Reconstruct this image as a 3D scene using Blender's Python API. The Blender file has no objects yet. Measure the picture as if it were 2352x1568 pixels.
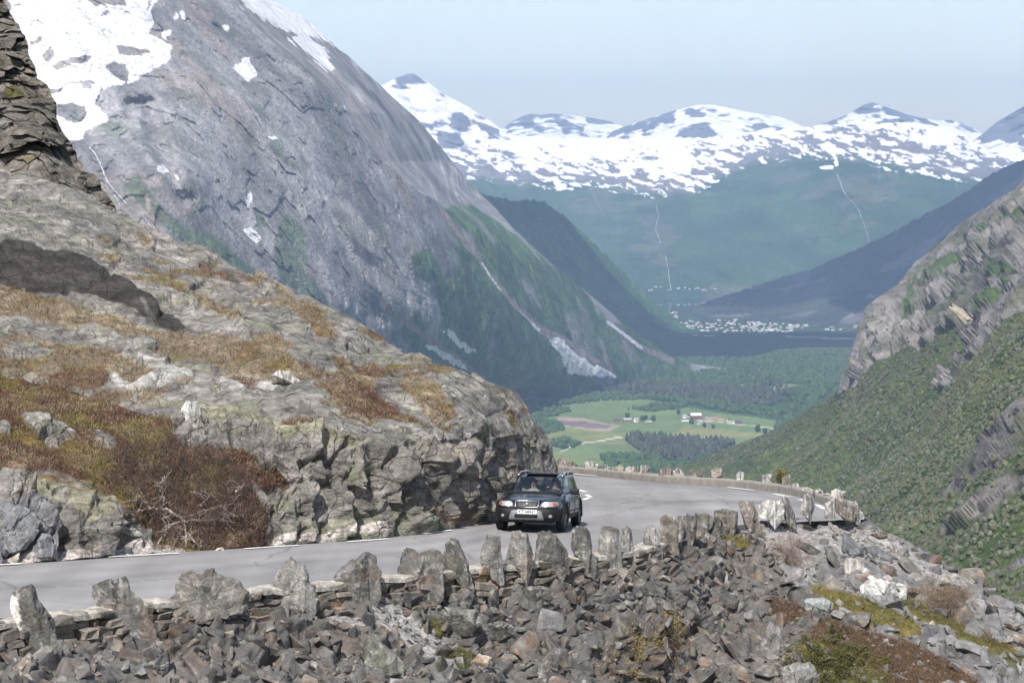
import bpy, bmesh, math, random
import numpy as np
from mathutils import Vector, Matrix, Euler
from mathutils.bvhtree import BVHTree

SC = bpy.context.scene
COL = SC.collection
# ------------------------------------------------------------------ camera
W0, H0, FPX = 2352.0, 1568.0, 4600.0      # the photograph's frame and the focal length in its pixels
PITCH = math.atan((784.0 - 430.0) / FPX)
cam_d = bpy.data.cameras.new("camera")
cam = bpy.data.objects.new("camera", cam_d)
COL.objects.link(cam)
cam.location = (0, 0, 0)
cam.rotation_euler = (math.radians(90) - PITCH, 0, 0)
cam_d.sensor_width = 36.0
cam_d.lens = FPX / W0 * 36.0
cam_d.clip_start = 0.5
cam_d.clip_end = 80000.0
SC.camera = cam
# ------------------------------------------------------------------ sky, sun, exposure
SUN_ELEV = math.radians(50)
SUN_AZ = math.radians(197)                # compass bearing of the sun, camera looks to 0 (the +Y axis)
w = bpy.data.worlds.new("World")
SC.world = w
w.use_nodes = True
nt = w.node_tree
sky = nt.nodes.new("ShaderNodeTexSky")
sky.sky_type = 'NISHITA'
sky.sun_disc = False
sky.sun_elevation = SUN_ELEV
sky.sun_rotation = SUN_AZ
sky.altitude = 700
sky.air_density = 1.0
sky.dust_density = 1.6
sky.ozone_density = 1.0
bg = nt.nodes["Background"]
bg.inputs["Strength"].default_value = 0.128
tint = nt.nodes.new("ShaderNodeMix"); tint.data_type = 'RGBA'; tint.blend_type = 'MULTIPLY'; tint.inputs[0].default_value = 1
tint.inputs[7].default_value = (1.12, .95, .82, 1)
nt.links.new(sky.outputs[0], tint.inputs[6]); nt.links.new(tint.outputs[2], bg.inputs[0])
sun_d = bpy.data.lights.new("sun", 'SUN')
sun_d.energy = 3.9
sun_d.angle = math.radians(0.5)
sun_d.color = (1.0, 0.955, 0.90)
sun = bpy.data.objects.new("sun", sun_d)
COL.objects.link(sun)
TO_SUN = Vector((math.sin(SUN_AZ) * math.cos(SUN_ELEV), math.cos(SUN_AZ) * math.cos(SUN_ELEV), math.sin(SUN_ELEV)))
sun.rotation_euler = TO_SUN.to_track_quat('Z', 'Y').to_euler()
sun.location = (0, 0, 60)
SC.view_settings.view_transform = 'Standard'
SC.view_settings.look = 'None'
SC.view_settings.gamma = 1.0
SC.view_settings.exposure = 0.9
try:
    SC.cycles.max_bounces = 6
    SC.cycles.diffuse_bounces = 3
    SC.cycles.glossy_bounces = 3
    SC.cycles.transmission_bounces = 6
    SC.cycles.transparent_max_bounces = 12
    SC.cycles.volume_bounces = 0
    SC.cycles.use_adaptive_sampling = True
    SC.cycles.adaptive_threshold = 0.02
except Exception:
    pass

# ------------------------------------------------------------------ numeric helpers
def ray(u, v):
    """Direction (per metre of distance along +Y) of the photograph's point u, v."""
    u = np.asarray(u, float); v = np.asarray(v, float)
    a = (u - W0 / 2) / FPX; b = -(v - H0 / 2) / FPX
    cp, sp = math.cos(PITCH), math.sin(PITCH)
    y = cp + b * sp * 1.0
    z = -sp + b * cp
    return a / y, z / y

def P3(u, v, y):
    rx, rz = ray(u, v)
    return np.stack([rx * y, np.ones_like(rx) * y, rz * y], -1)

def project(p):
    cp, sp = math.cos(PITCH), math.sin(PITCH)
    f = p[:, 1] * cp - p[:, 2] * sp; up = p[:, 2] * cp + p[:, 1] * sp
    return W0 / 2 + FPX * p[:, 0] / f, H0 / 2 - FPX * up / f

def _h(ix, iy, iz, s):
    n = (ix * 374761393 + iy * 668265263 + iz * 2147483647 + s * 974634777) & 0xffffffff
    n = ((n ^ (n >> 13)) * 1274126177) & 0xffffffff
    n = ((n ^ (n >> 16)) * 2246822519) & 0xffffffff
    n = n ^ (n >> 15)
    return (n & 0xffffff) / float(0xffffff)

def vn(p, s=0):
    """value noise in -1..1 at points p (n,3)"""
    i = np.floor(p).astype(np.int64); f = p - i
    f = f * f * f * (f * (f * 6 - 15) + 10)
    x, y, z = i[:, 0], i[:, 1], i[:, 2]; fx, fy, fz = f[:, 0], f[:, 1], f[:, 2]
    r = 0
    for dx in (0, 1):
        wx = fx if dx else 1 - fx
        for dy in (0, 1):
            wy = fy if dy else 1 - fy
            for dz in (0, 1):
                wz = fz if dz else 1 - fz
                r = r + wx * wy * wz * _h(x + dx, y + dy, z + dz, s)
    return r * 2 - 1

def fbm(p, oct=4, s=0, gain=.5, ridged=False):
    a, t, r = 1.0, 0.0, 0
    for k in range(oct):
        n = vn(p * (2.03 ** k) + 17.3 * k, s + k)
        if ridged: n = 1 - 2 * np.abs(n)
        r = r + a * n; t += a; a *= gain
    return r / t * (1.0 if ridged else 1.6)

def worley(p, s=0, box=False):
    """nearest feature: cell offset vectors, hash, F1, F2"""
    i = np.floor(p).astype(np.int64)
    n = len(p)
    f1 = np.full(n, 9e9); f2 = np.full(n, 9e9); hid = np.zeros(n); off = np.zeros((n, 3))
    for dx in (-1, 0, 1):
        for dy in (-1, 0, 1):
            for dz in (-1, 0, 1):
                c = i + (dx, dy, dz)
                fx = c[:, 0] + _h(c[:, 0], c[:, 1], c[:, 2], s)
                fy = c[:, 1] + _h(c[:, 0], c[:, 1], c[:, 2], s + 1)
                fz = c[:, 2] + _h(c[:, 0], c[:, 1], c[:, 2], s + 2)
                d = np.stack([p[:, 0] - fx, p[:, 1] - fy, p[:, 2] - fz], -1)
                dd = (d * d).sum(1) if not box else np.maximum(np.maximum(np.abs(d[:, 0]), np.abs(d[:, 1])), np.abs(d[:, 2])) ** 2
                m = dd < f1
                f2 = np.where(m, f1, np.minimum(f2, dd))
                f1 = np.where(m, dd, f1)
                hid = np.where(m, _h(c[:, 0], c[:, 1], c[:, 2], s + 3), hid)
                off[m] = d[m]
    return off, hid, np.sqrt(f1), np.sqrt(f2)

def blocky(p, scale, s=0, tilt=.8, warp=.25, box=False):
    """displacement that breaks a surface into tilted facets with cracks; scale = (sx, sy, sz) block sizes"""
    q = p / np.array(scale)
    q = q + warp * np.stack([vn(q * 1.3, s + 40), vn(q * 1.3, s + 41), vn(q * 1.3, s + 42)], -1)
    off, hid, f1, f2 = worley(q, s, box)
    hk = (hid * 1e6).astype(np.int64)
    g = np.stack([_h(hk, hk * 3, hk * 7, k) for k in (1, 2, 3)], -1) * 2 - 1
    d = (hid - .5) + tilt * (g * off).sum(1)
    edge = np.clip((f2 - f1) / .09, 0, 1)
    return d, edge, hid

def saw(x, s=.86):
    """slow ramp then a sudden step back: the profile of a jointed rock face"""
    f = x - np.floor(x)
    return np.where(f < s, f / s, (1 - f) / (1 - s)) - .5

def sstep(a, b, x):
    t = np.clip((x - a) / (b - a), 0, 1)
    return t * t * (3 - 2 * t)

def inpoly(U, V, poly):
    px = np.array([q[0] for q in poly], float); py = np.array([q[1] for q in poly], float)
    c = np.zeros(U.shape, bool); n = len(px)
    for i in range(n):
        j = i - 1
        if py[i] == py[j]: continue
        m = ((py[i] > V) != (py[j] > V)) & (U < (px[j] - px[i]) * (V - py[i]) / (py[j] - py[i]) + px[i])
        c ^= m
    return c

class Mask:
    """A painted region: polygons drawn on a coarse map, softened, then looked up for any point of a surface"""
    S = 3.0; X0 = -300.0; Y0 = -300.0; NX = 1000; NY = 800
    _g = None
    def __init__(self, polys, blur=3, holes=()):
        if Mask._g is None:
            Mask._g = np.meshgrid(np.arange(Mask.NX) * Mask.S + Mask.X0, np.arange(Mask.NY) * Mask.S + Mask.Y0)
        U, V = Mask._g
        m = np.zeros(U.shape, np.float32)
        for sgn, lst in ((1, polys), (0, holes)):
            for pl in lst:
                a = np.array(pl, float)
                i0 = max(0, int((a[:, 0].min() - Mask.X0) / Mask.S) - 1); i1 = min(Mask.NX, int((a[:, 0].max() - Mask.X0) / Mask.S) + 3)
                j0 = max(0, int((a[:, 1].min() - Mask.Y0) / Mask.S) - 1); j1 = min(Mask.NY, int((a[:, 1].max() - Mask.Y0) / Mask.S) + 3)
                if i1 <= i0 or j1 <= j0: continue
                q = inpoly(U[j0:j1, i0:i1], V[j0:j1, i0:i1], pl)
                m[j0:j1, i0:i1][q] = sgn
        for _ in range(blur):
            m = (np.roll(m, 1, 0) + m + np.roll(m, -1, 0)) / 3
            m = (np.roll(m, 1, 1) + m + np.roll(m, -1, 1)) / 3
        self.m = m
    def __call__(self, U, V):
        x = np.clip((U - Mask.X0) / Mask.S, 0, Mask.NX - 1.01); y = np.clip((V - Mask.Y0) / Mask.S, 0, Mask.NY - 1.01)
        i = x.astype(int); j = y.astype(int); fx = x - i; fy = y - j
        m = self.m
        return (m[j, i] * (1 - fx) + m[j, i + 1] * fx) * (1 - fy) + (m[j + 1, i] * (1 - fx) + m[j + 1, i + 1] * fx) * fy

def strip(pts, w0, w1=None):
    """polygon around a polyline, for thin masks"""
    if w1 is None: w1 = w0
    L = []; R = []
    n = len(pts)
    for k, (x, y) in enumerate(pts):
        a = pts[max(0, k - 1)]; b = pts[min(n - 1, k + 1)]
        dx, dy = b[0] - a[0], b[1] - a[1]; l = math.hypot(dx, dy) or 1
        w_ = (w0 + (w1 - w0) * k / max(1, n - 1)) / 2
        L.append((x - dy / l * w_, y + dx / l * w_)); R.append((x + dy / l * w_, y - dx / l * w_))
    return L + R[::-1]

def resample(poly, n, corner=0):
    a = np.array(poly, float); a2 = np.concatenate([a, a[:1]])
    s = np.concatenate([[0], np.cumsum(np.linalg.norm(np.diff(a2, axis=0), axis=1))]); t = np.linspace(0, s[-1], n + 1)[:-1]
    return np.stack([np.interp(t, s, a2[:, 0]), np.interp(t, s, a2[:, 1])], -1)

def ell(cx, cy, rx, ry, a=0):
    a = math.radians(a)
    return [(cx + rx * math.cos(t) * math.cos(a) - ry * math.sin(t) * math.sin(a), cy + rx * math.cos(t) * math.sin(a) + ry * math.sin(t) * math.cos(a))
            for t in [k * math.pi / 8 for k in range(16)]]

def rbf(pts, vals):
    """thin plate spline through control points"""
    p = np.array(pts, float) / 1000.0; n = len(p)
    d = np.linalg.norm(p[:, None] - p[None], axis=2)
    K = np.where(d > 0, d * d * np.log(d + 1e-12), 0) + np.eye(n) * 1e-4
    A = np.zeros((n + 3, n + 3)); A[:n, :n] = K; A[:n, n] = 1; A[:n, n + 1:] = p; A[n, :n] = 1; A[n + 1:, :n] = p.T
    wv = np.linalg.solve(A, np.concatenate([np.array(vals, float), [0, 0, 0]]))
    def f(U, V):
        u = np.ravel(U) / 1000.0; v = np.ravel(V) / 1000.0
        r = wv[n] + wv[n + 1] * u + wv[n + 2] * v
        for k in range(n):
            d2 = (u - p[k, 0]) ** 2 + (v - p[k, 1]) ** 2
            r = r + wv[k] * .5 * d2 * np.log(d2 + 1e-20)
        return r.reshape(np.shape(U))
    return f

# ------------------------------------------------------------------ mesh helpers
def tag(o, label=None, cat=None, group=None, kind=None):
    if label: o['label'] = label
    if cat: o['category'] = cat
    if group: o['group'] = group
    if kind: o['kind'] = kind
    return o

def link(o, parent=None):
    COL.objects.link(o)
    if parent is not None: o.parent = parent
    return o

def np_mesh(name, verts, faces, mat=None, cols=None, smooth=False, uvattr=None):
    """faces: (m,3) or (m,4) int array (or list of such arrays)"""
    me = bpy.data.meshes.new(name)
    verts = np.asarray(verts, np.float32)
    fl = faces if isinstance(faces, list) else [faces]
    loops = np.concatenate([np.asarray(f, np.int32).ravel() for f in fl])
    tot = np.concatenate([np.full(len(f), np.asarray(f).shape[1], np.int32) for f in fl])
    start = np.concatenate([[0], np.cumsum(tot)[:-1]]).astype(np.int32)
    me.vertices.add(len(verts)); me.vertices.foreach_set("co", verts.ravel())
    me.loops.add(len(loops)); me.loops.foreach_set("vertex_index", loops)
    me.polygons.add(len(tot)); me.polygons.foreach_set("loop_start", start); me.polygons.foreach_set("loop_total", tot)
    me.update(calc_edges=True)
    me.validate()
    me.polygons.foreach_set("use_smooth", np.full(len(me.polygons), bool(smooth)))
    if cols is not None:
        for nm, c in cols.items():
            c = np.asarray(c, np.float32)
            at = me.color_attributes.new(nm, 'FLOAT_COLOR', 'POINT')
            if c.shape[1] == 3: c = np.concatenate([c, np.ones((len(c), 1), np.float32)], 1)
            at.data.foreach_set("color", np.ascontiguousarray(c).ravel())
    if mat: me.materials.append(mat)
    return me

def np_obj(name, verts, faces, mat=None, cols=None, smooth=False, parent=None):
    return link(bpy.data.objects.new(name, np_mesh(name, verts, faces, mat, cols, smooth)), parent)

def grid_faces(nr, nc):
    i = np.arange(nr * nc).reshape(nr, nc)
    return np.stack([i[:-1, :-1].ravel(), i[1:, :-1].ravel(), i[1:, 1:].ravel(), i[:-1, 1:].ravel()], -1)

def normals_grid(P):
    du = np.gradient(P, axis=1); dv = np.gradient(P, axis=0)
    n = np.cross(dv, du)
    return n / (np.linalg.norm(n, axis=2, keepdims=True) + 1e-12)

def poly_interp(pl):
    x = [q[0] for q in pl]; y = [q[1] for q in pl]
    return lambda u: np.interp(u, x, y)

# ------------------------------------------------------------------ node helpers
def new_mat(name):
    m = bpy.data.materials.new(name); m.use_nodes = True
    return m, m.node_tree.nodes, m.node_tree.links, m.node_tree.nodes["Principled BSDF"]

def simple_mat(name, col, rough=.6, metal=0., spec=.5, coat=0., noise=0., nscale=20., bump=0., trans=0., emit=None, emit_s=0.):
    m, N, L, b = new_mat(name)
    b.inputs["Base Color"].default_value = (*col, 1); b.inputs["Roughness"].default_value = rough
    b.inputs["Metallic"].default_value = metal; b.inputs["Specular IOR Level"].default_value = spec
    b.inputs["Coat Weight"].default_value = coat; b.inputs["Transmission Weight"].default_value = trans
    if emit:
        b.inputs["Emission Color"].default_value = (*emit, 1); b.inputs["Emission Strength"].default_value = emit_s
    if noise or bump:
        tc = N.new("ShaderNodeTexCoord"); n = N.new("ShaderNodeTexNoise"); n.inputs["Scale"].default_value = nscale; n.inputs["Detail"].default_value = 6
        L.new(tc.outputs["Object"], n.inputs["Vector"])
        if noise:
            hs = N.new("ShaderNodeMix"); hs.data_type = 'RGBA'; hs.blend_type = 'MULTIPLY'
            r = N.new("ShaderNodeMapRange"); r.inputs[3].default_value = 1 - noise; r.inputs[4].default_value = 1 + noise; r.inputs[1].default_value = .3; r.inputs[2].default_value = .7
            L.new(n.outputs[0], r.inputs[0]); hs.inputs[0].default_value = 1; hs.inputs[6].default_value = (*col, 1)
            L.new(r.outputs[0], hs.inputs[7]); L.new(hs.outputs[2], b.inputs["Base Color"])
        if bump:
            bp = N.new("ShaderNodeBump"); bp.inputs["Strength"].default_value = bump; bp.inputs["Distance"].default_value = .02
            L.new(n.outputs[0], bp.inputs["Height"]); L.new(bp.outputs[0], b.inputs["Normal"])
    return m

def terrain_mat(name, scales, bump_dist, rough=.9, contrast=.45, stretch=None, spec=.2, bump=.7, crack=0., rnd=False, strata=None):
    """base colour from the surface's own 'Col' attribute, broken up by noise in object space at several scales"""
    m, N, L, b = new_mat(name)
    b.inputs["Roughness"].default_value = rough; b.inputs["Specular IOR Level"].default_value = spec
    at = N.new("ShaderNodeVertexColor"); at.layer_name = "Col"
    tc = N.new("ShaderNodeTexCoord"); mp = N.new("ShaderNodeMapping")
    L.new(tc.outputs["Object"], mp.inputs["Vector"])
    if stretch:
        mp.inputs["Rotation"].default_value = stretch[0]; mp.inputs["Scale"].default_value = stretch[1]
    col = at.outputs["Color"]; hsum = None
    for k, s in enumerate(scales):
        n = N.new("ShaderNodeTexNoise"); n.inputs["Scale"].default_value = 1.0 / s; n.inputs["Detail"].default_value = 8; n.inputs["Roughness"].default_value = .65
        L.new((mp if stretch else tc).outputs["Vector" if stretch else "Object"], n.inputs["Vector"])
        r = N.new("ShaderNodeMapRange"); r.inputs[1].default_value = .32; r.inputs[2].default_value = .68
        r.inputs[3].default_value = 1 - contrast; r.inputs[4].default_value = 1 + contrast
        L.new(n.outputs[0], r.inputs[0])
        mx = N.new("ShaderNodeMix"); mx.data_type = 'RGBA'; mx.blend_type = 'MULTIPLY'; mx.inputs[0].default_value = 1
        L.new(col, mx.inputs[6]); L.new(r.outputs[0], mx.inputs[7]); col = mx.outputs[2]
        if hsum is None: hsum = n.outputs[0]
        else:
            ad = N.new("ShaderNodeMath"); ad.operation = 'MULTIPLY_ADD'; ad.inputs[1].default_value = .5
            L.new(n.outputs[0], ad.inputs[0]); L.new(hsum, ad.inputs[2]); hsum = ad.outputs[0]
    if crack:
        vo = N.new("ShaderNodeTexVoronoi"); vo.feature = 'DISTANCE_TO_EDGE'; vo.inputs["Scale"].default_value = 1 / crack
        wn = N.new("ShaderNodeTexNoise"); wn.inputs["Scale"].default_value = 1.2 / crack; wn.inputs["Detail"].default_value = 4
        ad = N.new("ShaderNodeMixRGB"); ad.blend_type = 'ADD'; ad.inputs[0].default_value = crack * .9
        L.new((mp if stretch else tc).outputs["Vector" if stretch else "Object"], ad.inputs[1]); L.new((mp if stretch else tc).outputs["Vector" if stretch else "Object"], wn.inputs["Vector"])
        L.new(wn.outputs["Color"], ad.inputs[2]); L.new(ad.outputs[0], vo.inputs["Vector"])
        r = N.new("ShaderNodeMapRange"); r.inputs[1].default_value = 0; r.inputs[2].default_value = .05; r.inputs[3].default_value = -.6; r.inputs[4].default_value = 0
        L.new(vo.outputs["Distance"], r.inputs[0])
        wd = N.new("ShaderNodeTexNoise"); wd.inputs["Scale"].default_value = .5 / crack; L.new((mp if stretch else tc).outputs["Vector" if stretch else "Object"], wd.inputs["Vector"])
        wm = N.new("ShaderNodeMapRange"); wm.inputs[1].default_value = .42; wm.inputs[2].default_value = .6; L.new(wd.outputs[0], wm.inputs[0])
        rd = N.new("ShaderNodeMapRange"); rd.inputs[1].default_value = 0; rd.inputs[2].default_value = .035; rd.inputs[3].default_value = .72; rd.inputs[4].default_value = 0; L.new(vo.outputs["Distance"], rd.inputs[0])
        mk_ = N.new("ShaderNodeMath"); mk_.operation = 'MULTIPLY'; L.new(rd.outputs[0], mk_.inputs[0]); L.new(wm.outputs[0], mk_.inputs[1])
        mxk = N.new("ShaderNodeMix"); mxk.data_type = 'RGBA'; L.new(mk_.outputs[0], mxk.inputs[0]); L.new(col, mxk.inputs[6]); mxk.inputs[7].default_value = (.03, .027, .024, 1); col = mxk.outputs[2]
        ad2 = N.new("ShaderNodeMath"); L.new(hsum, ad2.inputs[0]); L.new(r.outputs[0], ad2.inputs[1]); hsum = ad2.outputs[0]
    if strata:
        sm = N.new("ShaderNodeMapping"); sm.inputs["Rotation"].default_value = strata[0]; sm.inputs["Scale"].default_value = strata[1]; L.new(tc.outputs["Object"], sm.inputs["Vector"])
        sn_ = N.new("ShaderNodeTexNoise"); sn_.inputs["Scale"].default_value = 1; sn_.inputs["Detail"].default_value = 9; sn_.inputs["Roughness"].default_value = .7; L.new(sm.outputs[0], sn_.inputs["Vector"])
        r = N.new("ShaderNodeMapRange"); r.inputs[1].default_value = .36; r.inputs[2].default_value = .64; r.inputs[3].default_value = 1 - strata[2]; r.inputs[4].default_value = 1 + strata[2] * .8; L.new(sn_.outputs[0], r.inputs[0])
        mx = N.new("ShaderNodeMix"); mx.data_type = 'RGBA'; mx.blend_type = 'MULTIPLY'; mx.inputs[0].default_value = 1; L.new(col, mx.inputs[6]); L.new(r.outputs[0], mx.inputs[7]); col = mx.outputs[2]
        ad = N.new("ShaderNodeMath"); ad.operation = 'MULTIPLY_ADD'; ad.inputs[1].default_value = 1.1; L.new(sn_.outputs[0], ad.inputs[0]); L.new(hsum, ad.inputs[2]); hsum = ad.outputs[0]
    if rnd:
        oi = N.new("ShaderNodeObjectInfo"); r = N.new("ShaderNodeMapRange"); r.inputs[3].default_value = .72; r.inputs[4].default_value = 1.3
        L.new(oi.outputs["Random"], r.inputs[0])
        mx = N.new("ShaderNodeMix"); mx.data_type = 'RGBA'; mx.blend_type = 'MULTIPLY'; mx.inputs[0].default_value = 1
        L.new(col, mx.inputs[6]); L.new(r.outputs[0], mx.inputs[7]); col = mx.outputs[2]
    L.new(col, b.inputs["Base Color"])
    bp = N.new("ShaderNodeBump"); bp.inputs["Strength"].default_value = bump; bp.inputs["Distance"].default_value = bump_dist
    L.new(hsum, bp.inputs["Height"]); L.new(bp.outputs[0], b.inputs["Normal"])
    return m

def mixc(a, b, t):
    t = np.clip(t, 0, 1)[:, None]
    return a * (1 - t) + np.asarray(b) * t

# ------------------------------------------------------------------ relief sheets (hills, mountains)
class Relief:
    def __init__(self, u0, u1, nu, nv, top, bot, ctrl, upow=1.0, vpow=1.0):
        ud = np.linspace(u0, u1, 4000); Td = poly_interp(top)(ud); sl = np.abs(np.gradient(Td, ud)); sl = np.convolve(np.pad(sl, 30, mode='edge'), np.ones(61) / 61, 'valid')
        cw = np.cumsum(np.sqrt(1 + .7 * sl ** 2)); cw = (cw - cw[0]) / (cw[-1] - cw[0]); us = np.interp(np.linspace(0, 1, nu), cw, ud); self.us = us
        t = np.linspace(0, 1, nv) ** vpow
        T = poly_interp(top)(us); B = poly_interp(bot)(us)
        B = np.maximum(B, T + 2)
        self.U = np.repeat(us[None], nv, 0)
        self.V = T[None] + (B - T)[None] * t[:, None]
        f = rbf([(c[0], c[1]) for c in ctrl], [math.log(c[2]) for c in ctrl])
        self.f = f
        self.Y = np.exp(f(self.U, self.V))
        self.P = P3(self.U, self.V, self.Y)
        self.nu, self.nv = nu, nv
        self.ps = (top, bot, vpow)
    def flat(self): return self.P.reshape(-1, 3)
    def sample(self, u, v):
        """point and normal of the finished surface under the photograph's point u, v"""
        u = np.atleast_1d(np.float64(u)); v = np.atleast_1d(np.float64(v))
        top, bot, vp = self.ps
        T = poly_interp(top)(u); B = np.maximum(poly_interp(bot)(u), T + 2)
        t = np.clip((v - T) / (B - T), 0, 1) ** (1 / vp)
        x = np.interp(u, self.us, np.arange(self.nu)); y = t * (self.nv - 1)
        x = np.clip(x, 0, self.nu - 1.001); y = np.clip(y, 0, self.nv - 1.001)
        i = x.astype(int); j = y.astype(int); fx = (x - i)[:, None]; fy = (y - j)[:, None]
        P = self.P
        q = (P[j, i] * (1 - fx) + P[j, i + 1] * fx) * (1 - fy) + (P[j + 1, i] * (1 - fx) + P[j + 1, i + 1] * fx) * fy
        j0 = np.clip(j - 3, 0, self.nv - 1); j1 = np.clip(j + 4, 0, self.nv - 1); i0 = np.clip(i - 3, 0, self.nu - 1); i1 = np.clip(i + 4, 0, self.nu - 1)
        n = np.cross(P[j1, i] - P[j0, i], P[j, i1] - P[j, i0]); n /= np.linalg.norm(n, axis=1, keepdims=True) + 1e-9
        n *= np.sign(-(n * q).sum(1))[:, None]
        return q, n
    def depth(self, u, v): return np.exp(self.f(np.atleast_1d(np.float64(u)), np.atleast_1d(np.float64(v))))
    def build(self, name, mat, C, smooth=True, back=None, side=None):
        P = self.P; C = C.reshape(self.nv, self.nu, -1)
        if back:                       # the far side of the hill: rows running backward and down behind the skyline
            rows = []; cr = []
            for (dy, dz) in back[::-1]:
                rows.append(P[0] * (1 + dy / P[0][:, 1:2]) + np.array([0, 0, dz])); cr.append(C[0])
            P = np.concatenate([np.array(rows), P], 0); C = np.concatenate([np.array(cr), C], 0)
        if side:                       # the same round the right-hand end
            cols = []; cc = []
            for (dx, dy) in side:
                cols.append(P[:, -1] + np.array([dx, dy, 0])); cc.append(C[:, -1])
            P = np.concatenate([P, np.stack(cols, 1)], 1); C = np.concatenate([C, np.stack(cc, 1)], 1)
        nr, nc = P.shape[:2]
        o = np_obj(name, P.reshape(-1, 3), grid_faces(nr, nc), mat, {"Col": C.reshape(-1, C.shape[2])}, smooth)
        return o
# ================================================================== far country
R_ = np.random.RandomState(7)
ROCK_G = np.array([.285, .28, .285]); FOREST = np.array([.050, .105, .038]); FOREST_D = np.array([.018, .040, .020]); SNOW = np.array([.88, .88, .90])

# ---- big snow-patched mountain on the left
top_L = [(-260, -260), (200, -330), (480, -220), (530, -30), (560, -12), (600, 0), (640, 8), (700, 42), (760, 95), (775, 112), (800, 128), (830, 158), (870, 192), (900, 222), (960, 275),
         (1010, 335), (1040, 372), (1060, 398), (1090, 432), (1130, 470), (1180, 525), (1250, 590), (1330, 655), (1400, 715), (1460, 765), (1520, 805), (1575, 833), (1700, 850)]
bot_L = [(-260, 900), (300, 900), (700, 1000), (1000, 990), (1200, 950), (1320, 922), (1430, 903), (1560, 873), (1700, 868)]
ctrl_L = [(-260, -260, 4600), (0, 0, 4000), (-260, 500, 3300), (300, -200, 4500), (200, 330, 3600), (300, 520, 3350), (560, -12, 4550), (600, 300, 4000), (560, 700, 3500), (700, 42, 4750), (870, 192, 4950),
          (720, 200, 4330), (850, 360, 4500), (1000, 440, 5000), (1040, 372, 5400), (900, 600, 4330), (900, 850, 4250), (1090, 432, 5750), (1100, 530, 5350), (1250, 590, 6250), (1200, 850, 5560), (1250, 800, 5780),
          (1400, 715, 6650), (1380, 860, 6330), (1300, 912, 6180), (1575, 833, 7200), (1560, 862, 7090), (1430, 890, 6570), (1200, 930, 5980), (1000, 970, 4950), (500, 480, 3600), (390, 290, 3700), (420, 420, 3500), (1700, 855, 7400)]
RL = Relief(-260, 1700, 900, 520, top_L, bot_L, ctrl_L)
_ur = np.interp(RL.V, [-300, -12, 60, 128, 200, 260, 370, 440, 520, 620, 760], [420, 520, 585, 650, 735, 800, 870, 960, 1080, 1220, 1400])
_fl = np.maximum(0, RL.U - _ur - 6 + 14 * fbm(RL.P.reshape(-1, 3) / 160., 3, 1).reshape(RL.U.shape))
RL.Y = RL.Y + 8.5 * _fl * sstep(640, 420, RL.V)
RL.P = P3(RL.U, RL.V, RL.Y)
p = RL.flat(); U = RL.U.ravel(); V = RL.V.ravel()
# ridge line between the sunlit face and the shaded flank, then gullies running down the fall line
sc = p
across = (sc[:, 0] * .69 + sc[:, 2] * .72); down = (sc[:, 0] * .72 - sc[:, 2] * .69)
q = np.stack([across / 330, down / 1500, sc[:, 1] / 900], -1)
gul = fbm(q, 5, 3, .55, True)
q2 = np.stack([across / 85, down / 520, sc[:, 1] / 300], -1)
gul2 = fbm(q2, 4, 9, .6, True)
big = fbm(p / 700., 5, 21)
roughn = fbm(p / 60., 4, 31)
edgefade = np.minimum(1, (RL.V - RL.V[0:1]) / 40.).ravel() * (1 - .6 * np.clip(_fl.ravel() / 60, 0, 1) * sstep(640, 420, V))
low = sstep(700, 900, V)
d = 45 * big + 55 * gul * (1 - .4 * low) + 24 * gul2 * (1 - .4 * low) + 7 * roughn
bl, be, bh = blocky(p, (150, 150, 260), 5, 1.0, .1, True)
d = d + 8 * bl * (1 - low) * sstep(1150, 900, U)
bl2, be2, bh2 = blocky(p, (42, 45, 75), 6, 1.0, .1, True)
d = d + 7 * bl2 * (1 - low)
N_ = normals_grid(RL.P).reshape(-1, 3)
# the ravine wall under the snow basin
rav = Mask([strip([(290, 250), (340, 240), (365, 330), (400, 420), (430, 470)], 50, 30)], 8)(U, V)
view = p / np.linalg.norm(p, axis=1, keepdims=True)
d = d + 55 * rav
p = p + view * (d * edgefade * .9)[:, None]
RL.P = p.reshape(RL.P.shape)
# colours
snowpolys = [[(10, -100), (380, -100), (355, 0), (345, 55), (340, 82), (395, 105), (395, 130), (345, 165), (300, 192), (245, 200), (215, 232), (243, 262), (240, 280), (190, 300), (188, 318), (140, 322), (115, 260), (90, 200), (60, 130), (30, 60)],
             [(365, 70), (395, 68), (388, 78), (378, 82), (395, 98), (370, 85)], [(533, 150), (550, 148), (555, 135), (575, 133), (582, 150), (597, 170), (595, 182), (580, 178), (575, 192), (560, 180), (540, 160)],
             [(508, 62), (520, 55), (535, 68), (515, 71)], [(398, 35), (406, 35), (408, 48), (400, 46)], [(413, 20), (425, 30), (430, 52), (413, 40)],
             [(540, -40), (600, -40), (655, 12), (700, 40), (765, 92), (782, 112), (750, 98), (705, 78), (718, 98), (690, 88), (680, 75), (640, 65), (600, 45), (560, 18)],
             [(658, 85), (690, 80), (745, 110), (772, 172), (755, 165), (720, 135), (690, 110)], [(355, 385), (372, 380), (390, 395), (370, 398)], [(392, 400), (402, 402), (412, 414), (398, 410)],
             [(569, 475), (575, 438), (582, 442), (578, 475)], [(553, 526), (570, 523), (604, 546), (600, 557), (583, 552)], [(615, 308), (640, 316), (636, 322)], [(785, 240), (806, 250), (800, 254)],
             [(978, 788), (992, 788), (1083, 845), (1056, 845), (1018, 822)], [(1020, 755), (1036, 758), (1070, 790), (1098, 810), (1076, 808), (1042, 786)],
             [(1262, 780), (1285, 778), (1310, 800), (1360, 833), (1425, 866), (1370, 862), (1308, 860), (1288, 822)]]
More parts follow.
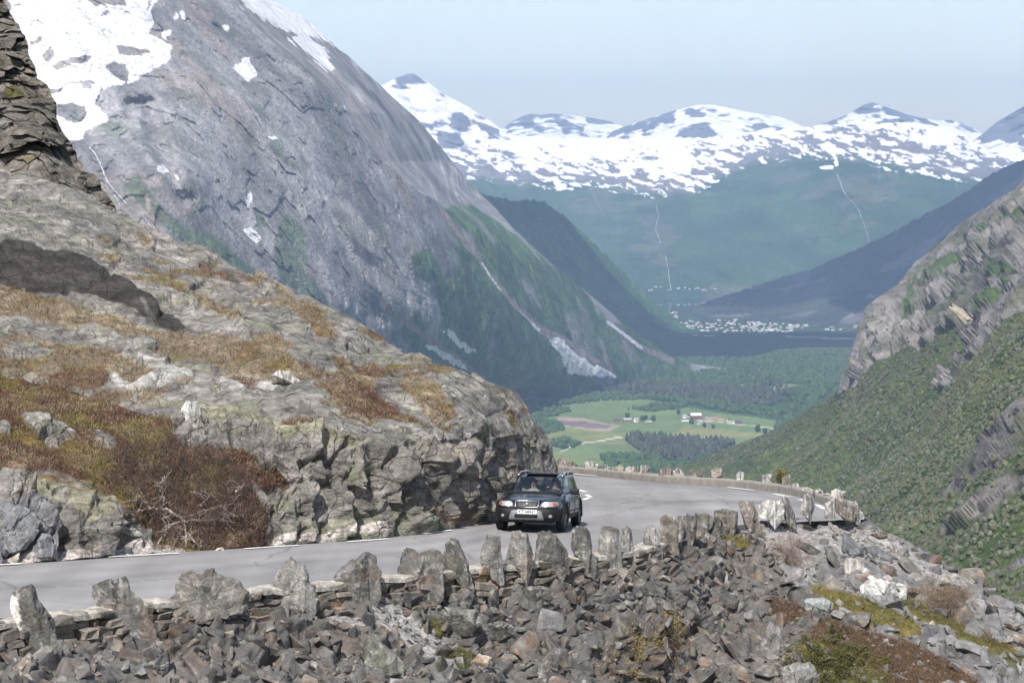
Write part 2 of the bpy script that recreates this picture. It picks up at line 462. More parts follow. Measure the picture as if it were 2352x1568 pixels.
holes = [[(120, 150), (150, 135), (185, 125), (212, 126), (200, 142), (165, 148), (130, 162)], [(240, 150), (258, 135), (290, 145), (304, 165), (290, 192), (262, 182)], [(95, 115), (118, 112), (122, 135), (105, 142)],
         [(178, 188), (210, 188), (214, 204), (185, 206)], [(190, -10), (290, -10), (290, 12), (215, 16)], [(55, 95), (95, 78), (90, 90), (65, 100)], [(122, 243), (160, 233), (197, 243), (197, 266), (170, 287), (130, 267)], [(100, 205), (140, 207), (135, 218), (100, 216)], [(265, 105), (340, 110), (350, 122), (270, 124)]]
snow = Mask(snowpolys, 1, holes)(U + 8 * fbm(p / 60., 3, 50) + 3 * fbm(p / 14., 2, 52), V + 6 * fbm(p / 60., 3, 51) + 2.5 * fbm(p / 14., 2, 53))
forest = Mask([[(1080, 470), (1200, 540), (1400, 700), (1580, 830), (1700, 1100), (1200, 1100), (1110, 930), (1000, 860), (900, 770), (960, 700), (900, 600), (1020, 560), (1010, 470)],
               [(650, 490), (690, 505), (715, 560), (700, 620), (760, 700), (880, 800), (980, 880), (860, 860), (740, 760), (660, 680), (625, 590)],
               strip([(290, 425), (360, 490), (450, 560), (570, 635), (700, 730)], 26, 36), strip([(470, 545), (560, 610), (640, 690), (760, 800)], 16, 34), strip([(620, 330), (650, 370), (700, 400)], 30, 20), strip([(310, 400), (345, 470)], 22), strip([(590, 470), (600, 560)], 16)], 12)(U, V)
rockstripe = Mask([[(780, 440), (850, 520), (950, 640), (1010, 700), (1080, 800), (1010, 800), (930, 740), (860, 680), (800, 590), (760, 500)]], 14)(U, V)
fn = fbm(np.stack([across / 60, down / 420, p[:, 1] / 200], -1), 4, 61) * 1.1 + fbm(p / 140., 4, 62) * .8
forest = (.55 + .4 * sstep(820, 1000, U)) * sstep(.42, .80, forest * .95 + .50 * fn - .55 * rockstripe)
tone = fbm(np.stack([across / 28, down / 420, p[:, 1] / 160], -1), 4, 63); tone2 = fbm(p / 220., 4, 64)
rock = ROCK_G * (1 + .45 * tone + .3 * tone2)[:, None]
rock = mixc(rock, np.array([.33, .28, .25]), sstep(.25, .5, fbm(p / 180., 4, 70)) * .6)
rock = mixc(rock, np.array([.46, .44, .42]), sstep(.1, .5, rockstripe * (1 + tone) + tone * .2 - .25) * .7)
rock = mixc(rock, np.array([.15, .16, .13]), sstep(.15, .5, fbm(p / 90., 4, 71) + .3 * tone) * .55)
fgreen = mixc(np.repeat(FOREST[None], len(p), 0), np.array([.09, .165, .06]), sstep(-.3, .5, fbm(p / 120., 4, 72)))
fgreen = fgreen * (1 + .5 * fbm(p / 14., 2, 73))[:, None]
C = rock * (1 - forest[:, None]) + fgreen * forest[:, None]
scar = Mask([strip([(1095, 590), (1120, 625), (1195, 712), (1230, 745), (1275, 785)], 5, 16), strip([(1390, 735), (1425, 763), (1480, 800), (1548, 832)], 4, 14), strip([(1010, 480), (1060, 550), (1095, 590)], 8, 6),
             [(1235, 745), (1290, 770), (1330, 800), (1400, 845), (1300, 810)], strip([(880, 700), (960, 760), (1060, 830), (1110, 870)], 16, 10), strip([(335, 445), (350, 500), (370, 530)], 9)], 1)(U + 5 * fbm(p / 40., 3, 80), V)
C = mixc(C, np.array([.30, .25, .22]), sstep(.3, .6, scar))
C = mixc(C, SNOW * .95, sstep(.35, .5, Mask([strip([(1192, 712), (1215, 735), (1240, 760)], 3, 5), strip([(1395, 738), (1430, 765), (1475, 800)], 6, 7), strip([(1105, 600), (1125, 632), (1150, 668)], 3, 3)], 0)(U, V)))
C = mixc(C, SNOW, sstep(.38, .5, snow))
M_mtn = terrain_mat("mountain_rock_forest_snow", [7., 34.], 12.0, .95, .30, spec=.1, bump=1.0)
o = RL.build("mountain_slope", M_mtn, C, True, back=[(150, -10), (600, -200), (1500, -900)]); tag(o, kind='structure')

# ---- dark wooded ridge behind it
top = [(950, 420), (1060, 425), (1100, 445), (1130, 452), (1180, 461), (1215, 458), (1255, 466), (1290, 490), (1310, 510), (1345, 540), (1375, 570), (1420, 612), (1470, 665), (1510, 700), (1540, 725), (1570, 748), (1600, 768), (1680, 790), (1750, 800)]
R2 = Relief(950, 1750, 420, 200, top, [(950, 900), (1750, 850)], [(950, 420, 8600), (1255, 466, 9400), (1200, 600, 8400), (1400, 610, 9600), (1400, 800, 8000), (1600, 770, 9700), (1600, 840, 8400), (1300, 800, 7800), (1700, 845, 8600), (950, 900, 7300), (1750, 800, 9400)])
p = R2.flat(); view = p / np.linalg.norm(p, axis=1, keepdims=True)
ef = np.minimum(1, (R2.V - R2.V[0:1]) / 30.).ravel()
p = p + view * ((130 * fbm(p / 900., 5, 90) + 16 * fbm(p / 80., 3, 91)) * ef)[:, None]
p[:, 2] += 8 * fbm(p / 25., 2, 92)
R2.P = p.reshape(R2.P.shape)
C = np.repeat(FOREST[None], len(p), 0) * (1 + .45 * fbm(p / 160., 5, 93))[:, None]
C = mixc(C, np.array([.1, .09, .09]), sstep(.35, .6, fbm(p / 260., 4, 94)) * .5)
M_for = terrain_mat("far_forest", [12., 60.], 10.0, .95, .3, spec=.05)
tag(R2.build("wooded_ridge", M_for, C, True, back=[(300, -20), (900, -500)]), kind='structure')

# ---- blue ridge across the valley on the right
top = [(1500, 735), (1545, 728), (1580, 712), (1620, 695), (1700, 668), (1790, 640), (1880, 610), (1960, 575), (2030, 545), (2100, 505), (2170, 470), (2220, 440), (2260, 410), (2300, 388), (2352, 366), (2500, 310), (2650, 270)]
R3 = Relief(1500, 2650, 420, 220, top, [(1500, 752), (1600, 760), (1960, 775), (2650, 800)], [(1500, 735, 11200), (1545, 745, 10700), (1790, 640, 12000), (1790, 765, 9900), (2000, 560, 11500), (2000, 770, 9300), (2352, 366, 10800), (2352, 780, 8200), (2200, 600, 10000), (2650, 270, 10500), (2650, 790, 7800)])
p = R3.flat(); view = p / np.linalg.norm(p, axis=1, keepdims=True)
ef = np.minimum(1, (R3.V - R3.V[0:1]) / 30.).ravel()
p = p + view * ((170 * fbm(p / 900., 5, 100) + 20 * fbm(p / 90., 3, 101)) * ef)[:, None]
p[:, 2] += 7 * fbm(p / 28., 2, 102)
R3.P = p.reshape(R3.P.shape)
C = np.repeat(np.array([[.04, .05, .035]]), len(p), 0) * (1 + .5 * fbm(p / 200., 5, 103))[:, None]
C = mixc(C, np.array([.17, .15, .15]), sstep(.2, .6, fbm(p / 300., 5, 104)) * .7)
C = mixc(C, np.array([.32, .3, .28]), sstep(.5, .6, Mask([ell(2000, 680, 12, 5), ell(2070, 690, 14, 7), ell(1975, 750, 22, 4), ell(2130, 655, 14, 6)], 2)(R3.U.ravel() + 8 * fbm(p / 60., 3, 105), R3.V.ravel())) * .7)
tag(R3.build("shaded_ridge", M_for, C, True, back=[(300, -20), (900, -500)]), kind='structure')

# ---- the long mountain beyond the fjord: wooded below, snow-striped plateau above
def snow_noise(p, a, b):
    return fbm(np.stack([p[:, 0] / a, p[:, 1] / (a * 1.5), p[:, 2] / b], -1), 5, 111, .55)
top = [(960, 352), (1030, 345), (1060, 322), (1110, 311), (1160, 308), (1200, 312), (1290, 318), (1360, 316), (1420, 319), (1480, 320), (1550, 315), (1640, 316), (1700, 303), (1790, 300), (1850, 292), (1900, 287), (1960, 283), (2040, 284), (2100, 281), (2160, 290), (2200, 300),
       (2230, 322), (2260, 340), (2290, 352), (2320, 368), (2360, 385), (2480, 430)]
R4 = Relief(960, 2480, 760, 320, top, [(960, 715), (1400, 692), (1800, 692), (2480, 685)], [(960, 352, 17000), (1160, 308, 17800), (1550, 315, 18000), (1960, 283, 17500), (2290, 352, 17000), (2480, 430, 16500),
            (1100, 430, 15200), (1500, 440, 15400), (1900, 400, 15000), (2200, 420, 15000), (1500, 560, 14000), (1900, 560, 13900), (1400, 672, 12950), (1800, 672, 12850), (2300, 660, 12800), (960, 690, 13100), (1400, 692, 12850), (1800, 692, 12750), (1100, 560, 14200), (1100, 360, 16400), (1550, 365, 16600), (1950, 335, 16300)])
p = R4.flat(); U = R4.U.ravel(); V = R4.V.ravel()
view = p / np.linalg.norm(p, axis=1, keepdims=True)
ef = np.minimum(1, (R4.V - R4.V[0:1]) / 12.).ravel()
p = p + view * ((210 * fbm(p / 1500., 5, 110) + 40 * fbm(p / 300., 4, 112)) * ef)[:, None]
p[:, 2] += 12 * fbm(p / 60., 2, 113)
R4.P = p.reshape(R4.P.shape)
line = poly_interp([(960, 372), (1060, 385), (1150, 405), (1280, 415), (1360, 412), (1430, 425), (1500, 432), (1600, 425), (1650, 395), (1720, 362), (1800, 350), (1880, 345), (1960, 352), (2050, 370), (2150, 392), (2230, 400), (2300, 395), (2480, 430)])(U)
s1 = snow_noise(p, 420, 160); s2 = fbm(np.stack([(U * .8 + V * .5) / 26, (V - U * .28) / 7, U * 0], -1), 4, 115)
rel = (V - line) / 42.0
s3 = fbm(np.stack([(U * .75 + V * .65) / 9, (V - U * .22) / 4, U * 0], -1), 3, 119)
snow = .455 - (rel + .62) * .50 + 1.1 * s2 * np.clip(rel + 1.6, .4, 1) + .7 * s1 + .45 * s3
snow = np.where(V > line + 22, 0, snow)
low = np.minimum(1, np.maximum(0, (V - line + 30) / 60))
C = np.repeat(np.array([[.038, .075, .03]]), len(p), 0) * (1 + .4 * fbm(p / 240., 5, 116))[:, None]
C = mixc(C, np.array([.19, .175, .17]), 1 - sstep(-.15, .55, rel + .3 * s1))
C = mixc(C, np.array([.15, .13, .10]), sstep(.42, .6, fbm(p / 350., 4, 118)) * .35)
C = mixc(C, SNOW, sstep(.38, .56, snow))
C = mixc(C, SNOW, sstep(.4, .5, Mask([[(1908, 345), (1916, 345), (1926, 382), (1920, 386)], [(2000, 355), (2012, 358), (2010, 366)], [(1830, 352), (1852, 352), (1848, 358)], ell(1900, 385, 18, 3), [(1960, 330), (1985, 350), (2010, 372), (1985, 362)]], 0)(U + 4 * s1, V)))
M_mt4 = terrain_mat("snowy_mountain", [30., 140.], 16.0, .95, .16, spec=.05)
tag(R4.build("snowy_mountain", M_mt4, C, True, back=[(400, -10), (1800, -300)]), kind='structure')

# ---- the peaks behind the plateau
def peak(name, top, base, y0, y1, seed, snowfun, amp=330):
    u0, u1 = top[0][0], top[-1][0]
    r = Relief(u0, u1, int((u1 - u0) * .8), 130, top, [(u0, base), (u1, base)], [(u0, top[0][1], y0), (u1, top[-1][1], y0), ((u0 + u1) / 2, min(t[1] for t in top), y0 + 900), (u0, base, y1), (u1, base, y1), ((u0 + u1) / 2, base, y1 - 300)])
    p = r.flat(); view = p / np.linalg.norm(p, axis=1, keepdims=True)
    ef = np.minimum(1, (r.V - r.V[0:1]) / 16.).ravel()
    p = p + view * ((amp * fbm(p / 1100., 5, seed) + .45 * amp * fbm(p / 350., 4, seed + 3, .5, True)) * ef)[:, None]
    r.P = p.reshape(r.P.shape)
    U = r.U.ravel(); V = r.V.ravel()
    n1 = 1.5 * fbm(np.stack([p[:, 0] / 240, p[:, 1] / 500, p[:, 2] / 130], -1), 5, seed + 7)
    sn = snowfun(U, V, n1) - .05 + .12 * fbm(p / 90., 3, seed + 8)
    C = np.repeat(np.array([[.15, .15, .165]]), len(p), 0) * (1 + .3 * fbm(p / 200., 4, seed + 9))[:, None]
    C = mixc(C, SNOW, sstep(.40, .60, sn))
    tag(r.build(name, M_mt4, C, True, back=[(500, -40), (1800, -700)]), kind='structure')
barA = Mask([[(905, 182), (945, 166), (985, 190), (1006, 206), (975, 200), (950, 182), (920, 186)], [(1040, 262), (1065, 255), (1080, 275), (1060, 298), (1030, 290)], [(985, 205), (1010, 212), (1150, 300), (1120, 290), (1060, 245)], [(1000, 300), (1050, 310), (1070, 330), (1010, 340)], [(1075, 270), (1160, 305), (1110, 300)]], 2)
peak("snowy_peak", [(860, 205), (885, 193), (912, 178), (930, 172), (946, 167), (962, 177), (985, 190), (1003, 206), (1030, 222), (1075, 245), (1105, 265), (1130, 280), (1156, 302), (1190, 330)], 400, 17500, 16500, 120,
     lambda U, V, n: .80 - .62 * barA(U + 9 * n, V + 6 * n) + .36 * n)
barB = Mask([[(1160, 290), (1195, 270), (1215, 264), (1230, 285), (1190, 300), (1170, 305)], [(1235, 272), (1270, 262), (1300, 278), (1320, 290), (1290, 292)], [(1340, 275), (1400, 272), (1425, 285), (1380, 285)], [(1290, 295), (1340, 292), (1350, 310), (1300, 312)]], 2)
peak("snowy_peak", [(1130, 310), (1158, 293), (1180, 277), (1200, 267), (1220, 262), (1245, 264), (1265, 261), (1300, 264), (1330, 267), (1370, 273), (1400, 279), (1430, 290), (1470, 310)], 345, 22500, 21500, 140,
     lambda U, V, n: .66 - .5 * barB(U + 9 * n, V + 6 * n) + .36 * n)
barC = Mask([[(1395, 310), (1430, 290), (1500, 270), (1560, 252), (1560, 262), (1540, 280), (1500, 300), (1470, 325), (1400, 325)], ell(1600, 262, 22, 6, 20), [(1560, 300), (1600, 285), (1640, 300), (1600, 322), (1550, 320)], ell(1745, 292, 18, 9), ell(1700, 262, 30, 3, 8), ell(1795, 300, 16, 6)], 2)
peak("snowy_peak", [(1370, 320), (1400, 303), (1440, 289), (1480, 276), (1520, 263), (1560, 251), (1595, 243), (1622, 239), (1650, 243), (1700, 254), (1745, 262), (1790, 268), (1820, 279), (1850, 293), (1890, 310)], 345, 20500, 19500, 160,
     lambda U, V, n: .72 - .55 * barC(U + 10 * n, V + 6 * n) + .34 * n + .5 * np.maximum(0, np.sin((U + V * 1.2) / 5.0) - .6) * (U < 1560))
barD = Mask([[(1860, 300), (1900, 278), (1950, 258), (1980, 240), (2000, 236), (1985, 255), (1960, 285), (1900, 295)], [(2020, 240), (2050, 252), (2090, 270), (2040, 262)], ell(2140, 290, 30, 8, 10), ell(2220, 300, 24, 8, 20), [(2170, 272), (2210, 280), (2160, 280)]], 2)
peak("snowy_peak", [(1840, 305), (1870, 292), (1905, 279), (1940, 266), (1965, 252), (1985, 240), (2002, 235), (2022, 240), (2045, 249), (2080, 262), (2110, 270), (2150, 277), (2185, 276), (2215, 284), (2245, 300), (2275, 320), (2300, 340)], 380, 21000, 20000, 180,
     lambda U, V, n: .70 - .55 * barD(U + 8 * n, V + 6 * n) + .36 * n)
peak("snowy_peak", [(2205, 345), (2235, 325), (2262, 303), (2290, 280), (2320, 262), (2345, 248), (2400, 215), (2480, 180), (2600, 240)], 400, 19000, 18000, 200,
     lambda U, V, n: .46 - .3 * (V < 310) + .5 * n + .3 * sstep(310, 370, V) + .4 * np.maximum(0, np.sin((U * .8 + V) / 6.0) - .4) * (V > 300))

# ---- valley floor and fjord
def z_floor(y): return np.interp(y, [2500, 4000, 5600, 8000, 10500, 11300, 12000, 14000], [-560, -612, -645, -680, -694, -700, -704, -704])
ys = np.concatenate([np.linspace(2600, 4000, 60), np.linspace(4010, 8200, 560), np.linspace(8220, 13400, 160)])
nx = 460
tx = np.linspace(-1, 1, nx)
X = (.16 + .62 * (tx + 1) / 2 - .2)[None] * ys[:, None]
Yg = np.repeat(ys[:, None], nx, 1)
p = np.stack([X, Yg, z_floor(Yg)], -1).reshape(-1, 3)
U, V = project(p)
hillm_mask = Mask([[(1700, 850), (1800, 820), (1960, 815), (2050, 830), (2050, 960), (1850, 960), (1740, 905)]], 14)
hillm = hillm_mask(U, V)
p[:, 2] += 45 * hillm + 3 * fbm(p / 160., 3, 300) - 12 * (p[:, 1] > 11300)
fl_u, fl_v = project(np.stack([p[:, 0], p[:, 1], z_floor(p[:, 1])], -1))
U, V = fl_u, fl_v
wn = fbm(p / 90., 3, 301)
C = np.repeat(np.array([[.035, .07, .025]]), len(p), 0) * (1 + .45 * fbm(p / 60., 4, 302))[:, None]
C = mixc(C, np.array([.028, .042, .03]), sstep(.1, .4, fbm(p / 350., 3, 303)) * .8)
def field(polys, col, blur=0, wob=3, tex=.12):
    global C
    m = Mask(polys, blur)(U + wob * wn, V + wob * .4 * wn)
    base = np.array(col)[None] * (1 + tex * fbm(np.stack([p[:, 0] / 60, p[:, 1] / 160, p[:, 2] * 0], -1), 3, 305))[:, None]
    t = sstep(.4, .6, m)[:, None]
    C = C * (1 - t) + base * t
field([[(1320, 925), (1395, 918), (1500, 918), (1570, 932), (1640, 945), (1780, 965), (1790, 985), (1760, 1010), (1690, 1020), (1480, 1040), (1380, 1070), (1230, 1072), (1200, 1000), (1240, 960), (1270, 935)]], (.125, .175, .075))
field([[(1200, 1000), (1260, 983), (1400, 990), (1470, 1000), (1430, 1020), (1300, 1020), (1200, 1040)]], (.165, .19, .075))
field([[(1150, 1050), (1300, 1035), (1450, 1045), (1400, 1062), (1290, 1075), (1150, 1090)]], (.145, .19, .075))
field([[(1278, 958), (1340, 962), (1425, 975), (1400, 990), (1370, 993), (1283, 978)]], (.29, .245, .19))
field([[(1283, 965), (1340, 968), (1405, 975), (1392, 985), (1340, 984), (1288, 978)]], (.17, .13, .125))
field([[(1240, 914), (1290, 910), (1410, 910), (1395, 920), (1290, 924), (1245, 922)]], (.29, .23, .17))
field([[(1575, 980), (1640, 984), (1768, 998), (1740, 1004), (1570, 1002), (1545, 1000)]], (.20, .21, .09))
field([[(1598, 962), (1630, 956), (1662, 958), (1660, 968), (1620, 972)]], (.30, .21, .15))
field([[(1640, 965), (1790, 978), (1790, 985), (1640, 980)]], (.12, .19, .06))
field([[(1680, 874), (1745, 876), (1740, 888), (1690, 886)]], (.16, .19, .07)); field([[(1770, 912), (1840, 915), (1830, 920), (1770, 918)]], (.14, .19, .06))
field([[(1480, 1022), (1560, 1022), (1560, 1034), (1480, 1032)]], (.18, .17, .09))
# tracks and roads in the valley
field([strip([(1290, 1035), (1320, 1018), (1375, 1012), (1430, 1004)], 3), strip([(1600, 975), (1640, 965), (1620, 956)], 2.5), strip([(1620, 965), (1700, 975), (1790, 985)], 2.5), strip([(1560, 1005), (1640, 1004), (1740, 1004)], 2)], (.42, .40, .36), 0, 0)
field([strip([(1800, 772), (1880, 775), (1960, 778)], 3.4), strip([(1590, 768), (1640, 772)], 2.5)], (.3, .3, .29), 0, 0)
M_val = terrain_mat("valley_fields_and_woods", [14., 70.], 3.0, .95, .14, spec=.05, bump=.4)
o = np_obj("valley_floor", p, grid_faces(len(ys), nx)[:, ::-1], M_val, {"Col": C}, True); tag(o, kind='structure')
mw = simple_mat("fjord_water", (.02, .05, .07), .02, spec=.25)
vts = [(-9000, 11150, -705.0), (9000, 11150, -705.0), (9000, 13600, -705.0), (-9000, 13600, -705.0)]
tag(np_obj("fjord_water", vts, np.array([[0, 1, 2, 3]]), mw), kind='structure')
# everything sits on one great sheet reaching past the mountains
C0 = np.repeat(np.array([[.05, .08, .03]]), 4, 0)
tag(np_obj("ground", [(-30000, -3000, -760.), (30000, -3000, -760.), (30000, 27000, -760.), (-30000, 27000, -760.)], np.array([[0, 1, 2, 3]]), M_val, {"Col": C0}), kind='structure')

# ---- right-hand mountain: crags above, birch woods below
top = [(1180, 1140), (1300, 1112), (1380, 1095), (1480, 1085), (1550, 1072), (1620, 1048), (1700, 1018), (1760, 995), (1800, 975), (1850, 945), (1900, 915), (1922, 898), (1930, 868), (1945, 830), (1958, 795), (1968, 760), (1976, 735), (1985, 708), (2010, 688), (2050, 662), (2075, 640), (2100, 605), (2125, 585),
       (2160, 552), (2200, 520), (2235, 492), (2260, 480), (2300, 452), (2330, 435), (2352, 412), (2420, 340), (2600, 260)]
bot = [(1180, 1250), (1400, 1330), (1800, 1500), (2100, 1640), (2600, 1700)]
ctrl = [(1180, 1140, 3300), (1400, 1092, 3350), (1700, 1018, 3200), (1900, 915, 2720), (1930, 868, 2640), (1968, 760, 2660), (2010, 688, 2720), (2100, 605, 3000), (2260, 480, 2900), (2352, 412, 2800), (2600, 260, 2700),
        (2100, 800, 2450), (2352, 600, 2300), (2352, 750, 1850), (2000, 900, 2450), (2352, 950, 1350), (2352, 1200, 950), (2352, 1390, 760), (2100, 1050, 1750), (2000, 1200, 1500), (1700, 1150, 2350), (1500, 1150, 2800), (1300, 1180, 3000), (2600, 900, 1200), (2600, 1400, 650), (1800, 1450, 1300), (2100, 1600, 700), (1400, 1300, 2400)]
R5 = Relief(1180, 2600, 760, 560, top, bot, ctrl)
p = R5.flat(); U = R5.U.ravel(); V = R5.V.ravel()
view = p / np.linalg.norm(p, axis=1, keepdims=True)
crag = Mask([[(1915, 920), (1930, 860), (1960, 760), (1985, 700), (2050, 650), (2100, 600), (2200, 510), (2352, 400), (2700, 200), (2700, 560), (2352, 625), (2300, 690), (2230, 760), (2150, 800), (2050, 815), (1990, 845), (1950, 890)],
             [(2352, 660), (2270, 740), (2200, 830), (2120, 900), (2180, 880), (2260, 820), (2352, 740), (2500, 700), (2500, 600)], [(2352, 985), (2280, 1040), (2180, 1130), (2130, 1180), (2220, 1130), (2300, 1080), (2352, 1040), (2500, 980), (2500, 900)],
             [(2352, 1085), (2280, 1140), (2200, 1200), (2150, 1250), (2250, 1210), (2330, 1160), (2400, 1130)], [(2352, 1225), (2290, 1260), (2230, 1310), (2300, 1290), (2400, 1240)], [(2352, 1310), (2300, 1345), (2330, 1350), (2400, 1320)]], 5)(U + 10 * fbm(p / 70., 3, 400), V + 8 * fbm(p / 70., 3, 401))
ledge = Mask([strip([(1990, 790), (2060, 740), (2110, 660), (2180, 600), (2260, 560), (2352, 500)], 10, 14), strip([(2100, 790), (2160, 720), (2230, 650), (2352, 600)], 6, 12), [(2352, 640), (2300, 690), (2240, 740), (2260, 700), (2352, 610)]], 5)(U + 14 * fbm(p / 90., 3, 402), V + 9 * fbm(p / 60., 3, 403))
cr = sstep(.42, .58, crag)
bl, be, bh = blocky(p, (80, 85, 120), 11, 1.1, .12, True); bl2, be2, _ = blocky(p, (24, 24, 32), 12, 1.1, .12, True)
ac = p[:, 0] * .6 - p[:, 2] * .3
gl = fbm(np.stack([(p[:, 0] * .75 - p[:, 2] * .66) / 90, (p[:, 0] * .66 + p[:, 2] * .75) / 420, p[:, 1] / 400], -1), 4, 410, .55, True)
sil = resample([q for q in top if 1150 < q[0] < 2650] + [q for q in top if 1150 < q[0] < 2650][::-1][1:-1], 240)[:122]
dm = np.full(len(U), 9e9)
for a_, b_ in sil: dm = np.minimum(dm, (U - a_) ** 2 + (V - b_) ** 2)
ef = np.clip(np.sqrt(dm) / 70., .04, 1)
near = p[:, 1] / 2500.
d = near * (28 * fbm(p / 400., 5, 411) + 22 * gl + cr * (26 * bl + 12 * bl2 + 12 * fbm(p / 20., 3, 412)) + (1 - cr) * 5 * fbm(p / 12., 2, 413))
n5 = normals_grid(R5.P)
for _ in range(6): n5[1:-1, 1:-1] = (n5[1:-1, 1:-1] + n5[:-2, 1:-1] + n5[2:, 1:-1] + n5[1:-1, :-2] + n5[1:-1, 2:]) / 5
n5 = n5.reshape(-1, 3); n5 *= np.sign(-(n5 * p).sum(1))[:, None]; n5 /= np.linalg.norm(n5, axis=1, keepdims=True)
d = d - (near * 22 * gl.mean())
p = p - n5 * (d * ef * .8)[:, None]
R5.P = p.reshape(R5.P.shape)
rock = np.array([.158, .150, .143]) * (1 + .35 * fbm(np.stack([p[:, 0] / 30, p[:, 1] / 60, p[:, 2] / 60], -1), 4, 414) + .2 * fbm(p / 110., 3, 415))[:, None]
rock = mixc(rock, np.array([.225, .20, .175]), sstep(.2, .5, fbm(p / 70., 4, 417)) * .5)
moss = sstep(.0, .35, fbm(np.stack([p[:, 0] / 60, p[:, 1] / 60, p[:, 2] / 18], -1), 4, 418))
rock = mixc(rock, np.array([.06, .075, .03]), moss * .55 * np.ones(len(p)))
rock = mixc(rock, np.array([.05, .085, .028]), sstep(.35, .6, ledge) * .9)
rock = mixc(rock, np.array([.42, .36, .28]), sstep(.4, .6, Mask([ell(2240, 752, 14, 9), ell(2232, 742, 8, 10)], 1)(U, V)) * .8)
g = np.repeat(np.array([[.045, .072, .022]]), len(p), 0)
g = mixc(g, np.array([.075, .105, .028]), sstep(-.3, .4, fbm(p / 130., 4, 419)))
g = g * (1 + .35 * fbm(p / 9., 2, 420))[:, None]
g = mixc(g, np.array([.13, .11, .06]), sstep(.35, .6, fbm(p / 100., 4, 421) + .15 * gl) * .55)
C = rock * cr[:, None] + g * (1 - cr)[:, None]
M_rt = terrain_mat("crag_and_birchwood", [4., 18.], 4.0, .95, .28, spec=.08, bump=.8)
o = R5.build("mountain_side", M_rt, C, True, back=[(120, -10), (600, -160), (1500, -500)]); tag(o, kind='structure')
R5_crag = crag; R5_N = normals_grid(R5.P)
# ================================================================== road level
def R_np(x, y):
    a = -6.44 - .0473 * (x + y); b = -9.0 - .1 * (y - 53)
    k = .35; h = np.maximum(k - np.abs(a - b), 0) / k
    return np.minimum(a, b) - h * h * k / 4 - .16 * np.exp(-((y - 56.8) / 3.0) ** 2) * np.exp(-((x - 1.6) / 3.5) ** 2)
def road_pt(u, v, dz=0.0):
    u = np.atleast_1d(np.float64(u)); v = np.atleast_1d(np.float64(v))
    rx, rz = ray(u, v); lo = np.full(u.shape, 18.); hi = np.full(u.shape, 150.)
    for _ in range(46):
        m = (lo + hi) / 2; ab = rz * m > R_np(rx * m, m) + dz
        lo = np.where(ab, m, lo); hi = np.where(ab, hi, m)
    return np.stack([rx * m, m, rz * m], -1)
FAR_EDGE = [(-260, 1312), (0, 1291), (250, 1273), (500, 1255), (790, 1237), (950, 1223), (1050, 1209), (1130, 1192), (1200, 1150), (1260, 1095), (1285, 1084), (1400, 1095), (1500, 1105), (1600, 1112), (1700, 1119), (1800, 1130), (1870, 1148), (1900, 1160), (1940, 1172), (1985, 1180)]
NEAR_EDGE = [(-260, 1462), (0, 1428), (230, 1402), (400, 1381), (600, 1357), (750, 1341), (920, 1324), (1110, 1303), (1250, 1290), (1400, 1273), (1480, 1257), (1550, 1238), (1640, 1214), (1750, 1201), (1850, 1195), (1930, 1192), (1985, 1190)]
# asphalt
m_as, N, L, b = new_mat("asphalt")
tc = N.new("ShaderNodeTexCoord")
n1 = N.new("ShaderNodeTexNoise"); n1.inputs["Scale"].default_value = 60; n1.inputs["Detail"].default_value = 6; L.new(tc.outputs["Object"], n1.inputs["Vector"])
mp = N.new("ShaderNodeMapping"); mp.inputs["Rotation"].default_value = (0, 0, math.radians(45)); mp.inputs["Scale"].default_value = (1.1, .06, 1); L.new(tc.outputs["Object"], mp.inputs["Vector"])
n2 = N.new("ShaderNodeTexNoise"); n2.inputs["Scale"].default_value = 1.0; n2.inputs["Detail"].default_value = 7; L.new(mp.outputs[0], n2.inputs["Vector"])
n3 = N.new("ShaderNodeTexNoise"); n3.inputs["Scale"].default_value = .35; n3.inputs["Detail"].default_value = 8; L.new(tc.outputs["Object"], n3.inputs["Vector"])
cr = N.new("ShaderNodeValToRGB"); cr.color_ramp.elements[0].position = .34; cr.color_ramp.elements[0].color = (.145, .142, .142, 1); cr.color_ramp.elements[1].position = .68; cr.color_ramp.elements[1].color = (.285, .28, .275, 1)
ma = N.new("ShaderNodeMath"); ma.operation = 'ADD'; L.new(n2.outputs[0], ma.inputs[0]); L.new(n3.outputs[0], ma.inputs[1])
mb = N.new("ShaderNodeMath"); mb.operation = 'MULTIPLY_ADD'; mb.inputs[1].default_value = .38; L.new(ma.outputs[0], mb.inputs[0])
mc = N.new("ShaderNodeMath"); mc.operation = 'MULTIPLY'; mc.inputs[1].default_value = .25; L.new(n1.outputs[0], mc.inputs[0]); L.new(mc.outputs[0], mb.inputs[2])
L.new(mb.outputs[0], cr.inputs[0])
# long cracks and patch seams
vo = N.new("ShaderNodeTexVoronoi"); vo.feature = 'DISTANCE_TO_EDGE'; vo.inputs["Scale"].default_value = .16
wn_ = N.new("ShaderNodeTexNoise"); wn_.inputs["Scale"].default_value = .8; wn_.inputs["Detail"].default_value = 6; L.new(tc.outputs["Object"], wn_.inputs["Vector"])
av = N.new("ShaderNodeMixRGB"); av.blend_type = 'ADD'; av.inputs[0].default_value = .9; L.new(tc.outputs["Object"], av.inputs[1]); L.new(wn_.outputs["Color"], av.inputs[2]); L.new(av.outputs[0], vo.inputs["Vector"])
cm = N.new("ShaderNodeMapRange"); cm.inputs[1].default_value = 0; cm.inputs[2].default_value = .006; cm.inputs[3].default_value = .62; cm.inputs[4].default_value = 1; L.new(vo.outputs["Distance"], cm.inputs[0])
mm = N.new("ShaderNodeMix"); mm.data_type = 'RGBA'; mm.blend_type = 'MULTIPLY'; mm.inputs[0].default_value = 1; L.new(cr.outputs[0], mm.inputs[6]); L.new(cm.outputs[0], mm.inputs[7])
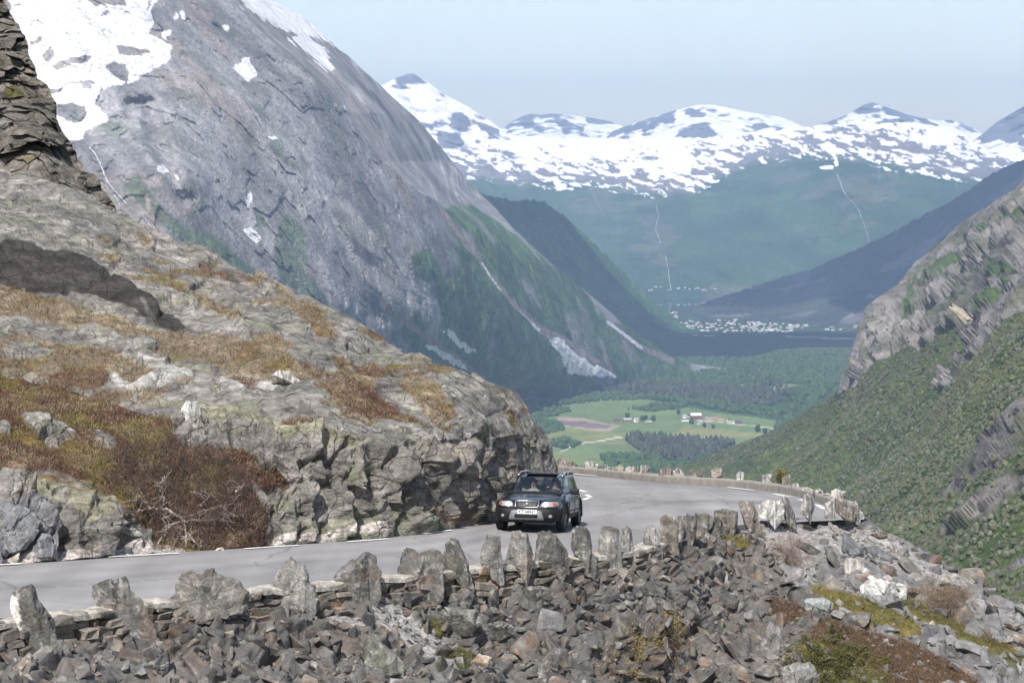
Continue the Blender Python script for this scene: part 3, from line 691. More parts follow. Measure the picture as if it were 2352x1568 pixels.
vcn = N.new("ShaderNodeVertexColor"); vcn.layer_name = "Col"; mw_ = N.new("ShaderNodeMix"); mw_.data_type = 'RGBA'; mw_.blend_type = 'MULTIPLY'; mw_.inputs[0].default_value = 1; L.new(mm.outputs[2], mw_.inputs[6]); L.new(vcn.outputs[0], mw_.inputs[7]); L.new(mw_.outputs[2], b.inputs["Base Color"]); b.inputs["Roughness"].default_value = .85; b.inputs["Specular IOR Level"].default_value = .3
bp = N.new("ShaderNodeBump"); bp.inputs["Strength"].default_value = .35; bp.inputs["Distance"].default_value = .01; L.new(n1.outputs[0], bp.inputs["Height"]); L.new(bp.outputs[0], b.inputs["Normal"])

us = np.linspace(-260, 1985, 900)
F = road_pt(us, poly_interp(FAR_EDGE)(us)); Nn = road_pt(us, poly_interp(NEAR_EDGE)(us) + np.where(us < 1600, 6, 0))
rows = []
for k in np.linspace(0, 1, 90):
    q = F * (1 - k) + Nn * k
    q[:, 2] = R_np(q[:, 0], q[:, 1]) - .03 * (2 * k - 1) ** 4
    rows.append(q)
rp = np.array(rows)
# verge beyond the far edge so the tarmac ends on gravel, and a shoulder round the right-hand end
kk = np.repeat(np.linspace(0, 1, 90), 900); ru, rv2 = project(rp.reshape(-1, 3)); pr_ = rp.reshape(-1, 3)
wear = 1 + .10 * (np.exp(-((kk - .22) / .05) ** 2) + np.exp(-((kk - .40) / .05) ** 2) + np.exp(-((kk - .62) / .05) ** 2) + np.exp(-((kk - .80) / .05) ** 2)) - .10 * np.exp(-((kk - .5) / .03) ** 2) - .08 * np.exp(-(kk / .06) ** 2)
wear *= 1 + .07 * fbm(pr_ / np.array([1.6, 1.6, 1.]), 4, 21)
skid = Mask([strip([(1360, 1190), (1440, 1172), (1500, 1158), (1600, 1150), (1660, 1146)], 2.5), strip([(1420, 1158), (1470, 1146), (1495, 1130), (1495, 1120)], 2.5), strip([(1330, 1210), (1420, 1180)], 2), strip([(900, 1280), (1100, 1262), (1250, 1240)], 2.5), strip([(0, 1352), (250, 1340), (520, 1318)], 2.5)], 0)(ru, rv2)
wear *= 1 - .22 * np.clip(skid, 0, 1)
tag(np_obj("road", pr_, grid_faces(90, 900), m_as, {"Col": np.repeat(wear[:, None], 3, 1)}, True), kind='structure')

# painted markings: dashes as thin sheets 4-6 mm above the tarmac
m_wh = simple_mat("road_paint", (.72, .72, .70), .7, noise=.12, nscale=9)
def dash(pts, wdt):
    """sheet following a line of photograph points, real width wdt"""
    c = road_pt([q[0] for q in pts], [q[1] for q in pts])
    ts = np.linspace(0, len(c) - 1, 4 * len(c)); cc = np.stack([np.interp(ts, range(len(c)), c[:, k]) for k in range(3)], -1)
    t = np.gradient(cc, axis=0); n = np.stack([-t[:, 1], t[:, 0]], -1); n /= np.linalg.norm(n, axis=1, keepdims=True)
    A = cc.copy(); B = cc.copy(); A[:, :2] += n * wdt / 2; B[:, :2] -= n * wdt / 2
    for q in (A, B): q[:, 2] = R_np(q[:, 0], q[:, 1]) + .012
    return np.array([A, B])
dashes = [[(-60, 1301), (50, 1294)], [(248, 1279), (412, 1270)], [(562, 1260), (686, 1252)], [(798, 1244), (892, 1237)], [(974, 1226), (1038, 1217)], [(1090, 1206), (1127, 1196)],
          [(1328, 1125), (1347, 1130)], [(1347, 1136), (1357, 1142)], [(1340, 1148), (1352, 1143)], [(1318, 1088), (1372, 1093)], [(1672, 1119), (1732, 1126)], [(1777, 1134), (1812, 1141)], [(1836, 1147), (1856, 1152)], [(1876, 1159), (1893, 1169)],
          [(1468, 1251), (1486, 1246)]]
vs = []; fs = []; n0 = 0
for k, dd in enumerate(dashes):
    g = dash(dd, .14 if k < 6 else (.16 if k != 14 else .12))
    vs.append(g.reshape(-1, 3)); fs.append(grid_faces(2, g.shape[1]) + n0); n0 += g.shape[0] * g.shape[1]
tag(np_obj("road_markings", np.concatenate(vs), np.concatenate(fs), m_wh), kind='structure')

# concrete kerb round the outside of the bend
m_con = simple_mat("weathered_concrete", (.23, .215, .19), .9, noise=.22, nscale=3.5, bump=.3)
KB = [(1262, 1081), (1285, 1083), (1340, 1088), (1400, 1094), (1475, 1102), (1560, 1109), (1667, 1116), (1730, 1122), (1795, 1130), (1850, 1143), (1894, 1158), (1925, 1167), (1948, 1175)]
uu = np.linspace(1262, 1948, 120); c = road_pt(uu, poly_interp(KB)(uu))
for _ in range(10): c[1:-1] = (c[:-2] + c[1:-1] + c[2:]) / 3
t = np.gradient(c, axis=0); n = np.stack([-t[:, 1], t[:, 0], t[:, 0] * 0], -1); n /= np.linalg.norm(n, axis=1, keepdims=True)
prof = [(0, -.15), (.01, .20), (.03, .24), (.34, .25), (.36, .23), (.38, -.9)]
kp = np.array([c * [1, 1, 0] + n * o_ + np.stack([c[:, 0] * 0, c[:, 0] * 0, c[:, 2] + h + .012 * fbm(c * 2.0, 2, 5)], -1) for o_, h in prof])
tag(np_obj("concrete_kerb", kp.reshape(-1, 3), grid_faces(6, 120)[:, ::-1], m_con, None, False), 'long grey concrete kerb curving round the outside of the road bend', 'kerb')

# ================================================================== the rocky hillside above the road
top_H = [(-200, 395), (0, 372), (60, 395), (130, 425), (200, 455), (262, 486), (300, 506), (345, 528), (400, 552), (450, 570), (500, 590), (550, 612), (600, 632), (660, 655), (700, 672), (740, 692), (780, 716), (820, 742), (860, 768), (900, 792), (950, 815), (1000, 833),
         (1050, 849), (1090, 862), (1120, 880), (1160, 890), (1190, 905), (1203, 922), (1215, 955), (1240, 980), (1258, 1002), (1266, 1012), (1270, 1030), (1273, 1055), (1277, 1085)]
bot_H = [(-200, 1320), (0, 1297), (250, 1279), (500, 1261), (790, 1242), (950, 1228), (1050, 1214), (1130, 1197), (1180, 1182), (1230, 1168), (1277, 1155)]
ctrl = []
def addc(u, lst):
    yb = float(road_pt(u, poly_interp(bot_H)(u))[0, 1])
    ctrl.append((u, float(poly_interp(bot_H)(u)), yb + .1))
    for v, dy in lst: ctrl.append((u, v, yb + dy))
addc(-200, [(1150, 1.0), (1000, 6), (850, 13), (680, 22), (560, 25), (400, 42)])
addc(0, [(1200, .7), (1140, 1.3), (1085, 2.4), (1000, 6), (850, 13), (740, 20), (670, 23.5), (560, 25.5), (460, 34), (372, 43)])
addc(120, [(1200, .7), (1100, 2.2), (980, 7), (850, 13), (740, 20), (560, 26), (425, 38)])
addc(250, [(1230, .5), (1160, 1.2), (1100, 3), (950, 8), (850, 13), (730, 20), (700, 21.5), (620, 23.5), (500, 33)])
addc(370, [(1230, 1.6), (1150, 2.6), (1050, 4.4), (930, 8), (840, 12.5), (745, 18), (690, 21), (540, 31)])
addc(480, [(1200, 1.2), (1130, 2.2), (1000, 4.6), (930, 7), (800, 14), (720, 19), (582, 29)])
addc(600, [(1180, .8), (1100, 1.7), (1000, 3.2), (930, 5.6), (800, 12), (632, 26)])
addc(740, [(1180, .5), (1060, 1.2), (960, 3.0), (860, 8.5), (780, 13.5), (692, 22)])
addc(890, [(1140, .5), (1045, 1.0), (960, 4.0), (880, 8.5), (790, 17)])
addc(1000, [(1120, .5), (1030, 1.0), (960, 3.4), (900, 6.5), (833, 12)])
addc(1100, [(1100, .4), (1020, .9), (960, 3.0), (866, 9)])
addc(1190, [(1090, .5), (1020, 1.1), (960, 2.8), (905, 5)])
addc(1260, [(1080, .5), (1035, .9), (1005, 1.8)])
RH = Relief(-200, 1277, 980, 640, top_H, bot_H, ctrl, vpow=.92)
p = RH.flat(); U = RH.U.ravel(); V = RH.V.ravel()
Nh = normals_grid(RH.P)
for _ in range(12):
    Nh[1:-1, 1:-1] = (Nh[1:-1, 1:-1] + Nh[:-2, 1:-1] + Nh[2:, 1:-1] + Nh[1:-1, :-2] + Nh[1:-1, 2:]) / 5
Nh = Nh.reshape(-1, 3)
Nh *= np.sign(-(Nh * p).sum(1))[:, None]; Nh /= np.linalg.norm(Nh, axis=1, keepdims=True)
w1 = fbm(p / 3.0, 3, 500); w2 = fbm(p / 1.2, 3, 501)
Uw = U + 16 * w1 + 8 * w2; Vw = V + 11 * w1 + 7 * w2
k_heath = Mask([[(-300, 830), (60, 850), (180, 885), (310, 925), (400, 950), (400, 1005), (470, 1030), (560, 1040), (640, 1075), (670, 1105), (590, 1120), (560, 1100), (600, 1180), (620, 1245), (560, 1262), (420, 1270), (350, 1262), (335, 1215), (255, 1120), (130, 1080), (0, 1062), (-300, 1050)],
                 [(700, 870), (800, 860), (960, 960), (1080, 975), (1030, 990), (900, 960), (820, 950)]], 5, holes=[[(50, 950), (110, 952), (170, 985), (165, 1030), (130, 1035), (70, 990)], [(210, 980), (262, 1015), (250, 1045), (215, 1020)], [(-200, 960), (30, 985), (50, 1005), (-200, 1010)], [(-200, 790), (60, 800), (200, 850), (290, 905), (240, 905), (80, 840), (-200, 830)]])(Uw, Vw)
k_gold = Mask([[(-300, 655), (0, 660), (120, 690), (250, 722), (340, 752), (480, 752), (560, 785), (640, 805), (720, 850), (640, 862), (520, 850), (420, 828), (340, 815), (300, 770), (200, 742), (110, 742), (0, 742), (-300, 730)],
               [(640, 640), (700, 690), (760, 740), (790, 790), (740, 780), (660, 720)], [(920, 840), (960, 870), (1010, 900), (1060, 960), (990, 965), (930, 900)], ell(365, 590, 26, 10, 20), ell(430, 618, 16, 9), ell(230, 542, 26, 8, 20), ell(270, 600, 36, 12, 25), ell(380, 645, 50, 14, 25), ell(500, 700, 60, 13, 25), ell(330, 550, 22, 8, 20),
               [(140, 790), (260, 805), (380, 850), (300, 860), (180, 830)], ell(640, 790, 60, 18, 20), ell(820, 870, 70, 12, 32)], 3, holes=[ell(320, 790, 46, 22, 0), ell(470, 760, 35, 10, 0)])(Uw, Vw)
k_wet = Mask([[(-300, 548), (0, 555), (60, 560), (150, 574), (235, 608), (275, 640), (345, 685), (395, 708), (440, 748), (385, 750), (300, 715), (240, 700), (150, 682), (0, 655), (-300, 650)]], 3)(Uw, Vw)
k_moss = Mask([strip([(420, 920), (560, 950), (660, 985), (780, 1010), (830, 1030)], 26, 12), strip([(0, 830), (110, 840), (240, 880), (300, 905)], 10), strip([(500, 930), (430, 925), (360, 905)], 14), [(0, 1090), (80, 1085), (160, 1100), (250, 1150), (245, 1190), (190, 1180), (150, 1130), (60, 1110)]], 4)(Uw, Vw)
k_cliff = Mask([[(395, 960), (480, 940), (620, 975), (780, 1010), (850, 1035), (900, 1050), (960, 1010), (1100, 1010), (1200, 1010), (1270, 1000), (1300, 1300), (560, 1300), (640, 1120), (560, 1040), (430, 1020)], [(-300, 1080), (60, 1085), (160, 1110), (250, 1150), (262, 1210), (320, 1250), (400, 1300), (-300, 1330)]], 6)(Uw, Vw)
k_white = Mask([[(240, 842), (300, 826), (400, 830), (445, 850), (440, 872), (370, 870), (300, 880), (260, 860)], ell(600, 865, 38, 12, 10), [(120, 1100), (160, 1112), (163, 1124), (150, 1130), (125, 1118)], strip([(835, 1068), (850, 1100), (862, 1130)], 6), ell(530, 870, 30, 10, 10), ell(1055, 1000, 40, 8, 10)], 1)(U + 4 * w2, V + 3 * w2)
k_slab = Mask([[(-200, 1140), (60, 1150), (140, 1180), (130, 1260), (0, 1290), (-200, 1300)]], 4)(Uw, Vw)
k_grav = Mask([[(-300, 1280), (60, 1268), (180, 1262), (300, 1250), (420, 1256), (420, 1330), (-300, 1340)], strip([(620, 1238), (760, 1228), (900, 1215)], 18)], 3)(Uw, Vw)
green = sstep(.44, .72, k_heath + .26 * fbm(p / 1.6, 4, 512)); gold = sstep(.50, .76, k_gold + .24 * fbm(p / 1.1, 3, 511))
patch = sstep(.34, .62, fbm(p / np.array([2.6, 3.6, 1.0]), 4, 510) - .22 * sstep(760, 600, V)) * sstep(.5, .2, k_cliff) * sstep(.5, .3, k_wet)
soft = np.clip(green + gold + patch, 0, 1); hard = 1 - soft
clf = sstep(.35, .65, k_cliff)
# rotated frame: rock sheets dip down to the right
an = math.radians(24); bx = p[:, 0] * math.cos(an) - p[:, 2] * math.sin(an); bz = p[:, 0] * math.sin(an) + p[:, 2] * math.cos(an)
pb = np.stack([bx, p[:, 1], bz], -1)
b1, e1, h1 = blocky(pb, (4.2, 5.5, 1.3), 600, 1.0)
b2, e2, h2 = blocky(pb, (1.5, 1.8, .5), 610, 1.1, .15, True)
b3, e3, h3 = blocky(p, (1.5, 1.6, 2.3), 620, 1.0, .06, True)
b4, e4, h4 = blocky(p, (.5, .6, .75), 630, 1.1, .05, True)
s1_ = saw(-bz / .95 + .5 * fbm(p / 3.5, 2, 685) + 2 * h1, .82); s2_ = saw(-bz / .28 + .5 * fbm(p / 1.5, 2, 686) + 2 * h2, .78)
d = hard * (1 - clf) * (.13 * s1_ + .045 * s2_) + hard * (1 - clf) * (.21 * b1 + .08 * b2 * (1 - .7 * sstep(.3, .6, k_wet)) + .05 * fbm(p / .4, 3, 640)) + .28 * fbm(p / 6., 3, 641) * (1 - clf)
j1 = _h((h1 * 999).astype(np.int64), (h1 * 77).astype(np.int64), 3, 5)
sx = saw(p[:, 0] / 1.7 + .35 * p[:, 1] + .6 * fbm(p / 2.6, 2, 681) + j1, .84); sx2 = saw(p[:, 0] / .62 + .12 * p[:, 2] + .45 * fbm(p / 1.4, 2, 682) + 3 * h3, .80)
sz = saw(-p[:, 2] / 1.0 + .22 * p[:, 0] + .5 * fbm(p / 2.2, 2, 683) + 2 * h3, .78); sz2 = saw(-p[:, 2] / .33 + .3 * p[:, 0] + .8 * fbm(p / .9, 2, 684) + 3 * h4, .7)
d += clf * (.52 * sx + .15 * sx2 + .15 * sz + .05 * sz2 + .24 * b3 + .10 * b4 + .025 * fbm(p / .25, 3, 642) - .10 * (1 - e3) - .03 * (1 - e4))
d += soft * (.10 * fbm(p / .9, 3, 643) + .04 * fbm(p / .22, 2, 644)) * (1 - clf)
d -= .07 * (1 - e1) * hard * (1 - clf)
dg = d.reshape(RH.V.shape)
for _ in range(3):
    dg[1:-1, 1:-1] = (2 * dg[1:-1, 1:-1] + dg[:-2, 1:-1] + dg[2:, 1:-1] + dg[1:-1, :-2] + dg[1:-1, 2:]) / 6
d1 = d.copy(); d = dg.ravel() * (1 - clf) + (.6 * d1 + .4 * dg.ravel()) * clf
fd = np.minimum(1, (RH.V[-1:] - RH.V) / 26.).ravel()
ek = sstep(1150, 1210, U)[:, None]; Nh = Nh * (1 - ek) + np.array([.30, -.92, .22]) * ek; d = d * (1 - .45 * ek[:, 0])
p2 = p + Nh * (d * (.25 + .75 * fd))[:, None]
# the tall vertical buttresses between the joints near the bend
butt = np.sin(U / 21.0 + 1.5 * w1) * sstep(860, 920, U) * clf
p2 += Nh * (.10 * np.sign(butt) * np.abs(butt) ** .5)[:, None] * fd[:, None]
RH.P = p2.reshape(RH.P.shape)
g1 = fbm(p / .8, 4, 650); g2 = fbm(pb / np.array([2.5, 2.5, .3]), 4, 651); g3 = fbm(p / .12, 3, 652)
rock = np.array([.176, .167, .152]) * (1 + .30 * g1 + .22 * g2 + .18 * g3)[:, None]
rock = mixc(rock, np.array([.33, .31, .28]), sstep(.2, .7, fbm(p / .5, 4, 653) + .3 * g2) * .6 * (1 - .6 * clf))
rock = mixc(rock, np.array([.20, .22, .12]), sstep(.25, .6, fbm(p / .7, 4, 654)) * .35)          # grey-green lichen
rock = mixc(rock, np.array([.065, .06, .055]), sstep(.35, .7, fbm(p / .35, 4, 655)) * .6)
rock = mixc(rock, np.array([.22, .185, .15]), clf * sstep(.1, .6, fbm(p / 1.6, 3, 656)) * .25)
rock = mixc(rock, np.array([.24, .235, .14]), sstep(.3, .6, k_moss + .35 * g1) * .45)
rock = mixc(rock, np.array([.032, .028, .027]) * (1 + .3 * g1)[:, None], sstep(.35, .6, k_wet) * (.92 - .35 * sstep(.3, .8, g2)))
rock = mixc(rock, np.array([.15, .155, .165]), sstep(.4, .6, k_slab) * .8)
rock = mixc(rock, np.array([.42, .41, .385]), sstep(.4, .6, k_white) * (.75 - .5 * sstep(-.2, .5, g1)))
heath = mixc(np.repeat(np.array([[.098, .056, .038]]), len(p), 0), np.array([.13, .10, .028]), sstep(-.1, .5, fbm(p / 1.3, 4, 660)))
heath = mixc(heath, np.array([.21, .16, .11]), sstep(.15, .6, fbm(p / .6, 4, 661)) * .7)
heath = mixc(heath, np.array([.055, .028, .022]), sstep(.2, .6, fbm(p / 1.0, 4, 662)) * .7)
goldc = mixc(np.repeat(np.array([[.20, .165, .115]]), len(p), 0), np.array([.15, .105, .055]), sstep(-.1, .6, fbm(p / 1.1, 4, 663)))
goldc = mixc(goldc, np.array([.14, .13, .03]), sstep(.3, .7, fbm(p / 1.4, 4, 664)) * .6)
pc = mixc(goldc, np.array([.11, .065, .042]), sstep(-.1, .3, fbm(p / 2.0, 3, 665)))
C = rock
C = C * (1 - patch[:, None]) + pc * (1 + .3 * g3)[:, None] * patch[:, None]
C = C * (1 - gold[:, None]) + goldc * (1 + .3 * g3)[:, None] * gold[:, None]
C = C * (1 - green[:, None]) + heath * (1 + .3 * g3)[:, None] * green[:, None]
C = mixc(C, (np.array([.36, .33, .30]) * (1 + .5 * fbm(p / .06, 2, 670))[:, None]), sstep(.35, .6, k_grav + .12 * g1))
M_hill = terrain_mat("lichened_rock_and_heath", [.07, .35], .06, .92, .36, spec=.2, bump=1.0, crack=.75, strata=((0, math.radians(24), 0), (.8, .8, 7.), .30))
o = RH.build("rocky_hillside", M_hill, np.clip(C, .01, .9), False, back=[(1.2, -.2), (4, -1.5), (12, -7), (40, -40)], side=[(.1, 1.5), (0, 4), (-2, 9)])
tag(o, kind='structure')
RH_soft = (gold, green, patch, k_cliff)

# ---- the dark crag standing behind the hill on the left
top_C = [(-200, -260), (-60, -130), (0, -25), (18, 5), (38, 60), (60, 105), (78, 150), (84, 180), (100, 196), (118, 228), (124, 262), (136, 292), (150, 318), (172, 345), (200, 385), (224, 403), (231, 440), (248, 462), (262, 476), (285, 500)]
bot_C = [(-200, 470), (0, 440), (130, 480), (200, 505), (285, 530)]
RC = Relief(-200, 285, 420, 420, top_C, bot_C, [(-200, -200, 118), (0, 0, 108), (0, 200, 97), (-200, 300, 92), (-200, 460, 86), (0, 360, 90), (0, 430, 88), (100, 200, 99), (100, 330, 91), (150, 320, 94), (224, 405, 91), (200, 500, 87), (285, 500, 89), (285, 528, 88), (120, 460, 87)])
p = RC.flat(); U = RC.U.ravel(); V = RC.V.ravel()
Nc = normals_grid(RC.P).reshape(-1, 3); Nc *= np.sign(-(Nc * p).sum(1))[:, None]
b1, e1, h1 = blocky(p, (2.6, 3.2, 3.4), 700, 1.2, .15, True); b2, e2, h2 = blocky(p, (.9, 1.0, 1.0), 710, 1.3, .1, True)
d = 1.3 * b1 + .32 * b2 - .08 * (1 - e2) + .35 * saw(-p[:, 2] / 1.9 + .4 * p[:, 0] + fbm(p / 4., 3, 741), .8) + .12 * fbm(p / .5, 3, 720)
vw = p / np.linalg.norm(p, axis=1, keepdims=True); jit = np.stack([fbm(p / 1.5, 3, 731), p[:, 0] * 0, fbm(p / 1.5, 3, 732)], -1) * .2
RC.P = (p - vw * d[:, None] + jit).reshape(RC.P.shape)
C = np.array([.125, .115, .098]) * (1 + .35 * fbm(p / 1.2, 4, 721) + .2 * fbm(p / .3, 3, 722))[:, None]
C = mixc(C, np.array([.22, .21, .19]), sstep(.3, .7, fbm(p / .6, 4, 723)) * .5)
C = mixc(C, np.array([.09, .085, .02]), sstep(.4, .6, Mask([ell(35, 212, 20, 7), ell(180, 448, 24, 8), ell(60, 372, 14, 6), ell(220, 395, 12, 5)], 2)(U, V) + .45 * sstep(.3, .7, fbm(p / 2.0, 3, 724))) * .8)
tag(RC.build("rock_crag", terrain_mat("crag_rock", [.15, .8], .12, .92, .4, spec=.15, bump=1.0, strata=((0, math.radians(8), 0), (.6, .6, 2.2), .35)), np.clip(C, .01, .9), False, back=[(1.5, -.3), (4, -3), (12, -14), (30, -40)]), kind='structure')

# ================================================================== scree slope on the near side of the road
top_S = [(-260, 1535), (0, 1500), (230, 1450), (400, 1426), (600, 1400), (750, 1383), (920, 1366), (1110, 1345), (1250, 1328), (1400, 1308), (1480, 1288), (1550, 1256), (1640, 1216), (1750, 1194), (1850, 1188), (1930, 1189), (1965, 1186), (2000, 1198), (2040, 1222), (2080, 1240), (2120, 1262), (2170, 1290),
         (2200, 1312), (2240, 1330), (2280, 1358), (2310, 1375), (2352, 1402), (2450, 1455), (2700, 1580)]
bot_S = [(-260, 1900), (2700, 1900)]
ctrl = []
for u in (-260, 0, 300, 600, 900, 1150, 1400, 1550, 1700):
    yt = float(road_pt(u, poly_interp(NEAR_EDGE)(u))[0, 1]); vt = float(poly_interp(top_S)(u))
    ctrl.append((u, vt, yt - .5))
    k = min(1.0, (1568 - vt) / 300.)
    if u >= 1550:
        ctrl += [(u, vt + (1568 - vt) * .5, yt - 4.6), (u, 1568, yt - (5.5 if u < 1600 else 10)), (u, 1900, yt - 16)]; continue
    ctrl.append((u, vt + (1568 - vt) * .5, yt - .5 - 1.6 * k - .4)); ctrl.append((u, 1568, yt - .5 - 3.6 * k - 1.0)); ctrl.append((u, 1900, yt - .5 - 10.))
ctrl += [(1850, 1192, 57.9), (1850, 1330, 52.0), (1850, 1568, 45.5), (1850, 1900, 35.), (1965, 1186, 59.0), (2080, 1240, 57.5), (2170, 1290, 56.5), (2050, 1350, 52.5), (2050, 1568, 45.5), (2240, 1330, 55.5), (2352, 1402, 53.5), (2352, 1568, 47.), (2250, 1450, 50.), (2352, 1900, 36.), (2700, 1580, 50.), (2700, 1900, 38.)]
RS = Relief(-260, 2700, 900, 330, top_S, bot_S, ctrl, vpow=1.25)
p = RS.flat(); U = RS.U.ravel(); V = RS.V.ravel()
Ns = normals_grid(RS.P).reshape(-1, 3); Ns *= np.sign(-(Ns * p).sum(1))[:, None]
w1 = fbm(p / 1.6, 3, 800); w2 = fbm(p / .5, 3, 801)
Uw = U + 12 * w1 + 6 * w2; Vw = V + 8 * w1 + 5 * w2
s_moss = Mask([[(1855, 1345), (1920, 1355), (2000, 1385), (2080, 1420), (2130, 1465), (2060, 1455), (1960, 1420), (1880, 1395)], [(1660, 1222), (1690, 1225), (1730, 1252), (1690, 1258), (1665, 1245)], [(2060, 1370), (2150, 1400), (2250, 1450), (2352, 1510), (2352, 1540), (2220, 1480), (2120, 1430)], [(2090, 1255), (2130, 1275), (2120, 1282)],
               [(1820, 1480), (1900, 1465), (2000, 1500), (2060, 1560), (2000, 1620), (1830, 1620), (1850, 1540)], ell(1060, 1520, 46, 28), ell(1015, 1440, 26, 12, 35), [(2000, 1205), (2060, 1230), (2040, 1235)]], 3)(Uw, Vw)
s_heath = Mask([[(1780, 1370), (1860, 1400), (1830, 1430), (1770, 1410)], [(1890, 1410), (1960, 1440), (2100, 1480), (2200, 1540), (2300, 1620), (2100, 1620), (1960, 1510), (1860, 1470)], [(2180, 1400), (2300, 1470), (2352, 1500), (2250, 1470)]], 3)(Uw, Vw)
s_grav = Mask([[(830, 1385), (880, 1380), (960, 1430), (1040, 1480), (1080, 1540), (1010, 1540), (930, 1480), (860, 1440)], [(740, 1410), (800, 1420), (870, 1455), (800, 1450)], [(1730, 1215), (1800, 1215), (1960, 1200), (2020, 1225), (2130, 1285), (2260, 1350), (2200, 1350), (2050, 1290), (1900, 1250), (1850, 1330), (1760, 1270)], [(900, 1510), (960, 1560), (900, 1568)]], 4)(Uw, Vw)
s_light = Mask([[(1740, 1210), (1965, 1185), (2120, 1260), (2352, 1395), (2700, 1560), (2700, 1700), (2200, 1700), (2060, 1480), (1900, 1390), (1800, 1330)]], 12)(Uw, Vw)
b1, e1, h1 = blocky(p, (.75, .8, .5), 810, 1.2); b2, e2, h2 = blocky(p, (.24, .26, .17), 820, 1.3)
soft = np.clip(sstep(.35, .6, s_moss) + sstep(.35, .6, s_heath) + sstep(.35, .6, s_grav), 0, 1)
d = (1 - soft) * (.22 * b1 + .09 * b2 - .05 * (1 - e2) - .08 * (1 - e1)) + soft * (.05 * w2) + .12 * fbm(p / 2.5, 3, 830)
dg = d.reshape(RS.V.shape)
for _ in range(3): dg[1:-1, 1:-1] = (2 * dg[1:-1, 1:-1] + dg[:-2, 1:-1] + dg[2:, 1:-1] + dg[1:-1, :-2] + dg[1:-1, 2:]) / 6
d = dg.ravel()
ef = np.minimum(1, (RS.V - RS.V[0:1]) / 14.).ravel()
RS.P = (p + Ns * (d * (.2 + .8 * ef))[:, None]).reshape(RS.P.shape)
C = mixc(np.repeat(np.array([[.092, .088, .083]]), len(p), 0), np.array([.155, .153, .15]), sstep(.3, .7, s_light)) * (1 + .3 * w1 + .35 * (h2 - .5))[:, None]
C = mixc(C, np.array([.15, .11, .08]), sstep(.3, .6, fbm(p / .7, 4, 831)) * .3 * (1 - sstep(.3, .7, s_light)))
C = mixc(C, np.array([.235, .228, .218]) * (1 + .45 * fbm(p / .05, 2, 832))[:, None], sstep(.35, .6, s_grav))
C = mixc(C, np.array([.085, .062, .045]) * (1 + .5 * w2)[:, None], sstep(.35, .6, s_heath))
C = mixc(C, mixc(np.repeat(np.array([[.125, .105, .035]]), len(p), 0), np.array([.075, .08, .028]), sstep(-.2, .4, w1)) * (1 + .4 * fbm(p / .15, 3, 833))[:, None], sstep(.35, .6, s_moss))
M_scree = terrain_mat("scree_ground", [.06, .4], .03, .93, .3, spec=.15, bump=.8)
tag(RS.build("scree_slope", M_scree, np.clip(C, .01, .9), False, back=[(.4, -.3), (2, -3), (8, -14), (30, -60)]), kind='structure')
# the bank dropping away behind the kerb, so the bend sits on real ground
uu = np.linspace(1262, 1925, 160); c2 = road_pt(uu, poly_interp(KB)(uu))
t = np.gradient(c2, axis=0); n = np.stack([-t[:, 1], t[:, 0], t[:, 0] * 0], -1); n /= np.linalg.norm(n, axis=1, keepdims=True)
bk = np.array([c2 + n * o_ + np.array([0, 0, h]) + .25 * fbm(c2 * .9 + o_, 3, 9)[:, None] * np.array([0, 0, 1]) * min(1, o_) for o_, h in ((.1, -.06), (.35, -.1), (.9, -.25), (2, -1.2), (6, -5.5), (20, -22), (60, -70))])
C = np.repeat(np.array([[.17, .16, .14]]), bk.shape[0] * bk.shape[1], 0)
tag(np_obj("outer_bank", bk.reshape(-1, 3), grid_faces(bk.shape[0], 160)[:, ::-1], M_scree, {"Col": C}), kind='structure')
# the ground under the road and between it and the rock
uu = np.linspace(-260, 1277, 200)
A = road_pt(uu, np.minimum(poly_interp(FAR_EDGE)(uu), poly_interp(bot_H)(uu)) - 3); B = road_pt(uu, poly_interp(NEAR_EDGE)(uu) + 8)
A[:, 2] -= .05; B[:, 2] -= .10
D_ = A + np.array([-.4, 1.6, .0]); 
vg = np.array([D_, A, B])
vg[:, :, 2] = R_np(vg[:, :, 0], vg[:, :, 1]) - .04
vg[2, :, 2] -= .05
gp = []
for k in np.linspace(0, 1, 14)[:-1]: gp.append(vg[0] * (1 - k) + vg[1] * k)
for k in np.linspace(0, 1, 5): gp.append(vg[1] * (1 - k) + vg[2] * k - np.array([0, 0, .03 * (k > 0)]))
gp = np.array(gp); C = np.repeat(np.array([[.32, .29, .25]]), gp.shape[0] * 200, 0) * (1 + .3 * fbm(gp.reshape(-1, 3) / .12, 3, 12))[:, None]
tag(np_obj("gravel_verge", gp.reshape(-1, 3), grid_faces(gp.shape[0], 200), M_scree, {"Col": C}), kind='structure')
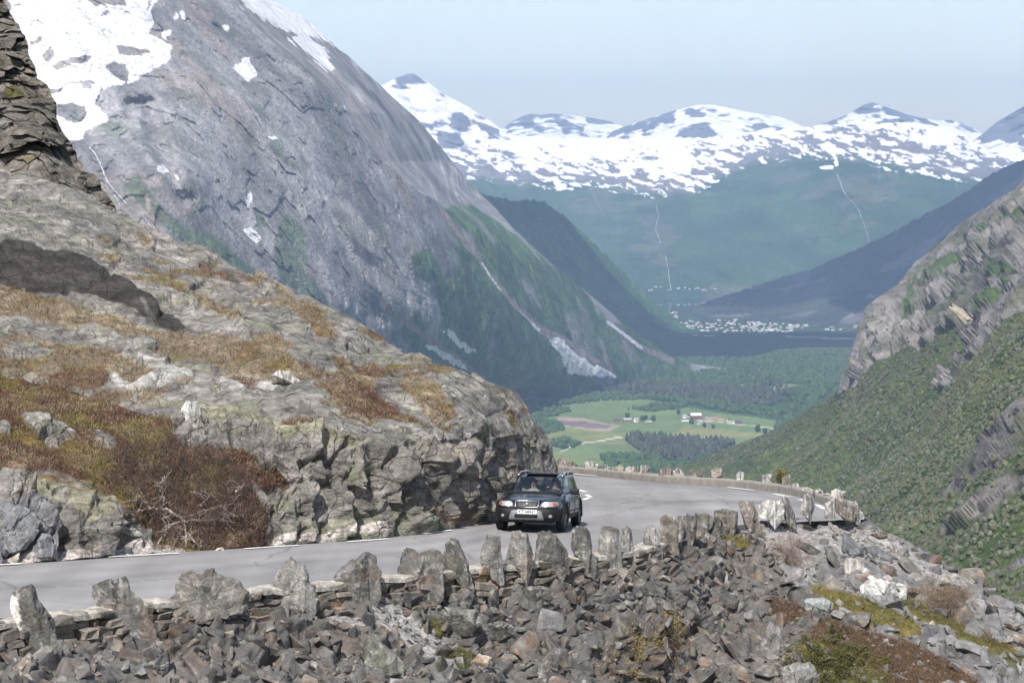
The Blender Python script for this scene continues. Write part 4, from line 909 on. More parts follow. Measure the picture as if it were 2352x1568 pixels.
# ================================================================== guard stones and the dry-stone wall
M_stone = terrain_mat("guard_stone_rock", [.05, .3], .03, .9, .38, spec=.2, bump=.9)
M_white = None
def stone(outline, y, thick, seed, base, name='guard_stone', ridge=None, rust=0., top_lichen=.6, white=0., n=110, K=15, streak=.25):
    """an upright slab of rock: outline traced at its own distance, real thickness, split front and back faces"""
    rs = np.random.RandomState(seed)
    o2 = resample(outline, n)
    c2 = np.array([o2[:, 0].mean(), o2[:, 1].mean()])
    rx, rz = ray(o2[:, 0], o2[:, 1]); cx, cz = ray(c2[0], c2[1])
    O = np.stack([rx * y, rz * y], -1); Cc = np.array([cx * y, cz * y])
    rel = O - Cc
    R = np.sqrt((rel ** 2).sum(1)).mean(); hw = np.ptp(O[:, 0]) / 2; hh = np.ptp(O[:, 1]) / 2
    ph = np.arange(n) * 2 * math.pi / n
    rel = rel * (1 + .018 * np.interp(np.arange(n), np.linspace(0, n, 34), rs.randn(34)))[:, None]
    xr = (rs.uniform(.15, .6) if ridge is None else ridge) * hw
    planes = []
    for _ in range(4):
        a = rs.uniform(0, 2 * math.pi); planes.append((rs.uniform(.42, .85), math.cos(a) * rs.uniform(.3, .9), math.sin(a) * rs.uniform(.2, .7)))
    def height(x, z, s, front):
        f = np.clip((1 - s) * 3.2, 0, 1) ** .7
        h = f * .5
        for (k, ax, az) in planes[:2] if front else planes[2:]:
            h = np.minimum(h, .5 * (k + ax * x / hw + az * z / hh))
        if front:
            h = np.minimum(h, .5 * (1 - 2.2 * (x - xr) / hw))       # the face turned to the right
            h = np.minimum(h, .5 * (1.0 + .35 * (x - xr) / hw))
        return np.maximum(h, .04 * f) * thick
    verts = []; S = []
    ss = np.linspace(1, 0, K)
    for side in (1, -1):
        for k, s in enumerate(ss):
            if side == -1 and k == 0: continue
            q = rel * s
            h = height(q[:, 0], q[:, 1], s, side == 1)
            verts.append(np.stack([Cc[0] + q[:, 0], y - side * h, Cc[1] + q[:, 1]], -1)); S.append(np.full(n, s))
    Vv = np.array(verts)            # rows: front rim..centre (K), back next..centre (K-1)
    nrow = len(Vv)
    P = Vv.reshape(-1, 3)
    fine = .020 * fbm(P / .16 + seed, 3, seed) + .030 * fbm(P / .45 + seed, 3, seed + 5)
    lay = np.array([.5 * math.cos(seed), 1.0, .3]); 
    d, e, h = blocky(P + seed, (.30, .4, .55), seed % 50 + 900, 1.3)
    outw = P - np.array([Cc[0], y, Cc[1]]); outw /= np.linalg.norm(outw, axis=1, keepdims=True) + 1e-6
    P = P + outw * (fine * .8 + .07 * thick * d)[:, None]
    idx = np.arange(nrow * n).reshape(nrow, n)
    F = []
    for k in range(K - 1):
        a = idx[k]; b_ = idx[k + 1]; F.append(np.stack([a, np.roll(a, -1), np.roll(b_, -1), b_], -1))
    prev = idx[0]
    for k in range(K, nrow):
        b_ = idx[k]; F.append(np.stack([prev, b_, np.roll(b_, -1), np.roll(prev, -1)], -1)); prev = b_
    F = np.concatenate(F)
    zt = O[:, 1].max()
    g1 = fbm(P / .22, 4, seed + 11); g2 = fbm(np.stack([P[:, 0] / .05 + .6 * P[:, 2], P[:, 1] / .2, P[:, 2] / .5], -1), 4, seed + 12); g3 = fbm(P / .03, 2, seed + 13)
    col = np.array(base)[None] * (1 + .30 * g1 + streak * g2 + .18 * g3)[:, None]
    col = mixc(col, np.array([.045, .042, .038]), sstep(.25, .02, (zt - P[:, 2])) * sstep(-.1, .4, g1 + .3) * top_lichen)
    col = mixc(col, np.array([.18, .185, .11]), sstep(.35, .65, fbm(P / .3, 4, seed + 14)) * .2)
    col = mixc(col, np.array([.36, .35, .33]), sstep(.35, .7, fbm(P / .1, 3, seed + 15)) * .5)
    col = mixc(col, np.array([.19, .13, .085]), sstep(.1, .5, fbm(P / .35, 3, seed + 16)) * rust)
    if white: col = mixc(col, np.array([.62, .61, .58]), sstep(-.25, .25, g2 + g1 * .4) * white)
    o = np_obj(name, P, F, M_stone, {"Col": np.clip(col, .01, .9)}, False)
    return o
G = (.112, .109, .104); LG = (.17, .166, .158); BR = (.15, .133, .118)
near_st = [
 ([(29,1363),(49,1343),(73,1339),(81,1349),(87,1374),(98,1397),(118,1425),(129,1458),(137,1489),(146,1525),(134,1534),(112,1537),(92,1534),(76,1506),(56,1469),(42,1444),(31,1419),(24,1391),(24,1380)], .5, G, .55, .1, 0, "tall leaning grey stone with a white quartz edge, first of the row along the wall"),
 ([(214,1348),(241,1335),(266,1331),(280,1324),(294,1329),(300,1349),(316,1366),(339,1391),(342,1416),(357,1447),(353,1467),(333,1478),(297,1472),(263,1461),(246,1439),(235,1416),(214,1409)], .6, G, -.6, .3, 0, "blocky grey stone with a flat mossy shoulder and a small dark peak"),
 ([(402,1346),(406,1335),(420,1315),(434,1307),(445,1315),(465,1313),(487,1307),(518,1318),(546,1335),(568,1360),(567,1397),(560,1408),(504,1425),(454,1441),(420,1450),(400,1419),(382,1392),(392,1369),(403,1360)], .75, (.13,.125,.115), .8, .1, 0, "broadest dark domed boulder standing in the row by the road"),
 ([(648,1289),(668,1276),(682,1290),(699,1297),(707,1320),(716,1345),(730,1365),(730,1404),(716,1423),(699,1425),(646,1418),(637,1381),(632,1365),(615,1356),(629,1331),(637,1309)], .55, LG, .6, .25, 0, "pointed grey stone with slanting pale bands and a brown right edge"),
 ([(767,1325),(786,1300),(808,1281),(833,1267),(850,1262),(864,1272),(866,1297),(877,1311),(878,1342),(878,1376),(861,1401),(839,1408),(816,1415),(808,1393),(788,1359),(766,1342)], .6, G, -.1, .3, 0, "hunched stone with a smooth pale left face, standing above white gravel"),
 ([(927,1260),(948,1258),(962,1267),(984,1261),(1010,1262),(1017,1292),(1018,1320),(1025,1353),(1021,1376),(996,1387),(956,1384),(934,1353),(912,1331),(920,1297)], .6, G, -.35, .35, 0, "wide flat-topped stone, pale on its left face and brown on its front"),
 ([(1021,1247),(1035,1237),(1055,1240),(1063,1258),(1074,1289),(1083,1317),(1091,1353),(1083,1363),(1066,1362),(1057,1342),(1041,1325),(1024,1320),(1014,1275),(1021,1267)], .42, G, .3, .3, 0, "mottled stone leaning against the wide flat-topped stone"),
 ([(1118,1229),(1135,1226),(1149,1231),(1152,1269),(1156,1314),(1155,1336),(1132,1331),(1115,1306),(1104,1294),(1107,1269),(1114,1244)], .42, LG, .05, .0, 0, "slim tapering grey stone standing just left below the front of the car"),
 ([(1177,1224),(1194,1221),(1211,1224),(1218,1247),(1225,1275),(1222,1314),(1213,1348),(1200,1336),(1191,1314),(1167,1297),(1166,1278),(1171,1250)], .45, LG, .35, .35, 0, "slim stone with a rust-brown right edge below the car's number plate"),
 ([(1234,1220),(1250,1215),(1261,1215),(1278,1224),(1289,1244),(1306,1275),(1311,1297),(1309,1320),(1292,1336),(1261,1325),(1244,1308),(1227,1292),(1229,1241)], .55, G, .25, .0, 0, "broad shield-shaped grey stone hiding the foot of the car's nearest wheel"),
 ([(1314,1219),(1325,1208),(1342,1210),(1355,1222),(1360,1250),(1363,1269),(1370,1278),(1370,1317),(1362,1327),(1345,1322),(1331,1297),(1311,1261)], .45, G, .1, .0, 0, "dark crooked stone standing right of the shield-shaped stone"),
 ([(1381,1209),(1395,1207),(1415,1209),(1423,1216),(1425,1250),(1432,1297),(1429,1331),(1415,1325),(1398,1308),(1379,1292),(1372,1278),(1374,1238)], .5, LG, .75, .1, 0, "smooth pale flat-topped slab with a dark split right edge"),
 ([(1428,1212),(1440,1208),(1449,1213),(1454,1241),(1460,1278),(1463,1297),(1443,1297),(1426,1292),(1422,1250)], .35, G, .0, .2, .1, "narrow speckled stone touching the right side of the pale flat-topped slab"),
 ([(1485,1210),(1494,1201),(1503,1210),(1510,1227),(1513,1241),(1521,1269),(1523,1294),(1505,1294),(1488,1283),(1473,1258),(1480,1233)], .38, G, .2, .0, .2, "small sharp-pointed stone with a white streak across its foot"),
 ([(1516,1188),(1530,1181),(1552,1185),(1558,1208),(1556,1241),(1561,1266),(1544,1265),(1527,1255),(1513,1238),(1515,1213)], .45, (.17,.16,.135), .6, .15, 0, "tall square-topped olive-grey stone right of the small sharp-pointed one"),
 ([(1555,1182),(1564,1180),(1573,1194),(1569,1230),(1564,1255),(1555,1241)], .35, LG, .1, .1, 0, "thin pale stone squeezed between two taller stones"),
 ([(1570,1177),(1583,1177),(1600,1194),(1617,1210),(1617,1233),(1594,1241),(1585,1261),(1570,1262),(1564,1250),(1570,1222)], .45, G, .1, .25, 0, "slanting grey stone falling away to the right in the crowded part of the row"),
 ([(1597,1178),(1625,1182),(1639,1191),(1631,1213),(1614,1227),(1603,1208)], .4, LG, .1, .2, 0, "low grey stone half hidden behind a dark rounded one"),
 ([(1620,1199),(1631,1188),(1653,1188),(1664,1208),(1667,1227),(1656,1238),(1631,1233),(1617,1219)], .5, (.085,.082,.075), .2, .0, 0, "dark rounded stone in front of a big square slab"),
 ([(1639,1171),(1675,1170),(1695,1174),(1694,1196),(1687,1224),(1667,1226),(1660,1215),(1642,1195)], .45, (.17,.165,.14), .7, .1, 0, "big square slab with a black shaded end above a green moss patch"),
 ([(1600,1233),(1622,1225),(1642,1231),(1645,1252),(1631,1264),(1611,1264)], .4, LG, .0, .0, .2, "lichen-spotted rounded boulder lying below the row of stones"),
 ([(1696,1154),(1702,1149),(1728,1150),(1741,1173),(1741,1195),(1763,1221),(1750,1221),(1718,1214),(1705,1190)], .5, BR, -.2, .3, 0, "tall brown-grey stone with a wide foot, left of the white boulder"),
 ([(1739,1160),(1763,1147),(1789,1147),(1798,1157),(1798,1195),(1779,1210),(1763,1198),(1744,1186)], .6, (.30,.295,.28), .5, .0, .5, "bright white quartz boulder in the row of guard stones"),
 ([(1797,1141),(1805,1138),(1818,1154),(1824,1176),(1830,1205),(1814,1205),(1798,1189)], .35, G, .3, .1, .25, "fin-shaped streaky stone right beside the white boulder"),
 ([(1845,1138),(1859,1134),(1869,1138),(1869,1170),(1862,1195),(1850,1186),(1838,1176)], .35, LG, .2, .1, .25, "lone leaning post-like stone with white streaks in front of the kerb"),
 ([(1894,1154),(1914,1146),(1918,1154),(1917,1190),(1898,1189),(1894,1176)], .35, LG, .1, .1, .3, "narrow pale stone standing at the end of the kerb"),
 ([(1918,1144),(1942,1147),(1965,1166),(1965,1189),(1946,1192),(1920,1176)], .5, BR, .4, .15, 0, "brownish boulder sloping down to the right at the tip of the bend"),
 ([(1909,1128),(1917,1120),(1944,1128),(1944,1149),(1926,1147),(1909,1138)], .45, LG, .4, .2, .35, "pale square boulder rising behind the kerb end at the tip of the bend"),
 ([(1955,1154),(1965,1148),(1971,1157),(1981,1179),(1974,1198),(1965,1195),(1955,1173)], .35, LG, .3, .0, .3, "last pale stone at the right-hand tip of the row")]
near_objs = []
for k, (ol, th, base, rg, rust, wh, lab) in enumerate(near_st):
    uc = np.mean([q[0] for q in ol]); vb = max(q[1] for q in ol)
    yr = float(road_pt(uc, poly_interp(NEAR_EDGE)(uc))[0, 1])
    y = yr - .62
    if k == 20: y = yr - 1.2
    if k in (18,): y = yr - 1.0
    if k in (16, 14): y = yr - .75
    if k in (17, 15): y = yr - .4
    if k == 27: y = 62.6
    if k == 25: y = 58.3
    # set the foot a little deeper into the bank so nothing hovers
    ol2 = [(a, b + (9 if b > vb - 8 else 0)) for a, b in ol]
    o = stone(ol2, y, th, 31 + k * 7, base, ridge=rg, rust=rust, white=wh, top_lichen=.8 if k < 20 else .2)
    tag(o, lab, 'guard stone', 'upright guard stones along the near edge of the road'); near_objs.append(o)
# white quartz edge on the first stone
me = near_objs[0].data; at = me.color_attributes["Col"]; buf = np.empty(len(me.vertices) * 4, np.float32); at.data.foreach_get("color", buf); buf = buf.reshape(-1, 4)
co = np.empty(len(me.vertices) * 3, np.float32); me.vertices.foreach_get("co", co); co = co.reshape(-1, 3); uq, vq = project(co)
mk = Mask([[(15, 1372), (40, 1368), (48, 1400), (46, 1450), (36, 1450), (20, 1400)]], 1)(uq + 3 * fbm(co / .08, 2, 3), vq)
buf[:, :3] = mixc(buf[:, :3], np.array([.62, .60, .56]), sstep(.4, .6, mk)); at.data.foreach_set("color", buf.ravel())

far_st = [
 ([(1282,1054),(1293,1052),(1309,1058),(1306,1076),(1283,1074)], BR, "brown rounded stone beside the rock nose behind the kerb"), ([(1304,1064),(1315,1061),(1328,1067),(1327,1077),(1304,1076)], BR, "low brown stone, second from the rock nose behind the kerb"),
 ([(1342,1062),(1354,1058),(1365,1061),(1367,1080),(1344,1079)], LG, "upright banded grey stone behind the kerb, above the car's roof rail"), ([(1366,1066),(1374,1064),(1377,1079),(1368,1080)], (.4,.39,.36), "tiny white stone touching a banded grey one behind the kerb"),
 ([(1386,1069),(1395,1066),(1403,1074),(1402,1085),(1387,1084)], LG, "small pale speckled stone behind the kerb"), ([(1405,1072),(1424,1067),(1435,1077),(1434,1088),(1406,1087)], (.24,.24,.18), "greenish striped stone with a slanting top behind the kerb"),
 ([(1437,1075),(1446,1070),(1466,1071),(1469,1091),(1438,1089)], LG, "squat square pale stone behind the kerb"), ([(1472,1070),(1477,1066),(1493,1072),(1493,1093),(1469,1092)], LG, "tilted grey block behind the kerb, right of the squat pale one"),
 ([(1515,1077),(1530,1070),(1546,1078),(1542,1096),(1514,1095)], BR, "rough layered brown boulder behind the middle of the kerb"), ([(1544,1082),(1558,1074),(1571,1083),(1577,1099),(1546,1097)], LG, "rough grey boulder with a white foot behind the middle of the kerb"),
 ([(1584,1080),(1590,1076),(1610,1086),(1619,1101),(1590,1100)], BR, "low wedge-shaped stone lying behind the kerb"), ([(1632,1077),(1645,1071),(1660,1073),(1660,1106),(1632,1103)], BR, "tall square brown stone behind the kerb"),
 ([(1690,1085),(1699,1082),(1710,1083),(1713,1110),(1688,1109)], LG, "streaky grey post of stone behind the kerb, standing alone"), ([(1749,1090),(1760,1087),(1774,1090),(1774,1118),(1748,1115)], LG, "pale square post of stone just left of the small leafy tree"),
 ([(1795,1099),(1802,1091),(1814,1090),(1818,1125),(1795,1121)], BR, "reddish-brown post of stone in front of the small leafy tree"), ([(1816,1109),(1835,1109),(1838,1132),(1816,1127)], LG, "pale block of stone just right of the reddish-brown post"),
 ([(1842,1120),(1853,1115),(1869,1122),(1870,1140),(1843,1134)], (.34,.33,.30), "low white block behind the right part of the kerb"), ([(1869,1126),(1882,1123),(1890,1131),(1886,1148),(1869,1142)], LG, "low grey rubbly stone next to the low white block"),
 ([(1886,1134),(1894,1128),(1909,1131),(1910,1152),(1894,1152)], LG, "pale rounded stone behind the right end of the kerb")]
for k, (ol, base, lab) in enumerate(far_st):
    uc = np.mean([q[0] for q in ol])
    yk = float(road_pt(uc, poly_interp(KB)(uc))[0, 1])
    vb = max(q[1] for q in ol)
    sl = (yk + .75)
    ol2 = [(a, b + (5 if b > vb - 6 else 0)) for a, b in ol]
    o = stone(ol2, sl, .55, 400 + 11 * k, base, ridge=.5, n=60, K=9, streak=.45, top_lichen=.2, white=.25 if base is LG else 0)
    tag(o, lab, 'guard stone', 'guard stones behind the concrete kerb')

# low dry-stone wall with a mortar cap along the near edge of the road
def block(c, ax, s, rs, sub=2):
    """one rough stone block as verts/quads: c centre, ax 3x3 axes, s half sizes"""
    q = np.array([(x, y, z) for x in (-1, 1) for y in (-1, 1) for z in (-1, 1)], float)
    q = q + rs.uniform(-.34, .34, q.shape)
    f = np.array([(0, 1, 3, 2), (4, 6, 7, 5), (0, 4, 5, 1), (2, 3, 7, 6), (0, 2, 6, 4), (1, 5, 7, 3)])
    return c + (q * s) @ ax, f
rs = np.random.RandomState(5)
uu = np.linspace(-240, 1500, 700); we = road_pt(uu, poly_interp(NEAR_EDGE)(uu))
seg = np.concatenate([[0], np.cumsum(np.linalg.norm(np.diff(we, axis=0), axis=1))])
def at_s(s): return np.stack([np.interp(s, seg, we[:, k]) for k in range(3)], -1)
VS = []; FS = []; CS = []; nv = 0
for row in range(5):
    s = rs.uniform(0, .3)
    hgt = .13 + .03 * rs.rand()
    while s < seg[-1]:
        L_ = rs.uniform(.18, .60); c = at_s(s + L_ / 2); t = at_s(s + L_) - at_s(s); t[2] *= 1; t /= np.linalg.norm(t) + 1e-9
        nrm = np.array([t[1], -t[0], 0]); nrm /= np.linalg.norm(nrm); up = np.cross(t, nrm) * -1
        if up[2] < 0: up = -up
        h_ = hgt * rs.uniform(.75, 1.35)
        cc = c + nrm * (.16 + .05 * row + rs.uniform(-.11, .12)) + np.array([0, 0, -.02 - row * .15])
        ax = np.array([t, nrm, up])
        ra = rs.uniform(-.14, .14); ax = np.array([t * math.cos(ra) + up * math.sin(ra), nrm, -t * math.sin(ra) + up * math.cos(ra)])
        v_, f_ = block(cc, ax, np.array([L_ / 2 - .006, .20, h_ / 2]), rs)
        VS.append(v_); FS.append(f_ + nv); nv += 8
        base = np.array([.15, .135, .115]) * rs.uniform(.7, 1.35)
        if rs.rand() < .16: base = np.array([.20, .145, .10]) * rs.uniform(.8, 1.2)
        CS.append(np.repeat(base[None], 8, 0)); s += L_ + .01
wall = np_obj("stone_wall", np.concatenate(VS), np.concatenate(FS), M_stone, {"Col": np.concatenate(CS)}, False)
bv = wall.modifiers.new("edges", 'BEVEL'); bv.width = .02; bv.segments = 1
tag(wall, 'low dry-stone wall of brown and grey blocks with a pale mortar cap', 'wall')
# mortar cap
s = np.linspace(.1, seg[-1] - .1, 500); c = at_s(s); t = np.gradient(c, axis=0); nrm = np.stack([t[:, 1], -t[:, 0], t[:, 0] * 0], -1); nrm /= np.linalg.norm(nrm, axis=1, keepdims=True)
capp = []
for o_, h in ((-.06, -.06), (-.04, .07), (.02, .10), (.34, .09), (.39, .06), (.40, -.03)):
    q = c + nrm * (o_ + .03 * fbm(c / .3 + o_, 3, 4))[:, None]; q[:, 2] += h + .035 * fbm(c / .5 + o_, 3, 6); capp.append(q)
capp = np.array(capp)
C = np.repeat(np.array([[.33, .31, .27]]), capp.shape[0] * 500, 0) * (1 + .35 * fbm(capp.reshape(-1, 3) / .25, 4, 7))[:, None]
np_obj("mortar_cap", capp.reshape(-1, 3), grid_faces(6, 500)[:, ::-1], M_stone, {"Col": C}, False, parent=wall)
# ================================================================== loose rock: library of broken blocks, then scatter
rs = np.random.RandomState(77)
def rock_mesh(seed, prop, base, nm="rubble_stone", subdiv=True):
    r = np.random.RandomState(seed)
    bm = bmesh.new()
    pts = []
    n = r.randint(9, 15)
    for _ in range(n):
        v = r.randn(3); v /= np.linalg.norm(v)
        v = np.sign(v) * np.abs(v) ** .55            # push towards a box, so it breaks with flat faces
        pts.append(v * r.uniform(.85, 1.05))
    for q in pts: bm.verts.new(np.array(q) * prop)
    res = bmesh.ops.convex_hull(bm, input=bm.verts)
    bmesh.ops.delete(bm, geom=[e for e in res["geom_interior"] if isinstance(e, bmesh.types.BMVert)], context='VERTS')
    bmesh.ops.dissolve_limit(bm, angle_limit=math.radians(14), verts=bm.verts, edges=bm.edges)
    if subdiv:
        bmesh.ops.bevel(bm, geom=list(bm.edges), offset=.035, segments=1, affect='EDGES')
    bmesh.ops.triangulate(bm, faces=bm.faces)
    bmesh.ops.recalc_face_normals(bm, faces=bm.faces)
    if subdiv:
        bmesh.ops.subdivide_edges(bm, edges=[e for e in bm.edges if e.calc_length() > .35], cuts=2, use_grid_fill=True)
        bmesh.ops.triangulate(bm, faces=bm.faces)
        co = np.array([v.co for v in bm.verts]); dd = .035 * fbm(co * 3 + seed, 3, seed)
        for v, d_ in zip(bm.verts, dd): v.co *= (1 + d_)
    bm.verts.ensure_lookup_table()
    V_ = np.array([v.co for v in bm.verts]); F_ = np.array([[l.index for l in f.verts] for f in bm.faces])
    bm.free()
    c = .88 * np.repeat(np.array(base)[None], len(V_), 0) * (1 + .35 * fbm(V_ * 2.2 + seed, 3, seed + 1))[:, None]
    if r.rand() < .35: c = mixc(c, np.array([.20, .125, .08]), sstep(.1, .5, fbm(V_ * 1.6 + seed, 3, seed + 2)) * .6)
    c = mixc(c, np.array([.30, .30, .24]), sstep(.3, .6, fbm(V_ * 3 + seed, 3, seed + 3)) * .5)
    return V_, F_, np.clip(c, .01, .9)
M_rub = terrain_mat("broken_rock", [.07, .35], .035, .92, .34, spec=.15, bump=.8, rnd=True)
lib = []
for k in range(44):
    pr = np.array([1, rs.uniform(.55, .9), rs.uniform(.18, .48)])
    t = k % 11
    base = [(.108, .104, .100), (.125, .122, .118), (.090, .088, .086), (.145, .138, .128), (.112, .110, .104), (.080, .080, .081), (.14, .118, .105), (.14, .137, .133), (.105, .106, .098), (.20, .195, .19), (.12, .108, .098)][t]
    lib.append(rock_mesh(1000 + k, pr, base))
lib_g = [rock_mesh(1200 + k, np.array([1, rs.uniform(.6, .9), rs.uniform(.25, .5)]), [(.145, .147, .15), (.17, .17, .169), (.118, .12, .126), (.215, .212, .205), (.15, .14, .13)][k % 5]) for k in range(24)]
lib_low = [rock_mesh(1300 + k, np.array([1, rs.uniform(.6, .9), rs.uniform(.3, .6)]), [(.108, .104, .100), (.122, .119, .115), (.090, .088, .086), (.142, .136, .128), (.135, .118, .106)][k % 5], subdiv=False) for k in range(20)]
lib_lowg = [rock_mesh(1400 + k, np.array([1, rs.uniform(.6, .9), rs.uniform(.3, .5)]), [(.15, .15, .15), (.185, .184, .18), (.125, .125, .13), (.24, .235, .225)][k % 4], subdiv=False) for k in range(16)]
def rock_me(k, l, nm): return np_mesh(nm, l[k][0], l[k][1], M_rub, {"Col": l[k][2]}, False)
mesh_b = [rock_me(k, lib, "rubble_stone") for k in range(len(lib))]; mesh_g = [rock_me(k, lib_g, "slate_block") for k in range(len(lib_g))]
SL = Mask([[(1720, 1180), (1990, 1180), (2120, 1255), (2352, 1390), (2700, 1560), (2700, 1800), (2300, 1700), (2060, 1500), (1900, 1400), (1800, 1330)]], 8)
K_SOFT = Mask([[(1855, 1345), (1920, 1355), (2000, 1385), (2080, 1420), (2130, 1465), (2060, 1455), (1960, 1420), (1880, 1395)], [(1650, 1220), (1690, 1225), (1730, 1252), (1690, 1258)], [(2060, 1370), (2150, 1400), (2250, 1450), (2352, 1510), (2352, 1540), (2220, 1480), (2120, 1430)],
               [(1820, 1480), (1900, 1465), (2000, 1500), (2060, 1560), (2000, 1620), (1830, 1620), (1850, 1540)], ell(1060, 1520, 46, 28), [(1780, 1370), (1860, 1400), (1830, 1430), (1770, 1410)], [(1890, 1410), (1960, 1440), (2100, 1480), (2200, 1540), (2100, 1600), (1960, 1510), (1860, 1470)],
               [(835, 1390), (880, 1385), (950, 1430), (1030, 1480), (1060, 1530), (1010, 1530), (930, 1480), (860, 1435)], [(1730, 1215), (1800, 1215), (1960, 1200), (1900, 1225), (1760, 1250)]], 2)
K_SLATE = Mask([[(1780, 1235), (1900, 1215), (2100, 1290), (2352, 1430), (2400, 1500), (2250, 1440), (2050, 1350), (1850, 1290)]], 4)
def rot_rock(r, slope_n, align):
    """orientation: flat axis near the slope normal, free turn about it"""
    up = np.array(slope_n) * align + r.randn(3) * (1 - align) ; up /= np.linalg.norm(up)
    a = r.randn(3); a -= up * a.dot(up); a /= np.linalg.norm(a); b_ = np.cross(up, a)
    return np.array([a, b_, up]).T
# candidates: biggest first, spaced in picture terms by their own size
cand = []
r = np.random.RandomState(123)
def ok_place(cells, u, v, rad):
    gx, gy = int(u // 60), int(v // 60)
    for i in range(gx - 2, gx + 3):
        for j in range(gy - 2, gy + 3):
            for (a, b_, rr) in cells.get((i, j), ()):
                if (a - u) ** 2 + ((b_ - v) * 1.25) ** 2 < (rr + rad) ** 2: return False
    cells.setdefault((gx, gy), []).append((u, v, rad)); return True
cells = {}
placed = []
def tryfill(n, s0, s1, pk, zone, over=.62):
    k = 0
    for _ in range(n):
        u = r.uniform(-60, 2420); v = r.uniform(1200, 1630)
        if v < float(poly_interp(top_S)(u)) + 5: continue
        soft = float(K_SOFT(np.array([u]), np.array([v]))[0])
        if soft > .45 and r.rand() < pk: continue
        grey = float(SL(np.array([u]), np.array([v]))[0]) > r.rand()
        if zone == 'g' and not grey: continue
        q, nn = RS.sample(u, v)
        size = r.uniform(s0, s1)
        if size > .30 and not (1180 < u < 1780 and v > 1400) and not grey: size *= .6
        if size > .40 and v < 1420 and not grey: size *= .7
        px = size * FPX / q[0, 1]
        if v < float(poly_interp(top_S)(u)) + 5 + px * .35 and u < 1960: continue
        if not ok_place(cells, u, v, px * over): continue
        placed.append((size, u, v, q[0], nn[0], grey)); k += 1
    return k
tryfill(200, .36, .52, .97, ''); tryfill(900, .30, .42, .95, ''); tryfill(3200, .19, .29, .93, ''); tryfill(9000, .11, .18, .85, ''); 
placed_small = []
big = placed; placed = []
tryfill(16000, .06, .10, .6, '', .5)
small = placed
big.sort(key=lambda t: -t[0])
print("rubble", len(big), len(small))
def place_mat(size, q, nn, Rm, sink):
    M = Matrix([[*(Rm[i] * size), 0] for i in range(3)] + [[0, 0, 0, 1]])
    M = Matrix(((Rm[0][0] * size, Rm[0][1] * size, Rm[0][2] * size, q[0] + nn[0] * size * sink), (Rm[1][0] * size, Rm[1][1] * size, Rm[1][2] * size, q[1] + nn[1] * size * sink), (Rm[2][0] * size, Rm[2][1] * size, Rm[2][2] * size, q[2] + nn[2] * size * sink), (0, 0, 0, 1)))
    return M
NIND = 290
LMK = [(40, 'the leaning stone with the quartz edge'), (280, 'the mossy-shouldered stone'), (485, 'the broad domed boulder'), (680, 'the pointed banded stone'), (825, 'the hunched stone'), (970, 'the wide flat-topped stone'), (1050, 'the mottled leaning stone'), (1135, 'the slim tapering stone'), (1195, 'the rust-edged stone'),
       (1270, 'the shield-shaped stone'), (1340, 'the dark crooked stone'), (1405, 'the smooth pale slab'), (1445, 'the narrow speckled stone'), (1500, 'the sharp-pointed stone'), (1540, 'the olive-grey stone'), (1590, 'the slanting grey stone'), (1650, 'the big square slab'), (1730, 'the wide-footed stone'), (1775, 'the white quartz boulder'),
       (1858, 'the lone post-like stone'), (1945, 'the bend tip'), (2060, 'the outer end of the bend'), (2180, 'the red-brown shrub'), (2320, 'the right edge of the picture')]
def place_label(size, u, v, grey, shp, hue):
    lm = min(LMK, key=lambda t: abs(t[0] - u))[1]; tv = float(poly_interp(top_S)(u)); f = (v - tv) / max(1, 1568 - tv)
    row = ['just under', 'below', 'halfway down below', 'far below', 'at the bottom below'][int(min(4.99, max(0, f * 5)))]
    if v > 1568: row = 'cut off below'
    sz = 'large' if size > .34 else ('medium' if size > .24 else 'small')
    return "%s %s %s %s %s" % (sz, hue, shp, row, lm)
gi = 0
for k, (size, u, v, q, nn, grey) in enumerate(big[:NIND]):
    if grey:
        mi = r.randint(len(mesh_g)); me = mesh_g[mi]; nm = "slate_block"; hue = ['blue-grey', 'pale grey', 'dark grey', 'whitish', 'pinkish-grey'][mi % 5]; pz = lib_g[mi][0]
        Rm = rot_rock(r, nn + np.array([.25, 0, 0]), .78)
    else:
        mi = r.randint(len(mesh_b)); me = mesh_b[mi]; nm = "rubble_stone"; hue = ['brown', 'grey-brown', 'dark brown', 'tan', 'olive-brown', 'charcoal', 'reddish', 'grey', 'greenish', 'pale grey', 'dull brown'][mi % 11]; pz = lib[mi][0]
        Rm = rot_rock(r, nn, .62)
    o = bpy.data.objects.new(nm, me); o.matrix_world = place_mat(size, q, nn, Rm, .12)
    COL.objects.link(o)
    shp = 'slab' if np.ptp(pz[:, 2]) < .8 else ('wedge' if mi % 3 else 'block')
    lb = place_label(size, u, v, grey, shp, hue)
    if grey: tag(o, lb, 'rock', 'grey slate blocks on the bank below the bend')
    else: tag(o, lb, 'rock', 'loose rubble stones on the scree below the wall')
def merged(name, lst, L1, L2, lab, cat):
    VS = []; FS = []; CS = []; n0 = 0
    for (size, u, v, q, nn, grey) in lst:
        l = (L2 if grey else L1); V_, F_, c = l[r.randint(len(l))]
        Rm = rot_rock(r, nn, .6)
        VS.append(V_ @ Rm.T * size + q + nn * size * .12); FS.append(F_ + n0); CS.append(c * r.uniform(.72, 1.35)); n0 += len(V_)
    tag(np_obj(name, np.concatenate(VS), np.concatenate(FS), M_scree, {"Col": np.concatenate(CS)}, False), lab, cat, None, 'stuff')
merged("rubble", big[NIND:] + small, lib_low, lib_lowg, 'small broken stones filling the scree between the larger rocks', 'rubble')

